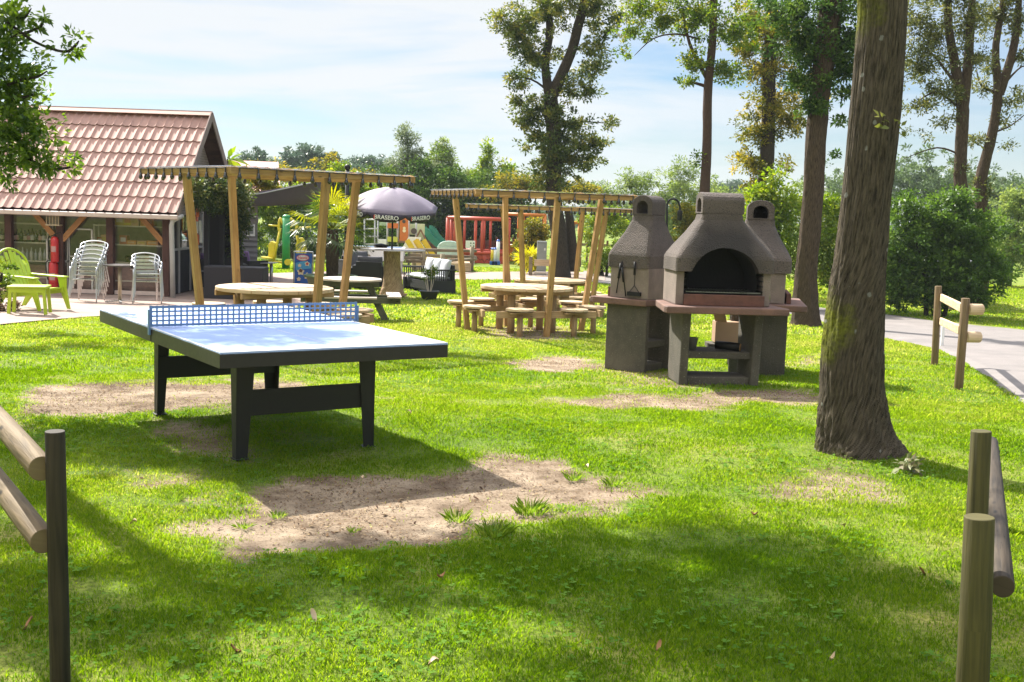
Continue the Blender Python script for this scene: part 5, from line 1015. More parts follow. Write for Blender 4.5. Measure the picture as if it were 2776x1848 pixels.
# hanging lantern box
a=D(148,588,YW-.12); t=thing('wooden_lantern','small wooden slatted box hanging on the hut post above the red extinguisher','lantern',tuple(a-Vector((0,0,.2)))); m_bam=wood('bamboo',(.50,.40,.27),(.32,.25,.17))
for s in (-1,1):
    mb=MB(); mb.box((0,0,.2+s*.17),(.30,.26,.03)); mb.build('frame',m_bam,t)
for x in (-.13,-.065,0,.065,.13):
    for y in (-.11,.11): mb=MB(); mb.box((x,y,.2),(.018,.018,.32)); mb.build('slat',m_bam,t)
mb=MB(); mb.box((0,.02,.2),(.2,.16,.3)); mb.build('inner_box',mat('lantern_inner',(.3,.27,.2),rough=.9),t); mb=MB(); mb.box((0,0,.40),(.24,.2,.06)); mb.build('roof',m_bam,t)
# fire extinguishers
m_red=mat('extinguisher_red',(.55,.02,.02),(.48,.018,.018),rough=.3,spec=.6)
def ext(p,h,r,label):
    t_=thing('fire_extinguisher',label,'fire extinguisher',p,0,'red fire extinguishers at the hut'); mb=MB(); mb.lathe([(r*.9,0),(r,.02),(r,h*.78),(r*.75,h*.86),(r*.3,h*.9),(.001,h*.9)],n=16); mb.build('cylinder',m_red,t_); mb=MB(); mb.lathe([(r*.28,h*.9),(r*.28,h*.97)],n=10); mb.beam((-.02,0,h*.97),(.13,0,h*1.04),.03,.02); mb.build('valve',m_iron,t_)
    mb=MB(); P_,R_=smooth_path([(0,0,h*.93),(-r*1.5,-.02,h*.85),(-r*1.35,-.02,h*.45),(-r*1.1,-.02,h*.35)],[.012]*4,4); mb.tube(P_,R_,6); mb.build('hose',m_iron,t_); mb=MB(); vs=[(r*1.02*math.cos(a),r*1.02*math.sin(a),z) for a in np.linspace(-2.2,-.95,7) for z in (h*.36,h*.56)]; mb._add(vs,[(2*i,2*i+2,2*i+3,2*i+1) for i in range(6)],None,True); mb.build('paper_label',mat('ext_label',(.55,.32,.30),rough=.6),t_)
p=D(149,710,YW-.14); ext(tuple(p),.62,.085,'tall red fire extinguisher hung on the hut post under the wooden lantern')
ext((fx(150),YW-.1,zg+.0),.78,.10,'red fire extinguisher standing on the ground below the hung one')
# ---------------- furniture on the terrace
m_alu=mat('brushed_aluminium',(.62,.63,.64),(.5,.51,.52),rough=.3,metal=.9)
def alu_chair(label,loc,rz,group):
    t_=thing('stacking_chair',label,'chair',loc,rz,group); r=.013
    for s in (-1,1):
        P_,R_=smooth_path([(s*.27,-.27,0),(s*.255,-.22,.35),(s*.25,-.20,.62),(s*.26,-.10,.67),(s*.27,.15,.66),(s*.22,.24,.64)],[r]*6,4); mb=MB(); mb.tube(P_,R_,8); mb.build('front_leg',m_alu,t_)
        P_,R_=smooth_path([(s*.25,.34,0),(s*.22,.20,.40),(s*.19,.26,.80)],[r]*3,4); mb=MB(); mb.tube(P_,R_,8); mb.build('back_leg',m_alu,t_)
    mb=MB(); P_,R_=smooth_path([(-.25,.08,.66),(-.24,.24,.78),(0,.30,.83),(.24,.24,.78),(.25,.08,.66)],[r]*5,5); mb.tube(P_,R_,8); mb.build('back_hoop',m_alu,t_)
    for k in range(6): mb=MB(); mb.box((0,-.19+k*.072,.435),(.42,.055,.012)); mb.build('seat_slat',m_alu,t_)
    for k in range(4): mb=MB(); mb.box((0,.225+k*.012,.54+k*.07),(.37,.010,.05)); mb.build('back_slat',m_alu,t_)
    return t_
pl=G(232,824)+Vector((0,.05,.055)); prm=G(393,828)+Vector((0,.05,.055))
pos_=['bottom','second lowest','middle','second highest','top']
first=alu_chair('bottom aluminium chair of the tall left stack by the hut',tuple(pl),R(4),'stacked aluminium chairs')
for k in range(1,5): clone(first,tuple(pl+Vector((0.01*k,.055*k,.085*k))),R(4+k),f'{pos_[k]} aluminium chair of the tall left stack by the hut')
for k in range(3): clone(first,tuple(prm+Vector((0.005*k,.03*k,.07*k))),R(24+k),['bottom aluminium chair of the low right stack beside the downpipe','middle aluminium chair of the low right stack beside the downpipe','top aluminium chair of the low right stack beside the downpipe'][k])
p=G(325,826)+Vector((0,0,.055)); t=thing('cafe_table','round topped cafe table with a pale column between the two chair stacks','table',tuple(p))
mb=MB(); mb.disc((0,0,.72),.33,.02,n=28); mb.build('table_top',mat('dark_table_top',(.10,.09,.085),rough=.3),t); mb=MB(); mb.tube([(0,0,.03),(0,0,.72)],.035,14); mb.build('column',mat('brass_column',(.55,.47,.33),rough=.35,metal=.5),t)
for q in range(4): a=q*PI/2+.4; mb=MB(); mb.beam((0,0,.03),(.28*math.cos(a),.28*math.sin(a),.015),.04,.03); mb.build('foot',m_alu,t)
# lime plastic armchair and side table
m_lime=mat('lime_plastic',(.42,.55,.02),(.38,.50,.02),rough=.42,scale=3,spec=.5)
p=G(70,848)+Vector((0,.3,.05)); t=thing('garden_armchair','lime green plastic lounge armchair with slatted fan back at the left edge','armchair',tuple(p),R(68))
for k in range(7):
    a=(k-3)*.075; mb=MB(); x0=(k-3)*.068; x1=(k-3)*.105; hh=.98-.035*abs(k-3)**1.5
    mb.beam((x0,.18,.28),(x1*.9,.42,.72),.052,.018,up=(0,-1,.4),w1=.07); mb.beam((x1*.9,.42,.72),(x1*.85,.52,hh),.07,.018,up=(0,-1,.3),w1=.06); mb.build('back_slat',m_lime,t)
mb=MB(); P_,R_=smooth_path([(-.30,.38,.62),(-.32,.47,.80),(-.22,.52,.93),(0,.54,1.0),(.22,.52,.93),(.32,.47,.80),(.30,.38,.62)],[.022]*7,5); mb.tube(P_,R_,8); mb.build('back_rim',m_lime,t)
mb=MB(); mb.beam((-.3,.30,.48),(.3,.30,.48),.03,.05); mb.build('back_rail',m_lime,t)
for k in range(6): mb=MB(); mb.beam((-.26,-.32+k*.095,.36-k*.018),(.26,-.32+k*.095,.36-k*.018),.082,.02); mb.build('seat_slat',m_lime,t)
for s in (-1,1):
    mb=MB(); mb.beam((s*.33,-.42,.55),(s*.32,.42,.57),.12,.025); mb.build('armrest',m_lime,t,bevel=.006)
    mb=MB(); mb.prism([(-.42,.54),(-.24,.54),(-.30,.30),(-.44,0),(-.50,0),(-.42,.35)],(s*.33-.015,0,0),(0,1,0),(0,0,1),(1,0,0),.03); mb.build('front_leg',m_lime,t,bevel=.004)
    mb=MB(); mb.prism([(.10,.40),(.36,.60),(.40,.30),(.56,0),(.48,0),(.25,.26)],(s*.30-.015,0,0),(0,1,0),(0,0,1),(1,0,0),.03); mb.build('rear_leg',m_lime,t,bevel=.004)
    mb=MB(); mb.beam((s*.29,-.38,.33),(s*.29,.30,.22),.03,.09); mb.build('side_rail',m_lime,t)
p=G(88,856)+Vector((0,-.1,.05)); t=thing('side_table','lime green plastic side table in front of the lime armchair','side table',tuple(p),R(12))
mb=MB(); mb.box((0,0,.44),(.60,.44,.035)); mb.build('table_top',m_lime,t,bevel=.012)
for i in (-1,1):
    for j in (-1,1): mb=MB(); mb.beam((i*.25,j*.17,.425),(i*.28,j*.19,0),.05,.05); mb.build('leg',m_lime,t,bevel=.005)
    mb=MB(); mb.beam((-.26,i*.19,.39),(.26,i*.19,.39),.02,.07); mb.build('apron',m_lime,t)
# ================================================================ right beside the hut
m_black=m_bl
# dark pergola frame beside the hut with creeper
hx=XW+.1
t=thing('timber_porch','black timber porch frame beside the hut, overgrown by creeper','porch',(-5.6,26.4,tz(26.4)))
def dq(px,py,Y): return D(px,py,Y)
for px,Y in ((560,25.6),(602,26.4),(640,27.4)):
    g=dq(px,700,Y); mb=MB(); mb.beam((g.x,Y,tz(Y)),(g.x,Y,1.55),.10,.10,up=(0,1,0)); mb.build('post',m_black,t,world=True)
a=dq(530,530,25.2);b=dq(650,538,27.6); mb=MB(); mb.beam(a,b,.08,.14); mb.build('beam',m_black,t,world=True)
mb=MB(); g0=dq(545,800,26.6);g1=dq(632,790,27.2); mb.prism([(0,0),((g1-g0).length,0),((g1-g0).length,2.0),(0,2.0)],(g0.x,26.9,tz(27)),(1,0.12,0),(0,0,1),(0,1,0),.05); mb.build('back_panel',m_black,t,world=True)
# hanging blocks in the porch
t=thing('hanging_ornament','string of small orange and white blocks hanging in the dark porch','ornament',tuple(dq(540,662,25.3)))
m_or=mat('orange_block',(.45,.10,.03),rough=.6); m_wh=mat('grey_block',(.35,.36,.33),rough=.6)
for px,y0,y1,m in ((536,565,588,m_or),(543,597,625,m_wh),(535,600,632,m_wh),(536,636,663,m_or),(545,625,658,m_wh)):
    a=dq(px,y0,25.25);b=dq(px,y1,25.25); mb=MB(); mb.beam(a,b,.055,.05); mb.build('block',m,t,world=True)
m_ivy=leafmat('creeper_leaves',[(.02,.04,.012),(.045,.08,.02),(.09,.12,.03),(.20,.19,.06)],trans=.35)
t=thing('creeper','dense green creeper climbing over the dark porch beside the hut','creeper',(-5.6,25.5,tz(25.5)))
def bl(px,py,Y,rx,rz,ry=None,w=1): p=D(px,py,Y); return (p.x,p.y,p.z,rx,ry or rx,rz,w)
foliage('foliage',[bl(575,500,25.6,.45,.22),bl(625,510,26.2,.45,.28),bl(645,545,26.8,.35,.45),bl(560,545,25.4,.35,.25),bl(640,620,26.9,.16,.75),bl(655,600,27,.22,.35),bl(600,560,26.2,.4,.2),bl(530,520,24.9,.14,.3)],9000,.085,m_ivy,t,seed=61,clump=.16,nclump=260)
P_,R_=smooth_path([(-6.62,27.3,tz(27)),(-6.66,27.2,.4),(-6.7,26.9,1.5)],[.05,.04,.03],4); mb=MB(); mb.tube(P_,R_,8); mb.build('stem',m_bark4,t,world=True)
# grey clapboard chalet with red roof behind
t=thing('chalet','grey clapboard chalet with a small white window behind the porch','chalet',(dq(698,640,31.0).x,31,tz(31)),R(13.5))
m_clap=mat('grey_clapboard',(.19,.18,.19),(.155,.15,.16),rough=.7,scale=3); g=G(697,742); Yc=31.0
xr=dq(698,640,Yc).x; xl=xr-6; zb=tz(Yc); zt2=dq(690,515,Yc).z
mb=MB()
nb=int((zt2-zb)/.15)+1
for k in range(nb): z=zb+k*.15; mb.prism([(0,.0),(-.055,.0),(-.005,.149),(0,.149)],(xl,Yc,z),(0,1,0),(0,0,1),(1,0,0),xr-xl)
mb.box(((xl+xr)/2,Yc+2,(zb+zt2)/2),(xr-xl-.02,3.9,zt2-zb)); mb.build('wall',m_clap,t,world=True)
a=dq(669,607,Yc-.05);b=dq(690,640,Yc-.05); mb=MB(); mb.box(((a.x+b.x)/2,Yc-.035,(a.z+b.z)/2),(b.x-a.x,.05,a.z-b.z)); wf=mb.build('window_frame',m_white,t,world=True); mb=MB(); mb.box(((a.x+b.x)/2,Yc-.066,(a.z+b.z)/2+.02),((b.x-a.x)*.62,.012,(a.z-b.z)*.72)); mb.build('window_pane',mat('pane_grey',(.25,.28,.3),rough=.1),t,world=True)
a=dq(640,470,Yc+1);b=dq(742,505,Yc); mb=MB(); mb.prism([(-.35,zt2-.02),(2,zt2+.85),(4.3,zt2-.02)],(xl-.3,Yc,0),(0,1,0),(0,0,1),(1,0,0),xr-xl+.9); mb.build('roof',mat('pink_red_roof',(.50,.24,.22),(.42,.2,.18),rough=.6),t,world=True)
# parked white car glimpsed behind, left of the green pole
def car(label,loc,rz,mp_,L=4.2):
    t=thing('parked_car',label,'car',loc,rz); w=1.7
    mb=MB(); prof=[(-L/2,.35),(-L/2+.05,.75),(-L*.36,.95),(-L*.22,1.4),(L*.18,1.43),(L*.34,.98),(L/2-.05,.82),(L/2,.4)]; mb.prism(prof,(0,-w/2,0),(1,0,0),(0,0,1),(0,1,0),w); mb.build('body',mp_,t,bevel=.06)
    for s in (-1,1):
        for x in (-L*.31,L*.31): mb=MB(); mb.disc((x,s*(w/2-.1),.32),.32,.12,nrm=(0,s,0)); mb.build('wheel',m_iron,t)
        mb=MB(); mb.prism([(-L*.22,1.0),(-L*.19,1.34),(L*.15,1.36),(L*.28,1.0)],(0,s*(w/2+.003),0),(1,0,0),(0,0,1),(0,-s,0),.02); mb.build('window',m_iron,t)
    return t
m_carw=mat('white_car_paint',(.75,.75,.78),rough=.2,coat=.5)
car('white parked car glimpsed between the creeper and the yellow fitness machine',tuple(G(715,705)+Vector((-.4,6,0))),R(12),m_carw)
car('pale car half hidden behind the dark bush at the right',(12.6,33.5,tz(33)),R(75),m_carw)
# dark garden seats with purple cushions beside the hut
g_='black rattan armchairs with purple cushions'
sofa('garden_armchair',tuple(G(655,775)+Vector((0,.2,.05))),R(155),'black rattan armchair with purple cushion right of the porch post',1.0,m_purp,1,'armchair',g_)
sofa('garden_armchair',tuple(G(560,800)+Vector((0,1.2,.05))),R(200),'black rattan seat with purple cushion in the shade of the porch',1.2,m_purp,1,'armchair',g_)
m_glt=mat('grey_table_top',(.33,.33,.34),rough=.2)
for k,(px,py,pt,lb) in enumerate(((735,775,712,'tall square table with a steel leg right of the purple armchair'),(640,800,735,'low dark table with a pale steel leg behind the nearest pergola'))):
    p=G(px,py)+Vector((0,0,.05)); h=(D(px,pt,p.y).z-p.z); t=thing('bistro_table',lb,'table',tuple(p)); mb=MB(); mb.box((-.3,0,h),(.85,.7,.02)); mb.build('table_top',m_glt,t); mb=MB(); mb.tube([(0,0,0),(0,0,h-.01)],.045,12); mb.build('leg',m_alu,t)
# black box by the hut corner
p=G(590,824); mb=MB(); mb.box((p.x+.1,p.y+1.2,p.z+.38),(1.3,.6,.72)); single(mb,'storage_box',m_bl,'black storage chest on the terrace behind the round picnic table','storage box',bevel=.02)
# ice cream advertising board
m_ib=mat('ice_blue',(.02,.13,.50),(.015,.08,.36),rough=.25,scale=9,spec=.6); m_cy=mat('ice_cyan',(.10,.45,.70),(.03,.22,.55),rough=.3,scale=6); m_choc=mat('chocolate',(.14,.05,.02),rough=.4); m_cream=mat('cream_print',(.85,.78,.6),(.8,.6,.35),rough=.4,scale=30); m_redp=mat('logo_red',(.75,.03,.04),rough=.4)
Ya=30.6; p=D(822,776,Ya); p.z=tz(Ya)+.03; w_=.50; hh=.86
t=thing('advertising_board','blue ice cream advertising board on the path left of the palm','advertising board',tuple(p),R(6))
mb=MB(); mb.box((0,0,hh/2+.04),(w_-.04,.03,hh-.04)); pn=mb.build('panel',m_ib,t)
mb=MB(); P_,R_=smooth_path([(-w_/2,0,0),(-w_/2,0,hh-.02),(-w_/2+.05,0,hh+.06),(w_/2-.05,0,hh+.06),(w_/2,0,hh-.02),(w_/2,0,0)],[.018]*6,5); mb.tube(P_,R_,8); mb.build('frame',m_alu,t)
def onp(name,mb,m): return mb.build(name,m,pn)
mb=MB(); mb.prism([(.17*math.cos(a),.085*math.sin(a)) for a in np.linspace(0,2*PI,24)[:-1]],(-.02,-.016,.76),(1,0,0),(0,0,1),(0,-1,0),.004); onp('logo_border',mb,m_redp)
mb=MB(); mb.prism([(.155*math.cos(a),.07*math.sin(a)) for a in np.linspace(0,2*PI,24)[:-1]],(-.02,-.0195,.76),(1,0,0),(0,0,1),(0,-1,0),.004); onp('logo_oval',mb,m_wtext)
lettering('lettering','Nestlé',.095,(-.02,-.0265,.757),(1,0,0),(0,-1,0),m_redp,pn,.002)
mb=MB(); mb.prism([(-.2,.0),(.2,.06),(.2,.18),(.05,.26),(-.2,.2)],(0,-.0162,.42),(1,0,0),(0,0,1),(0,-1,0),.002); onp('print_patch',mb,m_cy)
for i,(x,z,r,m) in enumerate(((-.07,.38,.085,m_cream),(-.07,.41,.05,m_choc),(.10,.60,.06,m_cream),(.10,.60,.035,m_redp),(.10,.27,.08,m_cream),(.11,.29,.045,m_choc),(-.12,.18,.05,m_cream),(-.10,.55,.045,m_cream))):
    mb=MB(); mb.prism([(r*math.cos(a)*(1+.2*math.sin(5*a)),r*math.sin(a)*(1+.2*math.sin(5*a))) for a in np.linspace(0,2*PI,22)[:-1]],(x,-.0185-.0006*i,z),(1,0,0),(0,0,1),(0,-1,0),.003); onp('ice_cream_print',mb,m)
# shade sail with its masts
m_sail=mat('aubergine_sail',(.12,.085,.11),(.09,.065,.085),rough=.8,scale=3); m_ropeg=mat('grey_edge',(.45,.43,.42),rough=.6)
t=thing('shade_sail','dark aubergine shade sail stretched between the hut and a black mast','shade sail',(-5,29,1.5))
A=D(545,548,27);B=D(868,490,30);C_=D(915,556,31.5);E_=D(760,540,33)
mb=MB(); n=10; vs=[]
for i in range(n+1):
    for j in range(n+1):
        u=i/n;v=j/n; p=(A.lerp(B,u)).lerp(A.lerp(C_,.72).lerp(C_,u) if 0 else A.lerp(C_,u),v); p.z-=.18*math.sin(PI*u)*math.sin(PI*v)+.0; vs.append(p)
mb._add(vs,[(i*(n+1)+j,i*(n+1)+j+1,(i+1)*(n+1)+j+1,(i+1)*(n+1)+j) for i in range(n) for j in range(n)],None,True); o=mb.build('sail_cloth',m_sail,t,world=True); s_=o.modifiers.new('thickness','SOLIDIFY'); s_.thickness=.004
mb=MB(); mb.tube([A+(A-B)*.25,A,A.lerp(B,.5)-Vector((0,0,.05)),B],.018,6); mb.build('edge_rope',m_ropeg,t,world=True)
g=D(912,740,31.3); 
t=thing('mast','black mast holding up the dark shade sail, with a ball on top','mast',(D(925,480,31.3).x,31.3,tz(31.3)))
a=D(942,458,31.3); mb=MB(); mb.tube([(a.x,31.3,tz(31.3)),(a.x,31.3,a.z)],.055,12); mb.build('pole',m_iron,t,world=True); mb=MB(); mb.sphere(a+Vector((0,0,.05)),.085,12,8); mb.build('ball',m_iron,t,world=True)
mb=MB(); mb.beam(D(870,488,30.2),D(918,556,31.2),.06,.06); mb.build('strut',m_iron,t,world=True)
# outdoor fitness machines
m_green=mat('green_paint',(.01,.26,.07),rough=.4); m_yel=mat('yellow_paint',(.62,.50,.02),(.55,.43,.02),rough=.4)
gp=G(775,728); Yg=gp.y
def DP(px,py,dy=0): return D(px,py,Yg+dy)
t=thing('fitness_machine','outdoor fitness machine with a green post, yellow arms and yellow seat','fitness machine',tuple(gp))
mb=MB(); a=DP(778,588); mb.tube([gp,(gp.x,gp.y,a.z)],.14,16); mb.build('post',m_green,t,world=True); mb=MB(); mb.sphere((gp.x,gp.y,a.z),.15,14,8,(1,1,.6)); mb.build('cap',m_green,t,world=True)
for pp_,r in (([(768,608),(760,592),(756,612),(757,625)],.05),([(786,592),(800,604),(806,622)],.06)):
    q=[DP(*x) for x in pp_]; P_,R_=smooth_path(q,[r]*len(q),4); mb=MB(); mb.tube(P_,R_,8); mb.build('curved_arm',m_yel,t,world=True)
for pp_,r in (([(760,618),(742,707)],.045),([(778,622),(800,606),(806,624),(778,624)],.035),([(752,612),(728,610)],.03),([(806,618),(830,618),(845,614)],.045)):
    q=[DP(*x) for x in pp_]; mb=MB(); mb.tube(q,r,8); mb.build('arm',m_yel,t,world=True)
mb=MB(); mb.prism([(0,0),(.22,-.02),(.24,.55),(.10,.62),(0,.5)],DP(727,700),(1,0,0),(0,0,1),(0,1,0),.35); mb.build('seat_back',m_yel,t,world=True,bevel=.03)
mb=MB(); mb.beam(DP(710,697),DP(742,700),.38,.06); mb.build('seat',m_yel,t,world=True,bevel=.02); mb=MB(); mb.tube([DP(728,707),DP(775,712),DP(786,708)],.04,8); mb.disc(DP(781,710,-.2),.11,.12,nrm=(0,-1,0)); mb.build('foot_bar',m_yel,t,world=True)
t=thing('fitness_machine','yellow seat of a second fitness machine right of the green post','fitness machine',tuple(G(815,725)))
mb=MB(); mb.prism([(-.18,0),(.18,0),(.2,.38),(.06,.62),(-.1,.6),(-.2,.35)],D(816,690,Yg+1),(1,0,0),(0,0,1),(0,1,0),.08); mb.build('seat_back',m_yel,t,world=True,bevel=.02); mb=MB(); mb.tube([D(812,670,Yg+1),D(805,638,Yg+1),D(812,650,Yg+1)],.05,8); mb.build('arm',m_yel,t,world=True); mb=MB(); mb.tube([D(816,735,Yg+1),D(816,690,Yg+1)],.06,8); mb.build('stand',m_green,t,world=True)
t=thing('fitness_rail','low white topped exercise rail with a green foot beside the palm','rail',tuple(G(876,740)))
a=G(876,740); mb=MB(); mb.tube([a,D(875,698,a.y)],.035,8); mb.build('foot',m_green,t,world=True); mb=MB(); P_,R_=smooth_path([D(838,694,a.y),D(868,693,a.y),D(876,695,a.y),D(876,704,a.y)],[.035]*4,4); mb.tube(P_,R_,8); mb.build('hand_rail',m_white,t,world=True)
# fan palm in a green tub
p=D(896,790,27.6); p.z=tz(27.6)
t=pot('planter',tuple(p),.62,.50,mat('green_tub',(.13,.20,.07),(.10,.16,.05),rough=.5),'large green round planter at the foot of the palm','planter')
t=thing('palm_tree','fan palm with spiky bright green fronds behind the nearest pergola','palm tree',tuple(p+Vector((.02,.1,.42))))
pc=D(900,622,27.7); b0=Vector(t.location); m_palm=leafmat('palm_fronds',[(.03,.07,.012),(.07,.13,.015),(.15,.22,.02),(.32,.33,.03)],trans=.5,rough=.35,spec=.5); m_ptr=barkmat('hairy_palm_trunk',(.12,.085,.055),(.035,.025,.018))
mb=MB(); bark_tube(mb,[b0,b0.lerp(pc,.5),pc],[.12,.15,.13],n=40,seg=10,amp=.2,fa=10,fl=6,seed=4); mb.build('trunk',m_ptr,t,world=True)
g_r=np.random.default_rng(77)
for k in range(34):
    az=k*2.4; el=R(75-100*(k/33)**.85+g_r.uniform(-8,8)); L=g_r.uniform(.5,.8); d=Vector((math.cos(az)*math.cos(el),math.sin(az)*math.cos(el),math.sin(el))); c=pc+d*L-Vector((0,0,.10*L)); side=d.cross(Vector((0,0,1))).normalized(); nrm=side.cross(d)
    mb=MB(); mb.tube([pc+d*.05,pc+d*(L*.6)+Vector((0,0,.02)),c],.009,5); vs=[];fs=[]; nl=17
    for j in range(nl):
        a=R(-105+210*j/(nl-1)); bl_=(d*math.cos(a)+side*math.sin(a)); le=.60*(1-.25*abs(a)/2)*g_r.uniform(.9,1.1); wd=.02; sd_=bl_.cross(nrm).normalized()*wd
        m1=c+bl_*le*.55+nrm*.03; e_=c+bl_*le-Vector((0,0,.12*g_r.uniform(.3,1.5)))
        o=len(vs); vs+=[c,m1+sd_,e_,m1-sd_]; fs.append((o,o+1,o+2,o+3))
    mb._add(vs,fs); fo=mb.build('frond',m_palm,t,world=True); at=fo.data.attributes.new('rnd','FLOAT','POINT'); at.data.foreach_set('value',np.full(len(fo.data.vertices),g_r.uniform(.1,1) if k<20 else g_r.uniform(0,.5)).astype(np.float32))
# ================================================================ playground
m_fence=wood('fence_log',(.27,.22,.14),(.15,.12,.075)); 
def logfence(name,label,posts,rails,Yf,ph=None):
    t=thing(name,label,'fence',tuple(G(*posts[0])))
    for (px,py,pt) in posts:
        p=G(px,py); mb=MB(); mb.tube([p-Vector((0,0,.1)),(p.x,p.y,D(px,pt,p.y).z)],.075,12); mb.build('post',m_fence,t,world=True)
    for (x0,y0,x1,y1,Ya_,Yb_) in rails: mb=MB(); mb.tube([D(x0,y0,Ya_),D(x1,y1,Yb_)],.06,10); mb.build('rail',m_fence,t,world=True)
    return t
Yf0=G(1147,742).y; Yf1=G(1265,735).y
logfence('log_fence','round log fence in front of the playground, behind the tree stump',[(1147,742,676),(1198,757,688),(945,745,668),(1278,737,668),(1122,735,680)],[(930,669,1147,682,38,Yf0),(930,690,1147,700,38,Yf0),(1100,676,1290,680,Yf0+.2,Yf1),(1110,690,1290,697,Yf0+.1,Yf1),(1100,707,1200,709,Yf0,Yf0),(1205,706,1290,702,Yf0-.5,Yf1)],None)
t=thing('no_smoking_sign','small white no smoking sign on the playground fence post','sign',tuple(D(1280,710,Yf1-.12))); mb=MB(); mb.box((0,0,0),(.18*1.0,.01,.18)); mb.build('plate',m_white,t)
mb=MB(); 
for k in range(20): a=2*PI*k/20;b=2*PI*(k+1)/20; mb.beam((.06*math.cos(a),-.008,.06*math.sin(a)),(.06*math.cos(b),-.008,.06*math.sin(b)),.004,.014,up=(math.cos(a),0,math.sin(a)))
mb.beam((-.042,-.0085,.042),(.042,-.0085,-.042),.004,.014,up=(1,0,1)); mb.build('ring_symbol',mat('sign_red',(.35,.05,.05),rough=.5),t); mb=MB(); mb.box((0,-.007,0),(.07,.003,.014)); mb.build('cigarette_symbol',m_iron,t)
# outdoor pool table with white sides and a blue top
a=G(1000,735); Yt=a.y-1; t=thing('pool_table','white outdoor pool table with blue cloth behind the stump','pool table',(D(1015,700,Yt).x,Yt,tz(Yt)),R(3))
mb=MB(); mb.box((0,0,.66),(2.05,1.2,.42)); mb.build('cabinet',m_white,t,bevel=.02); mb=MB(); mb.box((0,0,.875),(1.85,1.0,.012)); mb.build('cloth',mat('pool_blue',(.03,.18,.55),rough=.8),t)
for s in (-1,1):
    mb=MB(); mb.box((0,s*.55,.89),(2.1,.09,.04)); mb.build('cushion_rail',mat('pale_rail',(.6,.63,.6),rough=.4),t); mb=MB(); mb.box((s*1.0,0,.889),(.09,1.0,.038)); mb.build('cushion_rail',m_white,t)
    for q in (-1,1): mb=MB(); mb.box((s*.9,q*.45,.23),(.12,.12,.46)); mb.build('leg',m_white,t)
for k in range(3): mb=MB(); mb.disc((-.6+.6*k,-.602,.78),.035,.01,nrm=(0,-1,0)); mb.build('pocket',m_iron,t)
Yp_=45.5
m_gpipe=mat('galvanised_pipe',(.50,.50,.48),rough=.4,metal=.5); m_orp=mat('orange_panel',(.62,.17,.03),(.55,.14,.025),rough=.5); m_lgp=mat('pale_green_panel',(.42,.55,.36),rough=.5); m_cgp=mat('cream_green_panel',(.60,.62,.38),rough=.5); m_ylp=mat('yellow_plastic',(.75,.52,.02),rough=.4); m_tgr=mat('teal_slide',(.03,.24,.17),rough=.4); m_brw=wood('brown_post',(.25,.15,.09),(.15,.09,.05)); m_ygp=mat('lime_panel',(.6,.62,.08),rough=.5)
def PP(px,py,dy=0): return D(px,py,Yp_+dy)
t=thing('climbing_tower','playground climbing tower with an orange panel, net frame and twin slide','climbing tower',(PP(1095,720).x,Yp_,tz(Yp_)))
def pipe(pts,r=.035,name='pipe',m=m_gpipe): mb=MB(); mb.tube([PP(*q) for q in pts],r,8); mb.build(name,m,t,world=True)
for px in (988,1016,1024): pipe([(px,595),(px,722)])
for py in (595,620,641,662): pipe([(988,py),(1085,py) if py<600 else (1027,py)])
for px in (1050,1078,1108,1128): pipe([(px,570),(px,722)],.045)
def panel(name,x0,y0,x1,y1,m,dy=0,th=.04,cuts=None):
    a=PP(x0,y1,dy);b=PP(x1,y0,dy); mb=MB(); mb.box(((a.x+b.x)/2,Yp_+dy,(a.z+b.z)/2),(b.x-a.x,th,b.z-a.z)); o=mb.build(name,m,t,world=True,bevel=.01); return o
op=panel('orange_panel',1083,590,1107,652,m_orp,-.25)
for (x,y,r) in ((1095,600,.07),(1096,618,.055),(1096,625,.07)): p_=PP(x,y,-.275)-Vector(t.location); mb=MB(); mb.disc(p_,r,.01,16,nrm=(0,-1,0)); mb.build('hole',m_cream if y>610 else m_dark,op)
panel('orange_arch',1050,605,1080,618,m_orp,-.1); panel('yellow_arch',1050,642,1078,655,m_ygp,-.3); panel('green_box',1109,607,1130,636,m_lgp); panel('cream_panel',1128,607,1152,650,m_cgp,.2); panel('green_plank',1028,603,1050,611,m_lgp); panel('platform',1080,652,1110,656,m_brw,.3,1.2)
p_=PP(1122,626,-.04)-Vector(t.location); mb=MB(); mb.disc(p_,.12,.01,18,nrm=(0,-1,0)); mb.build('round_hole',m_dark,t)
panel('white_panel',1025,648,1048,672,m_white,-.3)
mb=MB(); mb.prism([(0,0),(.32,.95),(.78,.95),(.9,0)],PP(1083,725,-.5),(1,0,0),(0,0,1),(0,1,0),.05) if 0 else mb.prism([(0,0),(.35,.62),(.85,.62),(.72,0)],PP(1083,683,-.5),(1,0,0),(0,0,1),(0,1,0),.05); mb.build('climbing_ramp',m_white,t,world=True)
for dx in (0,1): mb=MB(); mb.beam(PP(1140,622,-.1),PP(1125 if not dx else 1175,652 if not dx else 688,-.1),.12,.06); mb.build('brace',m_brw,t,world=True)
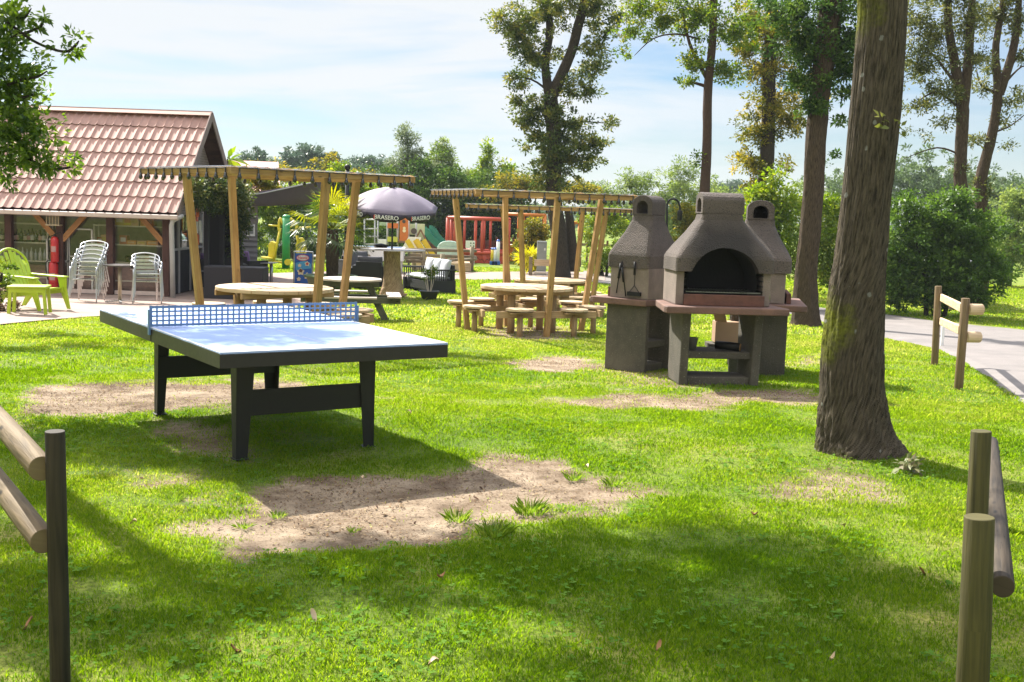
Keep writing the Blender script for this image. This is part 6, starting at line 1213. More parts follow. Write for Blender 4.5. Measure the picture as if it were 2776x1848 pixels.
# twin yellow slide
def slide(pts,w,m,name,dy,dirx,rimh=.14):
    for s in (-1,0,1):
        mb=MB(); q=[PP(*p,dy) for p in pts]; P_,R_=smooth_path(q,[1]*len(q),4); wv=Vector((dirx,-.45,0)).normalized().cross(Vector((0,0,1))).normalized()
        for a_,b_ in zip(P_[:-1],P_[1:]):
            if s==0: mb.beam(a_-Vector((0,0,.03)),b_-Vector((0,0,.03)),w,.03)
            else: mb.beam(a_+wv*s*w/2,b_+wv*s*w/2,.04,rimh)
        mb.build('slide_bed' if s==0 else 'slide_rim',m if s else m_cream if m is m_ylp else m,t,world=True)
slide([(1116,650),(1127,668),(1140,690),(1158,712)],.5,m_ylp,'a',-.9,.5,.2); slide([(1136,650),(1148,668),(1162,690),(1180,712)],.45,m_ylp,'a',-.4,.5,.2)
slide([(1152,618),(1164,622),(1175,640),(1195,660),(1212,672)],.55,m_tgr,'b',.8,.7,.25)
# coloured play huts at the foot
for px,py,w_,h_,m,lb,nm in ((1218,690,.9,.34,mat('pale_teal_box',(.42,.60,.52),rough=.5),'pale green spring play box right of the twin slide','play_box'),(1200,714,2.2,.30,m_pinetop,'timber sandpit edge in front of the play box','sandpit')):
    p=D(px,py,Yp_-3); mb=MB(); mb.box((p.x,p.y,p.z+.1 if nm=='play_box' else tz(p.y)+.18),(w_,.3 if nm=='play_box' else 1.6,h_+ (.1 if nm=='play_box' else 0)))
    if nm=='play_box': mb.prism([(.42*math.cos(a),.2*math.sin(a)) for a in np.linspace(0,PI,12)],(p.x,p.y-.15,p.z+.32),(1,0,0),(0,0,1),(0,1,0),.3); mb.box((p.x,p.y,p.z-.4),(.12,.12,.7))
    single(mb,nm,m,lb,nm.replace('_',' '),bevel=.02)
# brown board fence behind
m_board=wood('brown_board',(.15,.075,.055),(.09,.05,.04)); Yb=54
a=D(1165,645,Yb);b=D(1392,650,Yb); t=thing('board_fence','dark brown board fence behind the trampolines','fence',(a.x,Yb,tz(Yb)))
n=26; mb=MB()
for k in range(n): x=a.x+(b.x-a.x+.6)*k/n; mb.box((x,Yb,(tz(Yb)+a.z)/2-.02+.01*(k%2)),((b.x-a.x+.6)/n-.012,.03,a.z-tz(Yb)))
mb.build('boards',m_board,t,world=True)
for k in range(6): x=a.x+(b.x-a.x)*k/5; mb=MB(); mb.box((x,Yb-.06,(tz(Yb)+a.z)/2+.08),(.1,.09,a.z-tz(Yb)+.16)); mb.build('post',m_board,t,world=True)
# trampolines with orange frames
m_red2=mat('orange_red_padding',(.50,.07,.03),(.42,.055,.025),rough=.5,scale=5); m_ora=mat('orange_padding',(.65,.20,.02),(.55,.16,.02),rough=.5,scale=5); m_netb=mat('black_net',(.03,.03,.03),rough=.8)
def tramp(label,x0,x1,yb,yt,yskirt,m,Y,depth,fx_,sk):
    t=thing('trampoline',label,'trampoline',(D((x0+x1)/2,yb,Y).x,Y,tz(Y)),0,'trampolines with padded frames')
    a=D(x0,yt,Y);b=D(x1,yt,Y); zt_=a.z; zs=D((x0+x1)/2,yskirt,Y).z; xa,xb=a.x,b.x
    for (x,yy) in ((xa,0),(xb,0),(xa,depth),(xb,depth)): mb=MB(); mb.tube([(x,Y+yy,tz(Y)),(x,Y+yy,zt_)],.075,10); mb.build('corner_post',m,t,world=True)
    for f_ in fx_: mb=MB(); x=xa+(xb-xa)*f_; mb.tube([(x,Y,zs),(x,Y,zt_)],.065,10); mb.build('post',m,t,world=True); mb=MB(); mb.tube([(x+.3,Y+depth,zs),(x+.3,Y+depth,zt_)],.06,10); mb.build('post',m,t,world=True)
    for (p,q) in (((xa,0),(xb,0)),((xa,depth),(xb,depth)),((xa,0),(xa,depth)),((xb,0),(xb,depth))):
        for z in (zt_,zs+.08): mb=MB(); mb.tube([(p[0],Y+p[1],z),(q[0],Y+q[1],z)],.08,10); mb.build('padded_bar',m,t,world=True)
    for (p,q) in (((xa,0),(xb,0)),((xa,depth),(xb,depth)),((xa,0),(xa,depth)),((xb,0),(xb,depth))):
        mb=MB(); nn=16; vs=[]
        for k in range(nn+1): u=k/nn; x=p[0]+(q[0]-p[0])*u;y=Y+p[1]+(q[1]-p[1])*u; w_=.05*math.sin(u*23)+.03*math.sin(u*41); vs+=[(x,y,zs+.05),(x+w_*.3,y-w_,tz(Y)+.01)]
        mb._add(vs,[(2*k,2*k+2,2*k+3,2*k+1) for k in range(nn)]); mb.build('skirt',sk,t,world=True)
    mb=MB(); mb.box(((xa+xb)/2,Y+depth/2,zs),(xb-xa-.2,depth-.2,.02)); mb.build('jumping_mat',m_iron,t,world=True)
    mb=MB(); nn=int((xb-xa)/.28); 
    for k in range(nn): x=xa+(xb-xa)*(k+.5)/nn; mb.beam((x,Y+depth,zs),(x,Y+depth,zt_),.012,.012)
    for k in range(7): z=zs+(zt_-zs)*(k+.5)/7; mb.beam((xa,Y+depth,z),(xb,Y+depth,z),.012,.012)
    mb.build('safety_net',m_netb,t,world=True)
    return t
t1=tramp('front trampoline with red orange padded frame and red skirt',1214,1380,715,590,690,m_red2,50.3,3.0,(.12,.46,.57),m_red2)
t2=tramp('rear trampoline with bright orange frame and orange skirt, right of the red one',1372,1478,708,580,672,m_ora,53.6,3.0,(.33,.66),m_ora)
o=thing('trampoline','orange framed trampoline half hidden behind the forked tree trunk','trampoline',(D(1550,700,56).x,56,tz(56)),0,'trampolines with padded frames')
for px in (1555,1572): a=D(px,600,56); mb=MB(); mb.tube([(a.x,56,tz(56)),(a.x,56,a.z)],.08,8); mb.build('corner_post',m_ora,o,world=True)
a=D(1545,603,56);b=D(1580,603,56); mb=MB(); mb.tube([a,b],.08,8); mb.build('padded_bar',m_ora,o,world=True)
# scribbled black lettering on the front skirt
p0=D(1292,704,50.15)-Vector(t1.location); mb=MB(); pts=[]
for k in range(60): u=k/59; pts.append(p0+Vector((u*.95,0,.05*math.sin(u*30)+.05*math.sin(u*13)+ (0.06 if k%17==3 else 0))))
mb.tube(pts,.012,5); mb.build('script_print',m_iron,t1)
t=thing('notice_board','white notice board with small pictograms hung on the red trampoline','sign',tuple(D(1275,662,50.0))); a=D(1262,650,50);b=D(1287,671,50); mb=MB(); mb.box((0,0,0),(b.x-a.x,.02,a.z-b.z)); mb.build('plate',m_white,t)
for i in range(2):
    for j in range(2): mb=MB(); mb.prism([(-.04,0),(.04,0),(0,.07)],(.02+.13*i,-.012,-.09+.12*j),(1,0,0),(0,0,1),(0,-1,0),.004); mb.build('pictogram',m_iron,t)
t=thing('play_steps','white and yellow plastic play posts on blue feet in front of the red trampoline','play steps',tuple(D(1342,716,49.2))); 
for k,px in enumerate((1334,1341,1349)): a=D(px,716,49.2)-Vector(t.location); h_=.65 if k<2 else 1.0; mb=MB(); mb.tube([a+Vector((0,0,.1)),a+Vector((0,0,h_))],.075,10); mb.build('plastic_post',m_ylp if k<1 else m_white,t); mb=MB(); mb.box(a+Vector((0,0,.06)),(.22,.4,.14)); mb.build('foot',m_ib,t); mb=MB(); mb.sphere(a+Vector((0,0,h_)),.08,8,6); mb.build('cap',m_ib,t)
# electrical cabinet, low bench, swan neck lamp
m_cab=mat('grey_cabinet',(.30,.33,.33),(.26,.29,.29),rough=.5); a=G(1468,736); Yk=a.y-3
p=Vector((D(1468,700,Yk).x,Yk,tz(Yk))); t=thing('electrical_cabinet','grey metal electrical cabinet beside the ivy covered tree','cabinet',tuple(p)); hc=D(1468,657,Yk).z-p.z; wc=(D(1481,700,Yk)-D(1455,700,Yk)).length
mb=MB(); mb.box((0,0,hc/2),(wc,.35,hc)); mb.build('housing',m_cab,t,bevel=.015); mb=MB(); mb.prism([(-.2,0),(.2,0),(.19,.05),(-.19,.05)],(-wc/2,0,hc),(0,1,0),(0,0,1),(1,0,0),wc); mb.build('lid',m_cab,t); mb=MB(); mb.box((-.03,-.18,hc*.55),(wc*.8,.01,hc*.8)); mb.build('door',m_cab,t,bevel=.004); mb=MB(); mb.box((wc*.3,-.19,hc*.8),(.06,.01,.09)); mb.build('lock_plate',m_white,t)
t=thing('bench','pale timber board bench in front of the grey cabinet','bench',(p.x+.1,p.y-1.0,tz(p.y-1)))
mb=MB(); mb.box((0,0,.5),(.75,.05,.22)); mb.build('backrest',m_pinetop,t); mb=MB(); mb.box((0,-.2,.16),(.75,.35,.05)); mb.build('seat',m_gtop,t); mb=MB(); mb.box((-.5,0,.35),(.12,.12,.7)); mb.build('post',m_fence,t)
t=thing('street_lamp','black swan neck lamp with a lantern behind the two barbecues','lamp',(D(1808,700,34).x,34,tz(34)))
q=[D(1808,700,34),D(1808,575,34),D(1809,552,34),D(1816,541,34),D(1828,539,34),D(1838,546,34),D(1843,560,34),D(1843,570,34)]; P_,R_=smooth_path(q,[.03]*len(q),4); mb=MB(); mb.tube(P_,R_,8); mb.build('pole',m_iron,t,world=True)
mb=MB(); c=D(1843,582,34); mb.lathe([(.05,.14),(.08,.1),(.075,-.14),(.03,-.17)],c,12); mb.build('lantern',m_iron,t,world=True)
# far farm buildings
t=thing('farm_building','grey roofed farm building far behind the right tree trunks','farm building',(D(2255,520,150).x,150,tz(150)))
a=D(2225,500,150);b=D(2285,520,150); m_far=mat('far_grey',(.40,.42,.46),rough=.7); m_farw=mat('far_wall',(.55,.54,.50),rough=.8)
mb=MB(); mb.box(((a.x+b.x)/2,150,(a.z+b.z)/2-3),(b.x-a.x+2,8,6)); mb.build('wall',m_farw,t,world=True); mb=MB(); mb.prism([(-4.5,b.z),(0,a.z+.3),(4.5,b.z)],(a.x-1.5,150,0),(0,1,0),(0,0,1),(1,0,0),b.x-a.x+3); mb.build('roof',m_far,t,world=True)
t=thing('farm_building','lower pale farm shed in front of the grey roofed building','farm building',(D(2255,540,120).x,120,tz(120)))
a=D(2228,530,120);b=D(2275,543,120); mb=MB(); mb.box(((a.x+b.x)/2,120,b.z-2),(b.x-a.x+1,5,4)); mb.build('wall',m_farw,t,world=True); mb=MB(); mb.prism([(-3,b.z),(0,a.z),(3,b.z)],(a.x-1,120,0),(0,1,0),(0,0,1),(1,0,0),b.x-a.x+2); mb.build('roof',m_far,t,world=True)
# white tent wall and low garden fence at the right of the picnic tables
t=thing('picket_fence','low dark picket fence behind the shrubs right of the forked tree','fence',tuple(G(1650,745)+Vector((0,8,0))))
for k in range(9): a=D(1575+k*18,652,50); mb=MB(); mb.beam((a.x,50,tz(50)),(a.x,50,a.z),.09,.05,up=(0,1,0)); mb.build('picket',m_board,t,world=True)
mb=MB(); mb.beam(D(1570,662,50.1),D(1725,668,50.1),.04,.12); mb.build('rail',m_fence,t,world=True)
# ================================================================ trees and hedges
def tree(name,label,cat,base,trunks,blobs,n,size,lm,bm_,seed,clump=.3,nclump=None,group=None,shell=.6,branches=(),aspect=.5,up=.4):
    t=thing(name,label,cat,tuple(base),0,group)
    for pts,rad in trunks: mb=MB(); bark_tube(mb,pts,rad,n=20,seg=4,amp=.12,fa=8,fl=2,seed=seed); mb.build('trunk',bm_,t,world=True)
    for pts,rad in branches: P_,R_=smooth_path(pts,rad,4); mb=MB(); mb.tube(P_,R_,7); mb.build('branch',bm_,t,world=True)
    foliage('crown',blobs,n,size,lm,t,seed=seed,clump=clump,nclump=nclump,shell=shell,aspect=aspect,up=up); return t
m_ivyt=leafmat('ivy_tree_leaves',[(.025,.05,.014),(.06,.10,.022),(.14,.18,.035),(.32,.29,.06)],trans=.35)
m_gold=leafmat('golden_leaves',[(.05,.07,.012),(.12,.14,.02),(.25,.23,.03),(.48,.38,.06)],trans=.5); m_lfo=leafmat('olive_leaves',[(.03,.045,.015),(.07,.09,.025),(.13,.15,.04),(.24,.23,.06)],trans=.4)
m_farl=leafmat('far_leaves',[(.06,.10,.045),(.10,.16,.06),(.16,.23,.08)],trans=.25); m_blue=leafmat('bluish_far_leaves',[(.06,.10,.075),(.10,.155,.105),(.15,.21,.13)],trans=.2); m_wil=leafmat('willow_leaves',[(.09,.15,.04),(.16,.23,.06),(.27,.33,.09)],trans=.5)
# 1 forked ivy tree
Y1=39.5; B=lambda px,py,rx,rz,w=1,Y=Y1: bl(px,py,Y,rx,rz,None,w)
b1=Vector((D(1525,735,Y1).x,Y1,tz(Y1)))
tree('ivy_covered_tree','ivy covered tree with a forked trunk rising behind the middle pergola','tree',b1,
 [([b1-Vector((0,0,.2)),D(1515,640,Y1),D(1500,520,Y1),D(1503,400,Y1),D(1492,260,Y1)],[.34,.26,.25,.25,.24]),([D(1493,265,Y1),D(1545,150,Y1),D(1570,60,Y1),D(1600,-60,Y1)],[.2,.17,.15,.12]),([D(1492,265,Y1),D(1478,180,Y1),D(1490,80,Y1),D(1480,-60,Y1)],[.18,.14,.12,.1]),([D(1555,735,Y1+.3),D(1548,640,Y1+.3),D(1540,560,Y1+.3)],[.22,.17,.12])],
 [B(1500,440,1.0,.7),B(1480,380,1.0,.6),B(1580,400,.9,.5),B(1450,300,.9,.6),B(1560,340,1.1,.6),B(1640,335,.45,.25,.8),B(1620,385,.5,.3),B(1400,205,.5,.3),B(1440,150,1.1,.9),B(1400,80,.9,.8),B(1350,45,.5,.4),B(1480,30,1.2,.8),B(1600,20,1.2,.7),B(1600,180,.8,.6),B(1540,240,.7,.5),B(1620,120,.7,.5),B(1420,230,.5,.4),B(1400,270,.35,.25),B(1590,250,.5,.3),B(1500,500,.9,.4),B(1460,480,.6,.4),B(1520,-40,1.8,.8),B(1680,60,.9,.5),B(1580,440,.7,.35),B(1430,330,.5,.3),B(1500,300,.55,.8,.8),B(1510,420,.6,.8,1)],
 38000,.115,m_ivyt,m_bark4,101,clump=.22,nclump=760,shell=.75,branches=[([D(1500,350,Y1),D(1570,330,Y1),D(1660,335,Y1)],[.05,.03,.01]),([D(1490,250,Y1),D(1440,215,Y1),D(1360,205,Y1)],[.05,.03,.01])])
# 2 slender tree
Y2_=34.0; b2=Vector((D(1905,700,Y2_).x,Y2_,tz(Y2_)))
tree('slender_tree','slender reddish trunk with a high leafy crown between the ivy tree and the right trees','tree',b2,
 [([b2,D(1910,520,Y2_),D(1917,380,Y2_),D(1920,230,Y2_),D(1932,100,Y2_),D(1935,-80,Y2_)],[.17,.145,.135,.125,.11,.09])],
 [B(1900,40,1.6,.9,1,Y2_),B(1800,60,.9,.5,1,Y2_),B(1720,90,.7,.35,.8,Y2_),B(2000,90,.9,.7,1,Y2_),B(1880,170,.55,.4,1,Y2_),B(1960,190,.7,.4,1,Y2_),B(1730,20,.8,.4,.9,Y2_),B(1860,220,.35,.2,1,Y2_),B(1690,140,.4,.25,.5,Y2_),B(1830,-30,1.8,.5,1,Y2_),B(2010,200,.4,.3,.8,Y2_),B(1890,430,.12,.35,.4,Y2_),B(1885,320,.12,.3,.4,Y2_)],
 15000,.10,m_lf_mid,m_bark3,102,clump=.2,nclump=420,shell=.8,branches=[([D(1915,210,Y2_),D(1870,120,Y2_),D(1850,20,Y2_)],[.07,.05,.03]),([D(1895,105,Y2_),D(1830,92,Y2_),D(1770,105,Y2_),D(1720,150,Y2_)],[.03,.025,.02,.008]),([D(1918,235,Y2_),D(1885,225,Y2_),D(1860,220,Y2_)],[.06,.04,.02])])
# 3 golden ivy tree
Y3_=37.0; b3_=Vector((D(2072,740,Y3_).x,Y3_,tz(Y3_)))
tree('ivy_covered_tree','golden leaved ivy clad tree behind the right barbecue','tree',b3_,
 [([b3_,D(2075,520,Y3_),D(2080,420,Y3_),D(2085,200,Y3_),D(2095,-60,Y3_)],[.3,.24,.22,.2,.16])],
 [B(2060,500,.6,.5,1,Y3_),B(2040,440,.7,.5,1,Y3_),B(2060,360,.8,.6,1,Y3_),B(2090,280,1.0,.7,1.1,Y3_),B(2070,190,.9,.6,1,Y3_),B(2100,80,1.1,.8,1,Y3_),B(2150,330,.7,.5,1,Y3_),B(2180,230,.8,.6,1,Y3_),B(2040,60,.8,.6,1,Y3_),B(2160,120,.9,.7,1,Y3_),B(2130,440,.4,.3,.8,Y3_),B(2020,130,.5,.4,.8,Y3_)],
 20000,.11,m_gold,m_bark4,103,clump=.22,nclump=460,shell=.8)
# 4 trunk right behind the barbecues
b4=G(2178,882); Y4_=b4.y; t=thing('deciduous_tree','mossy trunk with dark leafy crown just behind the right barbecue','tree',tuple(b4))
def tw(py,x0,x1): a=D(x0,py,Y4_);b=D(x1,py,Y4_); return (a+b)/2,(b-a).length/2
q=[tw(884,2142,2226),tw(850,2150,2218),tw(760,2156,2214),tw(640,2166,2222),tw(500,2180,2232),tw(360,2186,2240),tw(240,2198,2250),tw(80,2215,2275),tw(-80,2235,2290)]
mb=MB(); bark_tube(mb,[q[0][0]-Vector((0,0,.15))]+[a for a,_ in q],[q[0][1]*1.1]+[r for _,r in q],n=56,seg=12,amp=.09,fa=9,fl=2.2,seed=12); tr=mb.build('trunk',m_bark2,t,world=True); moss_attr(tr,lambda co:np.clip(.32-.25*np.abs(co[:,2]-1.2)/1.2,0,.4)*(co[:,0]<.25))
foliage('crown',[B(2230,200,.5,.5,1,Y4_),B(2180,120,.7,.6,1,Y4_),B(2290,120,.5,.6,1,Y4_),B(2200,290,.3,.3,1,Y4_-.2),B(2275,330,.3,.15,.9,Y4_),B(2290,250,.25,.3,1,Y4_),B(2150,30,.9,.5,1,Y4_),B(2280,20,.6,.4,1,Y4_),B(2265,420,.14,.12,.6,Y4_),B(2290,180,.3,.4,1,Y4_),B(2160,220,.4,.3,1,Y4_)],15000,.085,m_lf_dark,t,seed=104,clump=.16,nclump=380,shell=.8)
# 5,6 two trees at the right edge
for i,(lab,tk,bb,bm_) in enumerate((('twin stemmed tree with airy olive crown right of the big foreground trunk',[([(2608,590),(2602,470),(2610,300),(2590,180),(2570,60),(2575,-60)],[.2,.155,.15,.12,.1,.08]),([(2606,330),(2622,200),(2630,80),(2640,-60)],[.14,.12,.1,.08])],[(2540,100,1.0,.9),(2510,180,.9,.7),(2560,260,.8,.5),(2480,60,.7,.7),(2620,60,.8,.8),(2490,290,.5,.25),(2640,160,.7,.5),(2560,-20,1.4,.5),(2500,360,.5,.15),(2550,330,.5,.25),(2470,150,.4,.4),(2610,450,.2,.25)],m_bark2),
   ('leaning ivy stemmed tree with sparse branches at the right edge',[([(2665,620),(2658,500),(2690,360),(2705,250),(2700,120),(2735,-60)],[.2,.16,.13,.12,.09,.08]),([(2708,255),(2740,160),(2758,60),(2765,-60)],[.13,.11,.09,.07])],[(2700,40,.7,.6),(2760,60,.5,.8),(2750,270,.5,.4),(2720,330,.5,.25),(2770,160,.35,.3),(2660,240,.4,.3),(2690,180,.35,.3),(2650,380,.4,.2),(2740,-30,1,.4),(2740,400,.4,.12),(2665,520,.25,.5)],m_bark2))):
    Yk=30+i*1.5; b_=Vector((D(tk[0][0][0][0],700,Yk).x,Yk,tz(Yk))); trk=[([D(x,y,Yk) for x,y in pp],rr) for pp,rr in tk]; trk[0]=([b_]+trk[0][0],[trk[0][1][0]*1.1]+trk[0][1])
    br=[([D(2610,300,Yk),D(2540,250,Yk),D(2480,280,Yk)],[.04,.03,.01]),([D(2600,240,Yk),D(2540,160,Yk),D(2500,120,Yk)],[.05,.03,.01]),([D(2604,420,Yk),D(2540,400,Yk),D(2450,430,Yk)],[.03,.02,.006])] if i==0 else [([D(2706,240,Yk),D(2760,150,Yk),D(2800,110,Yk)],[.05,.03,.02]),([D(2700,250,Yk),D(2660,230,Yk),D(2645,180,Yk)],[.05,.03,.01]),([D(2720,230,Yk),D(2770,180,Yk),D(2800,190,Yk)],[.04,.02,.01]),([D(2690,360,Yk),D(2740,340,Yk),D(2790,300,Yk)],[.03,.02,.01])]
    tree('deciduous_tree',lab,'tree',b_,trk,[B(x,y,rx,rz,1,Yk) for x,y,rx,rz in bb],12000 if i==0 else 6500,.095,m_lfo,bm_,105+i,clump=.2,nclump=420 if i==0 else 240,shell=.85,branches=br,aspect=.42)
# bushes and hedges: (label, blobs(px,py,rx,rz), Y, n, size, mat)
def bush(name,label,cat,Y,bb,n,size,m,seed,group=None,clump=.25,shell=.5,basepx=None,stems=3,aspect=.5,up=.4,nclump=None):
    bx_=sum(D(b[0],b[1],Y).x for b in bb)/len(bb); t=thing(name,label,cat,(bx_,Y,tz(Y)),0,group)
    for k in range(stems):
        b=bb[k%len(bb)]; c=D(b[0],b[1],Y); mb=MB(); P_,R_=smooth_path([(bx_+(c.x-bx_)*.3,Y,tz(Y)-.05),((bx_+c.x)/2,Y,(tz(Y)+c.z)/2),tuple(c)],[.06,.045,.02],4); mb.tube(P_,R_,7); mb.build('stem',m_bark4,t,world=True)
    foliage('foliage',[bl(b[0],b[1],Y+(b[4] if len(b)>4 else 0),b[2],b[3],b[2]*.8) for b in bb],n,size,m,t,seed=seed,clump=clump,shell=shell,cut_low=tz(Y)+.02,aspect=aspect,up=up,nclump=nclump); return t
bush('laurel_bush','large dark green laurel bush behind the two log rails at the right','bush',27.5,[(2480,640,.9,.9),(2560,600,1.0,.8),(2640,660,.9,.8),(2440,740,.6,.7),(2540,750,1.1,.7),(2650,750,.8,.55),(2460,560,.5,.35),(2590,540,.6,.3),(2690,720,.5,.5),(2510,690,1.2,.9,.5),(2460,800,.5,.35),(2540,805,.7,.3),(2620,800,.6,.35),(2420,790,.35,.35)],36000,.10,leafmat('laurel_leaves',[(.03,.07,.014),(.06,.125,.02),(.10,.19,.03),(.17,.27,.05)],trans=.45,rough=.45,spec=.3),201,clump=.22)
bush('hedge_bush','bright green bush between the right barbecue and the mossy trunk','bush',28.5,[(2040,600,.6,.6),(2110,560,.6,.6),(2120,680,.6,.7),(2060,520,.35,.3),(2100,490,.2,.3),(2230,650,.6,.8),(2250,560,.4,.5),(2260,740,.5,.5),(2010,680,.4,.5)],17000,.10,m_lf_bright,202)
bush('hedge_bush','golden green shrubs behind the two barbecues','bush',36,[(1890,640,.5,.5),(1860,590,.5,.5),(1850,680,.7,.5),(1780,680,.5,.5)],8000,.09,m_gold,203)
bush('willow_hedge','tall pale willow hedge on the skyline between the barbecue chimneys','hedge',62,[(1640,540,1.8,1.1),(1720,530,1.6,1.2),(1800,540,1.8,1.2),(1870,520,1.6,1.6),(1930,550,1.5,1.2),(1680,600,2.2,1.2),(1780,610,2.4,1.2),(1880,610,2,1.2),(1600,520,1.2,.8),(1850,480,.8,1.0),(1700,490,.6,.7),(1750,490,.5,.7)],26000,.17,m_wil,204,clump=.35,aspect=.3,up=.1)
bush('willow_hedge','pale green willow hedge right of the willow skyline, beyond the mossy trunk','hedge',60,[(1960,560,1.5,1.2),(2010,600,1.8,1.4),(2160,540,1.6,1.1),(2130,590,1.6,1.2),(2230,580,1.4,.9)],12000,.17,m_wil,205,clump=.35,aspect=.3,up=.1)
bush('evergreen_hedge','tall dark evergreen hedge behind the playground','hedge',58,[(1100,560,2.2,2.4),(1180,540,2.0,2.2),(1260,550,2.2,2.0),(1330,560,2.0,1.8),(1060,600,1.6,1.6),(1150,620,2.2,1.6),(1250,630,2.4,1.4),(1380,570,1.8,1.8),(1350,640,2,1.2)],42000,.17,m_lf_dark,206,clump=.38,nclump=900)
bush('conifer','feathery pale conifer rising above the dark playground hedge','tree',60,[(1105,380,.5,.8),(1105,430,.9,.9),(1100,480,1.3,.9),(1060,470,.7,.6),(1150,460,.8,.7)],12000,.16,leafmat('silver_green',[(.10,.14,.08),(.17,.22,.12),(.27,.32,.18)],trans=.35),207,clump=.3,aspect=.3)
bush('conifer','second pale conifer right of the feathery one above the hedge','tree',61,[(1195,410,.5,.7),(1200,450,1.0,.8),(1210,500,1.6,.9),(1260,490,1.0,.6)],12000,.16,m_wil,208,clump=.3,aspect=.3)
bush('poplar','small upright bright tree left of the ivy tree','tree',60,[(1320,430,.35,.9),(1320,480,.8,.7),(1370,460,.5,.7),(1300,510,1.1,.6),(1380,510,1.2,.6)],9000,.15,m_lf_bright,209,clump=.28)
bush('golden_bush','yellowish bushes below the ivy tree crown','bush',56,[(1400,500,1.1,.5),(1450,505,.9,.45),(1350,520,.9,.4),(1580,510,.9,.4),(1540,530,.8,.4)],8000,.14,m_gold,210,clump=.28)
bush('garden_shrub','yellow green shrub beside the cabinet in front of the trampolines','shrub',43.5,[(1440,640,.55,.8),(1415,690,.4,.5),(1470,625,.4,.4),(1440,710,.5,.35)],9000,.085,m_gold,211,clump=.14)
bush('garden_shrub','mixed green shrubs right of the forked trunk','shrub',42,[(1600,640,.5,.4),(1650,690,.9,.45),(1620,710,.8,.35),(1700,640,.6,.5),(1690,700,.6,.4),(1610,600,.6,.5),(1660,590,.7,.5)],12000,.09,m_lf_bright,212,clump=.16)
bush('yucca','bright yellow leaved spiky plant left of the cabinet','plant',41.5,[(1440,700,.3,.2)],500,.42,leafmat('yellow_spikes',[(.35,.38,.02),(.6,.58,.04),(.7,.65,.08)],trans=.4),213,clump=.1,stems=1,aspect=.12,up=0)
bush('garden_shrub','tall leafy green shrubs behind the shade sail and parasol','shrub',47.5,[(760,540,.8,.6),(820,530,.9,.6),(700,560,.6,.5),(880,520,.9,.7),(940,520,.9,.8),(800,600,.8,.5),(1000,540,.9,.8),(740,620,.5,.4),(860,590,.7,.5),(980,610,.8,.7),(700,640,.5,.4),(920,470,.6,.5)],28000,.14,m_lf_bright,214,clump=.26)
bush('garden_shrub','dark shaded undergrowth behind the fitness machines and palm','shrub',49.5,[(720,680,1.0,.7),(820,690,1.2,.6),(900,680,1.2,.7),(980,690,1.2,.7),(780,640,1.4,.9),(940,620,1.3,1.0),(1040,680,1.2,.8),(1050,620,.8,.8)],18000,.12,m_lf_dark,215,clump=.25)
bush('climbing_shrub','yellow green climber on the chalet roof right of the creeper','climber',30.3,[(680,490,.5,.14),(720,505,.5,.12),(650,480,.3,.15)],2600,.09,m_gold,216,clump=.12,stems=0)
bush('banana_plant','upright bright banana leaf behind the hut roof','plant',32,[(617,430,.10,.28)],16,.5,m_lf_bright,217,clump=.08,stems=1,up=0,aspect=.35)
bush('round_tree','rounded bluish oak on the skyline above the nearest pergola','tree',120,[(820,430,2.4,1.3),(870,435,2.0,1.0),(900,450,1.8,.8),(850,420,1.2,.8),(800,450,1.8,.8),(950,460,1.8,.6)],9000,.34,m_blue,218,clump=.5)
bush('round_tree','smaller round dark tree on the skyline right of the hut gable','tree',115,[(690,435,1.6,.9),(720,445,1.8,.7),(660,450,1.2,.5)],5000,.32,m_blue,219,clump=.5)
bush('golden_bush','yellow green hedge top below the skyline oaks','bush',70,[(660,465,1.5,.5),(740,470,2.2,.6),(800,480,1.8,.6),(880,470,1.0,.9),(960,490,1.6,.6),(900,440,.4,.6)],10000,.18,m_gold,220,clump=.35)
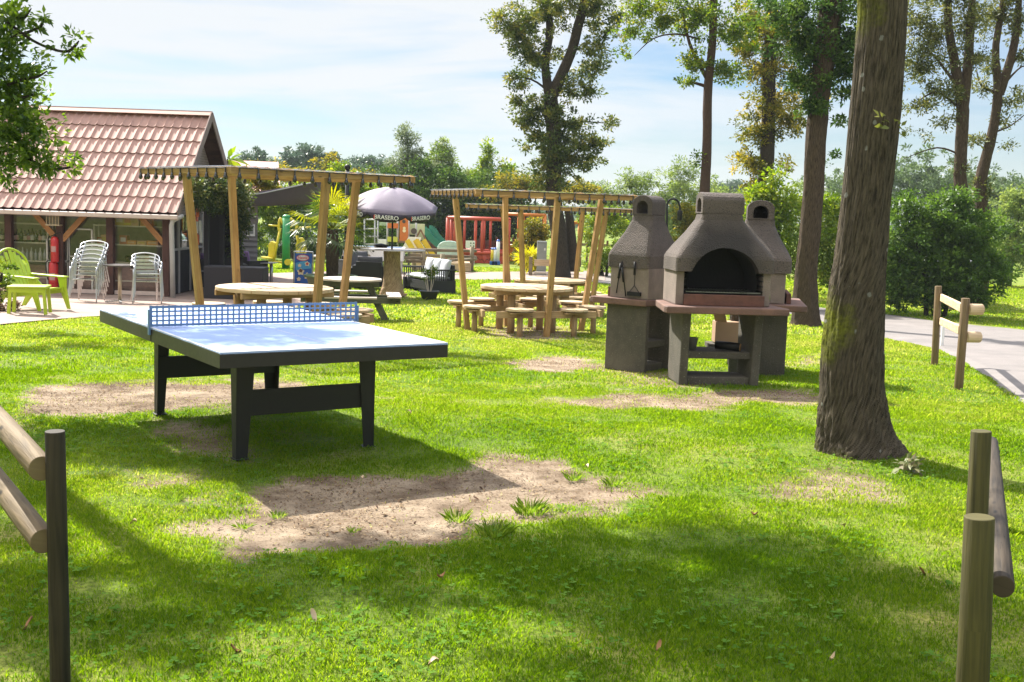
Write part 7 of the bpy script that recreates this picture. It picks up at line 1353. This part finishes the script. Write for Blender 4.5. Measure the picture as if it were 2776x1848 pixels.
for i,(px,py,rx,rz,Y,lab) in enumerate(((1010,450,3.2,1.0,130,'distant dark wood left of the feathery conifer'),(1990,510,3,.9,160,'distant rounded oak behind the golden tree'),(2350,500,6,2.0,110,'hazy rounded wood right of the big trunk'),(2500,480,6,2.6,105,'high hazy wood between the two right edge trees'),(2640,500,6,2.2,115,'hazy wood at the right horizon'),(2740,540,3,1.6,90,'dark green wood edge below the hazy wood'))):
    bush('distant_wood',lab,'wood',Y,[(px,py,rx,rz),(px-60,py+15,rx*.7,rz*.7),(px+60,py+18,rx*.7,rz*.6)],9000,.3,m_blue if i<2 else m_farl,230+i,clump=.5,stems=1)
bush('lime_bush','light green feathery bush at the right edge behind the laurel','bush',45,[(2740,610,1.3,1.0),(2770,540,1.0,.6),(2700,680,1.2,.7),(2770,680,1.2,.9)],12000,.12,m_wil,240,clump=.25)
bush('garden_shrub','low brown and green heather at the left edge below the lime chair','shrub',18.6,[(10,835,.22,.12),(40,820,.16,.08),(-30,800,.3,.22)],1800,.05,leafmat('heather',[(.10,.05,.03),(.22,.13,.07),(.40,.28,.18),(.12,.18,.04)],trans=.2),241,clump=.07,stems=1)
bush('garden_shrub','small leaved green shrub at the left edge beside the lime chair','shrub',18.8,[(5,740,.18,.22),(-40,780,.3,.3)],1200,.06,m_lf_mid,242,clump=.07,stems=1)
bush('grass_clump','young green weeds on the far verge behind the road','plant',34,[(2330,830,.3,.1)],300,.1,m_lf_bright,243,clump=.1,stems=1)
# far tree line closing the horizon, as one mass
fb=[]
g_l=np.random.default_rng(9)
for k in range(70):
    x=-150+300*k/69+g_l.uniform(-2,2); Y=g_l.uniform(150,190); h=g_l.uniform(3.0,6.0)*(1.0 if x>-10 else .8); fb.append((x,Y,tz(Y)+h*.45,4.5,3,h*.55))
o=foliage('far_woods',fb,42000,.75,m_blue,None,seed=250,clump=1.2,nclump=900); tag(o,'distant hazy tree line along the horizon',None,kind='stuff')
# air
hz_=bpy.data.materials.new('air'); hz_.use_nodes=True; nn=hz_.node_tree; nn.nodes.clear(); oo=N(nn,'ShaderNodeOutputMaterial'); pv=N(nn,'ShaderNodeVolumePrincipled'); pv.inputs['Color'].default_value=(.85,.92,1,1); pv.inputs['Density'].default_value=.00035; nn.links.new(pv.outputs[0],oo.inputs['Volume'])
HAZE=True
if HAZE:
    mb=MB(); mb.box((0,585,11),(802,1232,34)); me=mb.mesh('haze'); me.materials.append(hz_); o=bpy.data.objects.new('haze',me); COL.objects.link(o); o['kind']='stuff'; o['label']='thin summer haze'
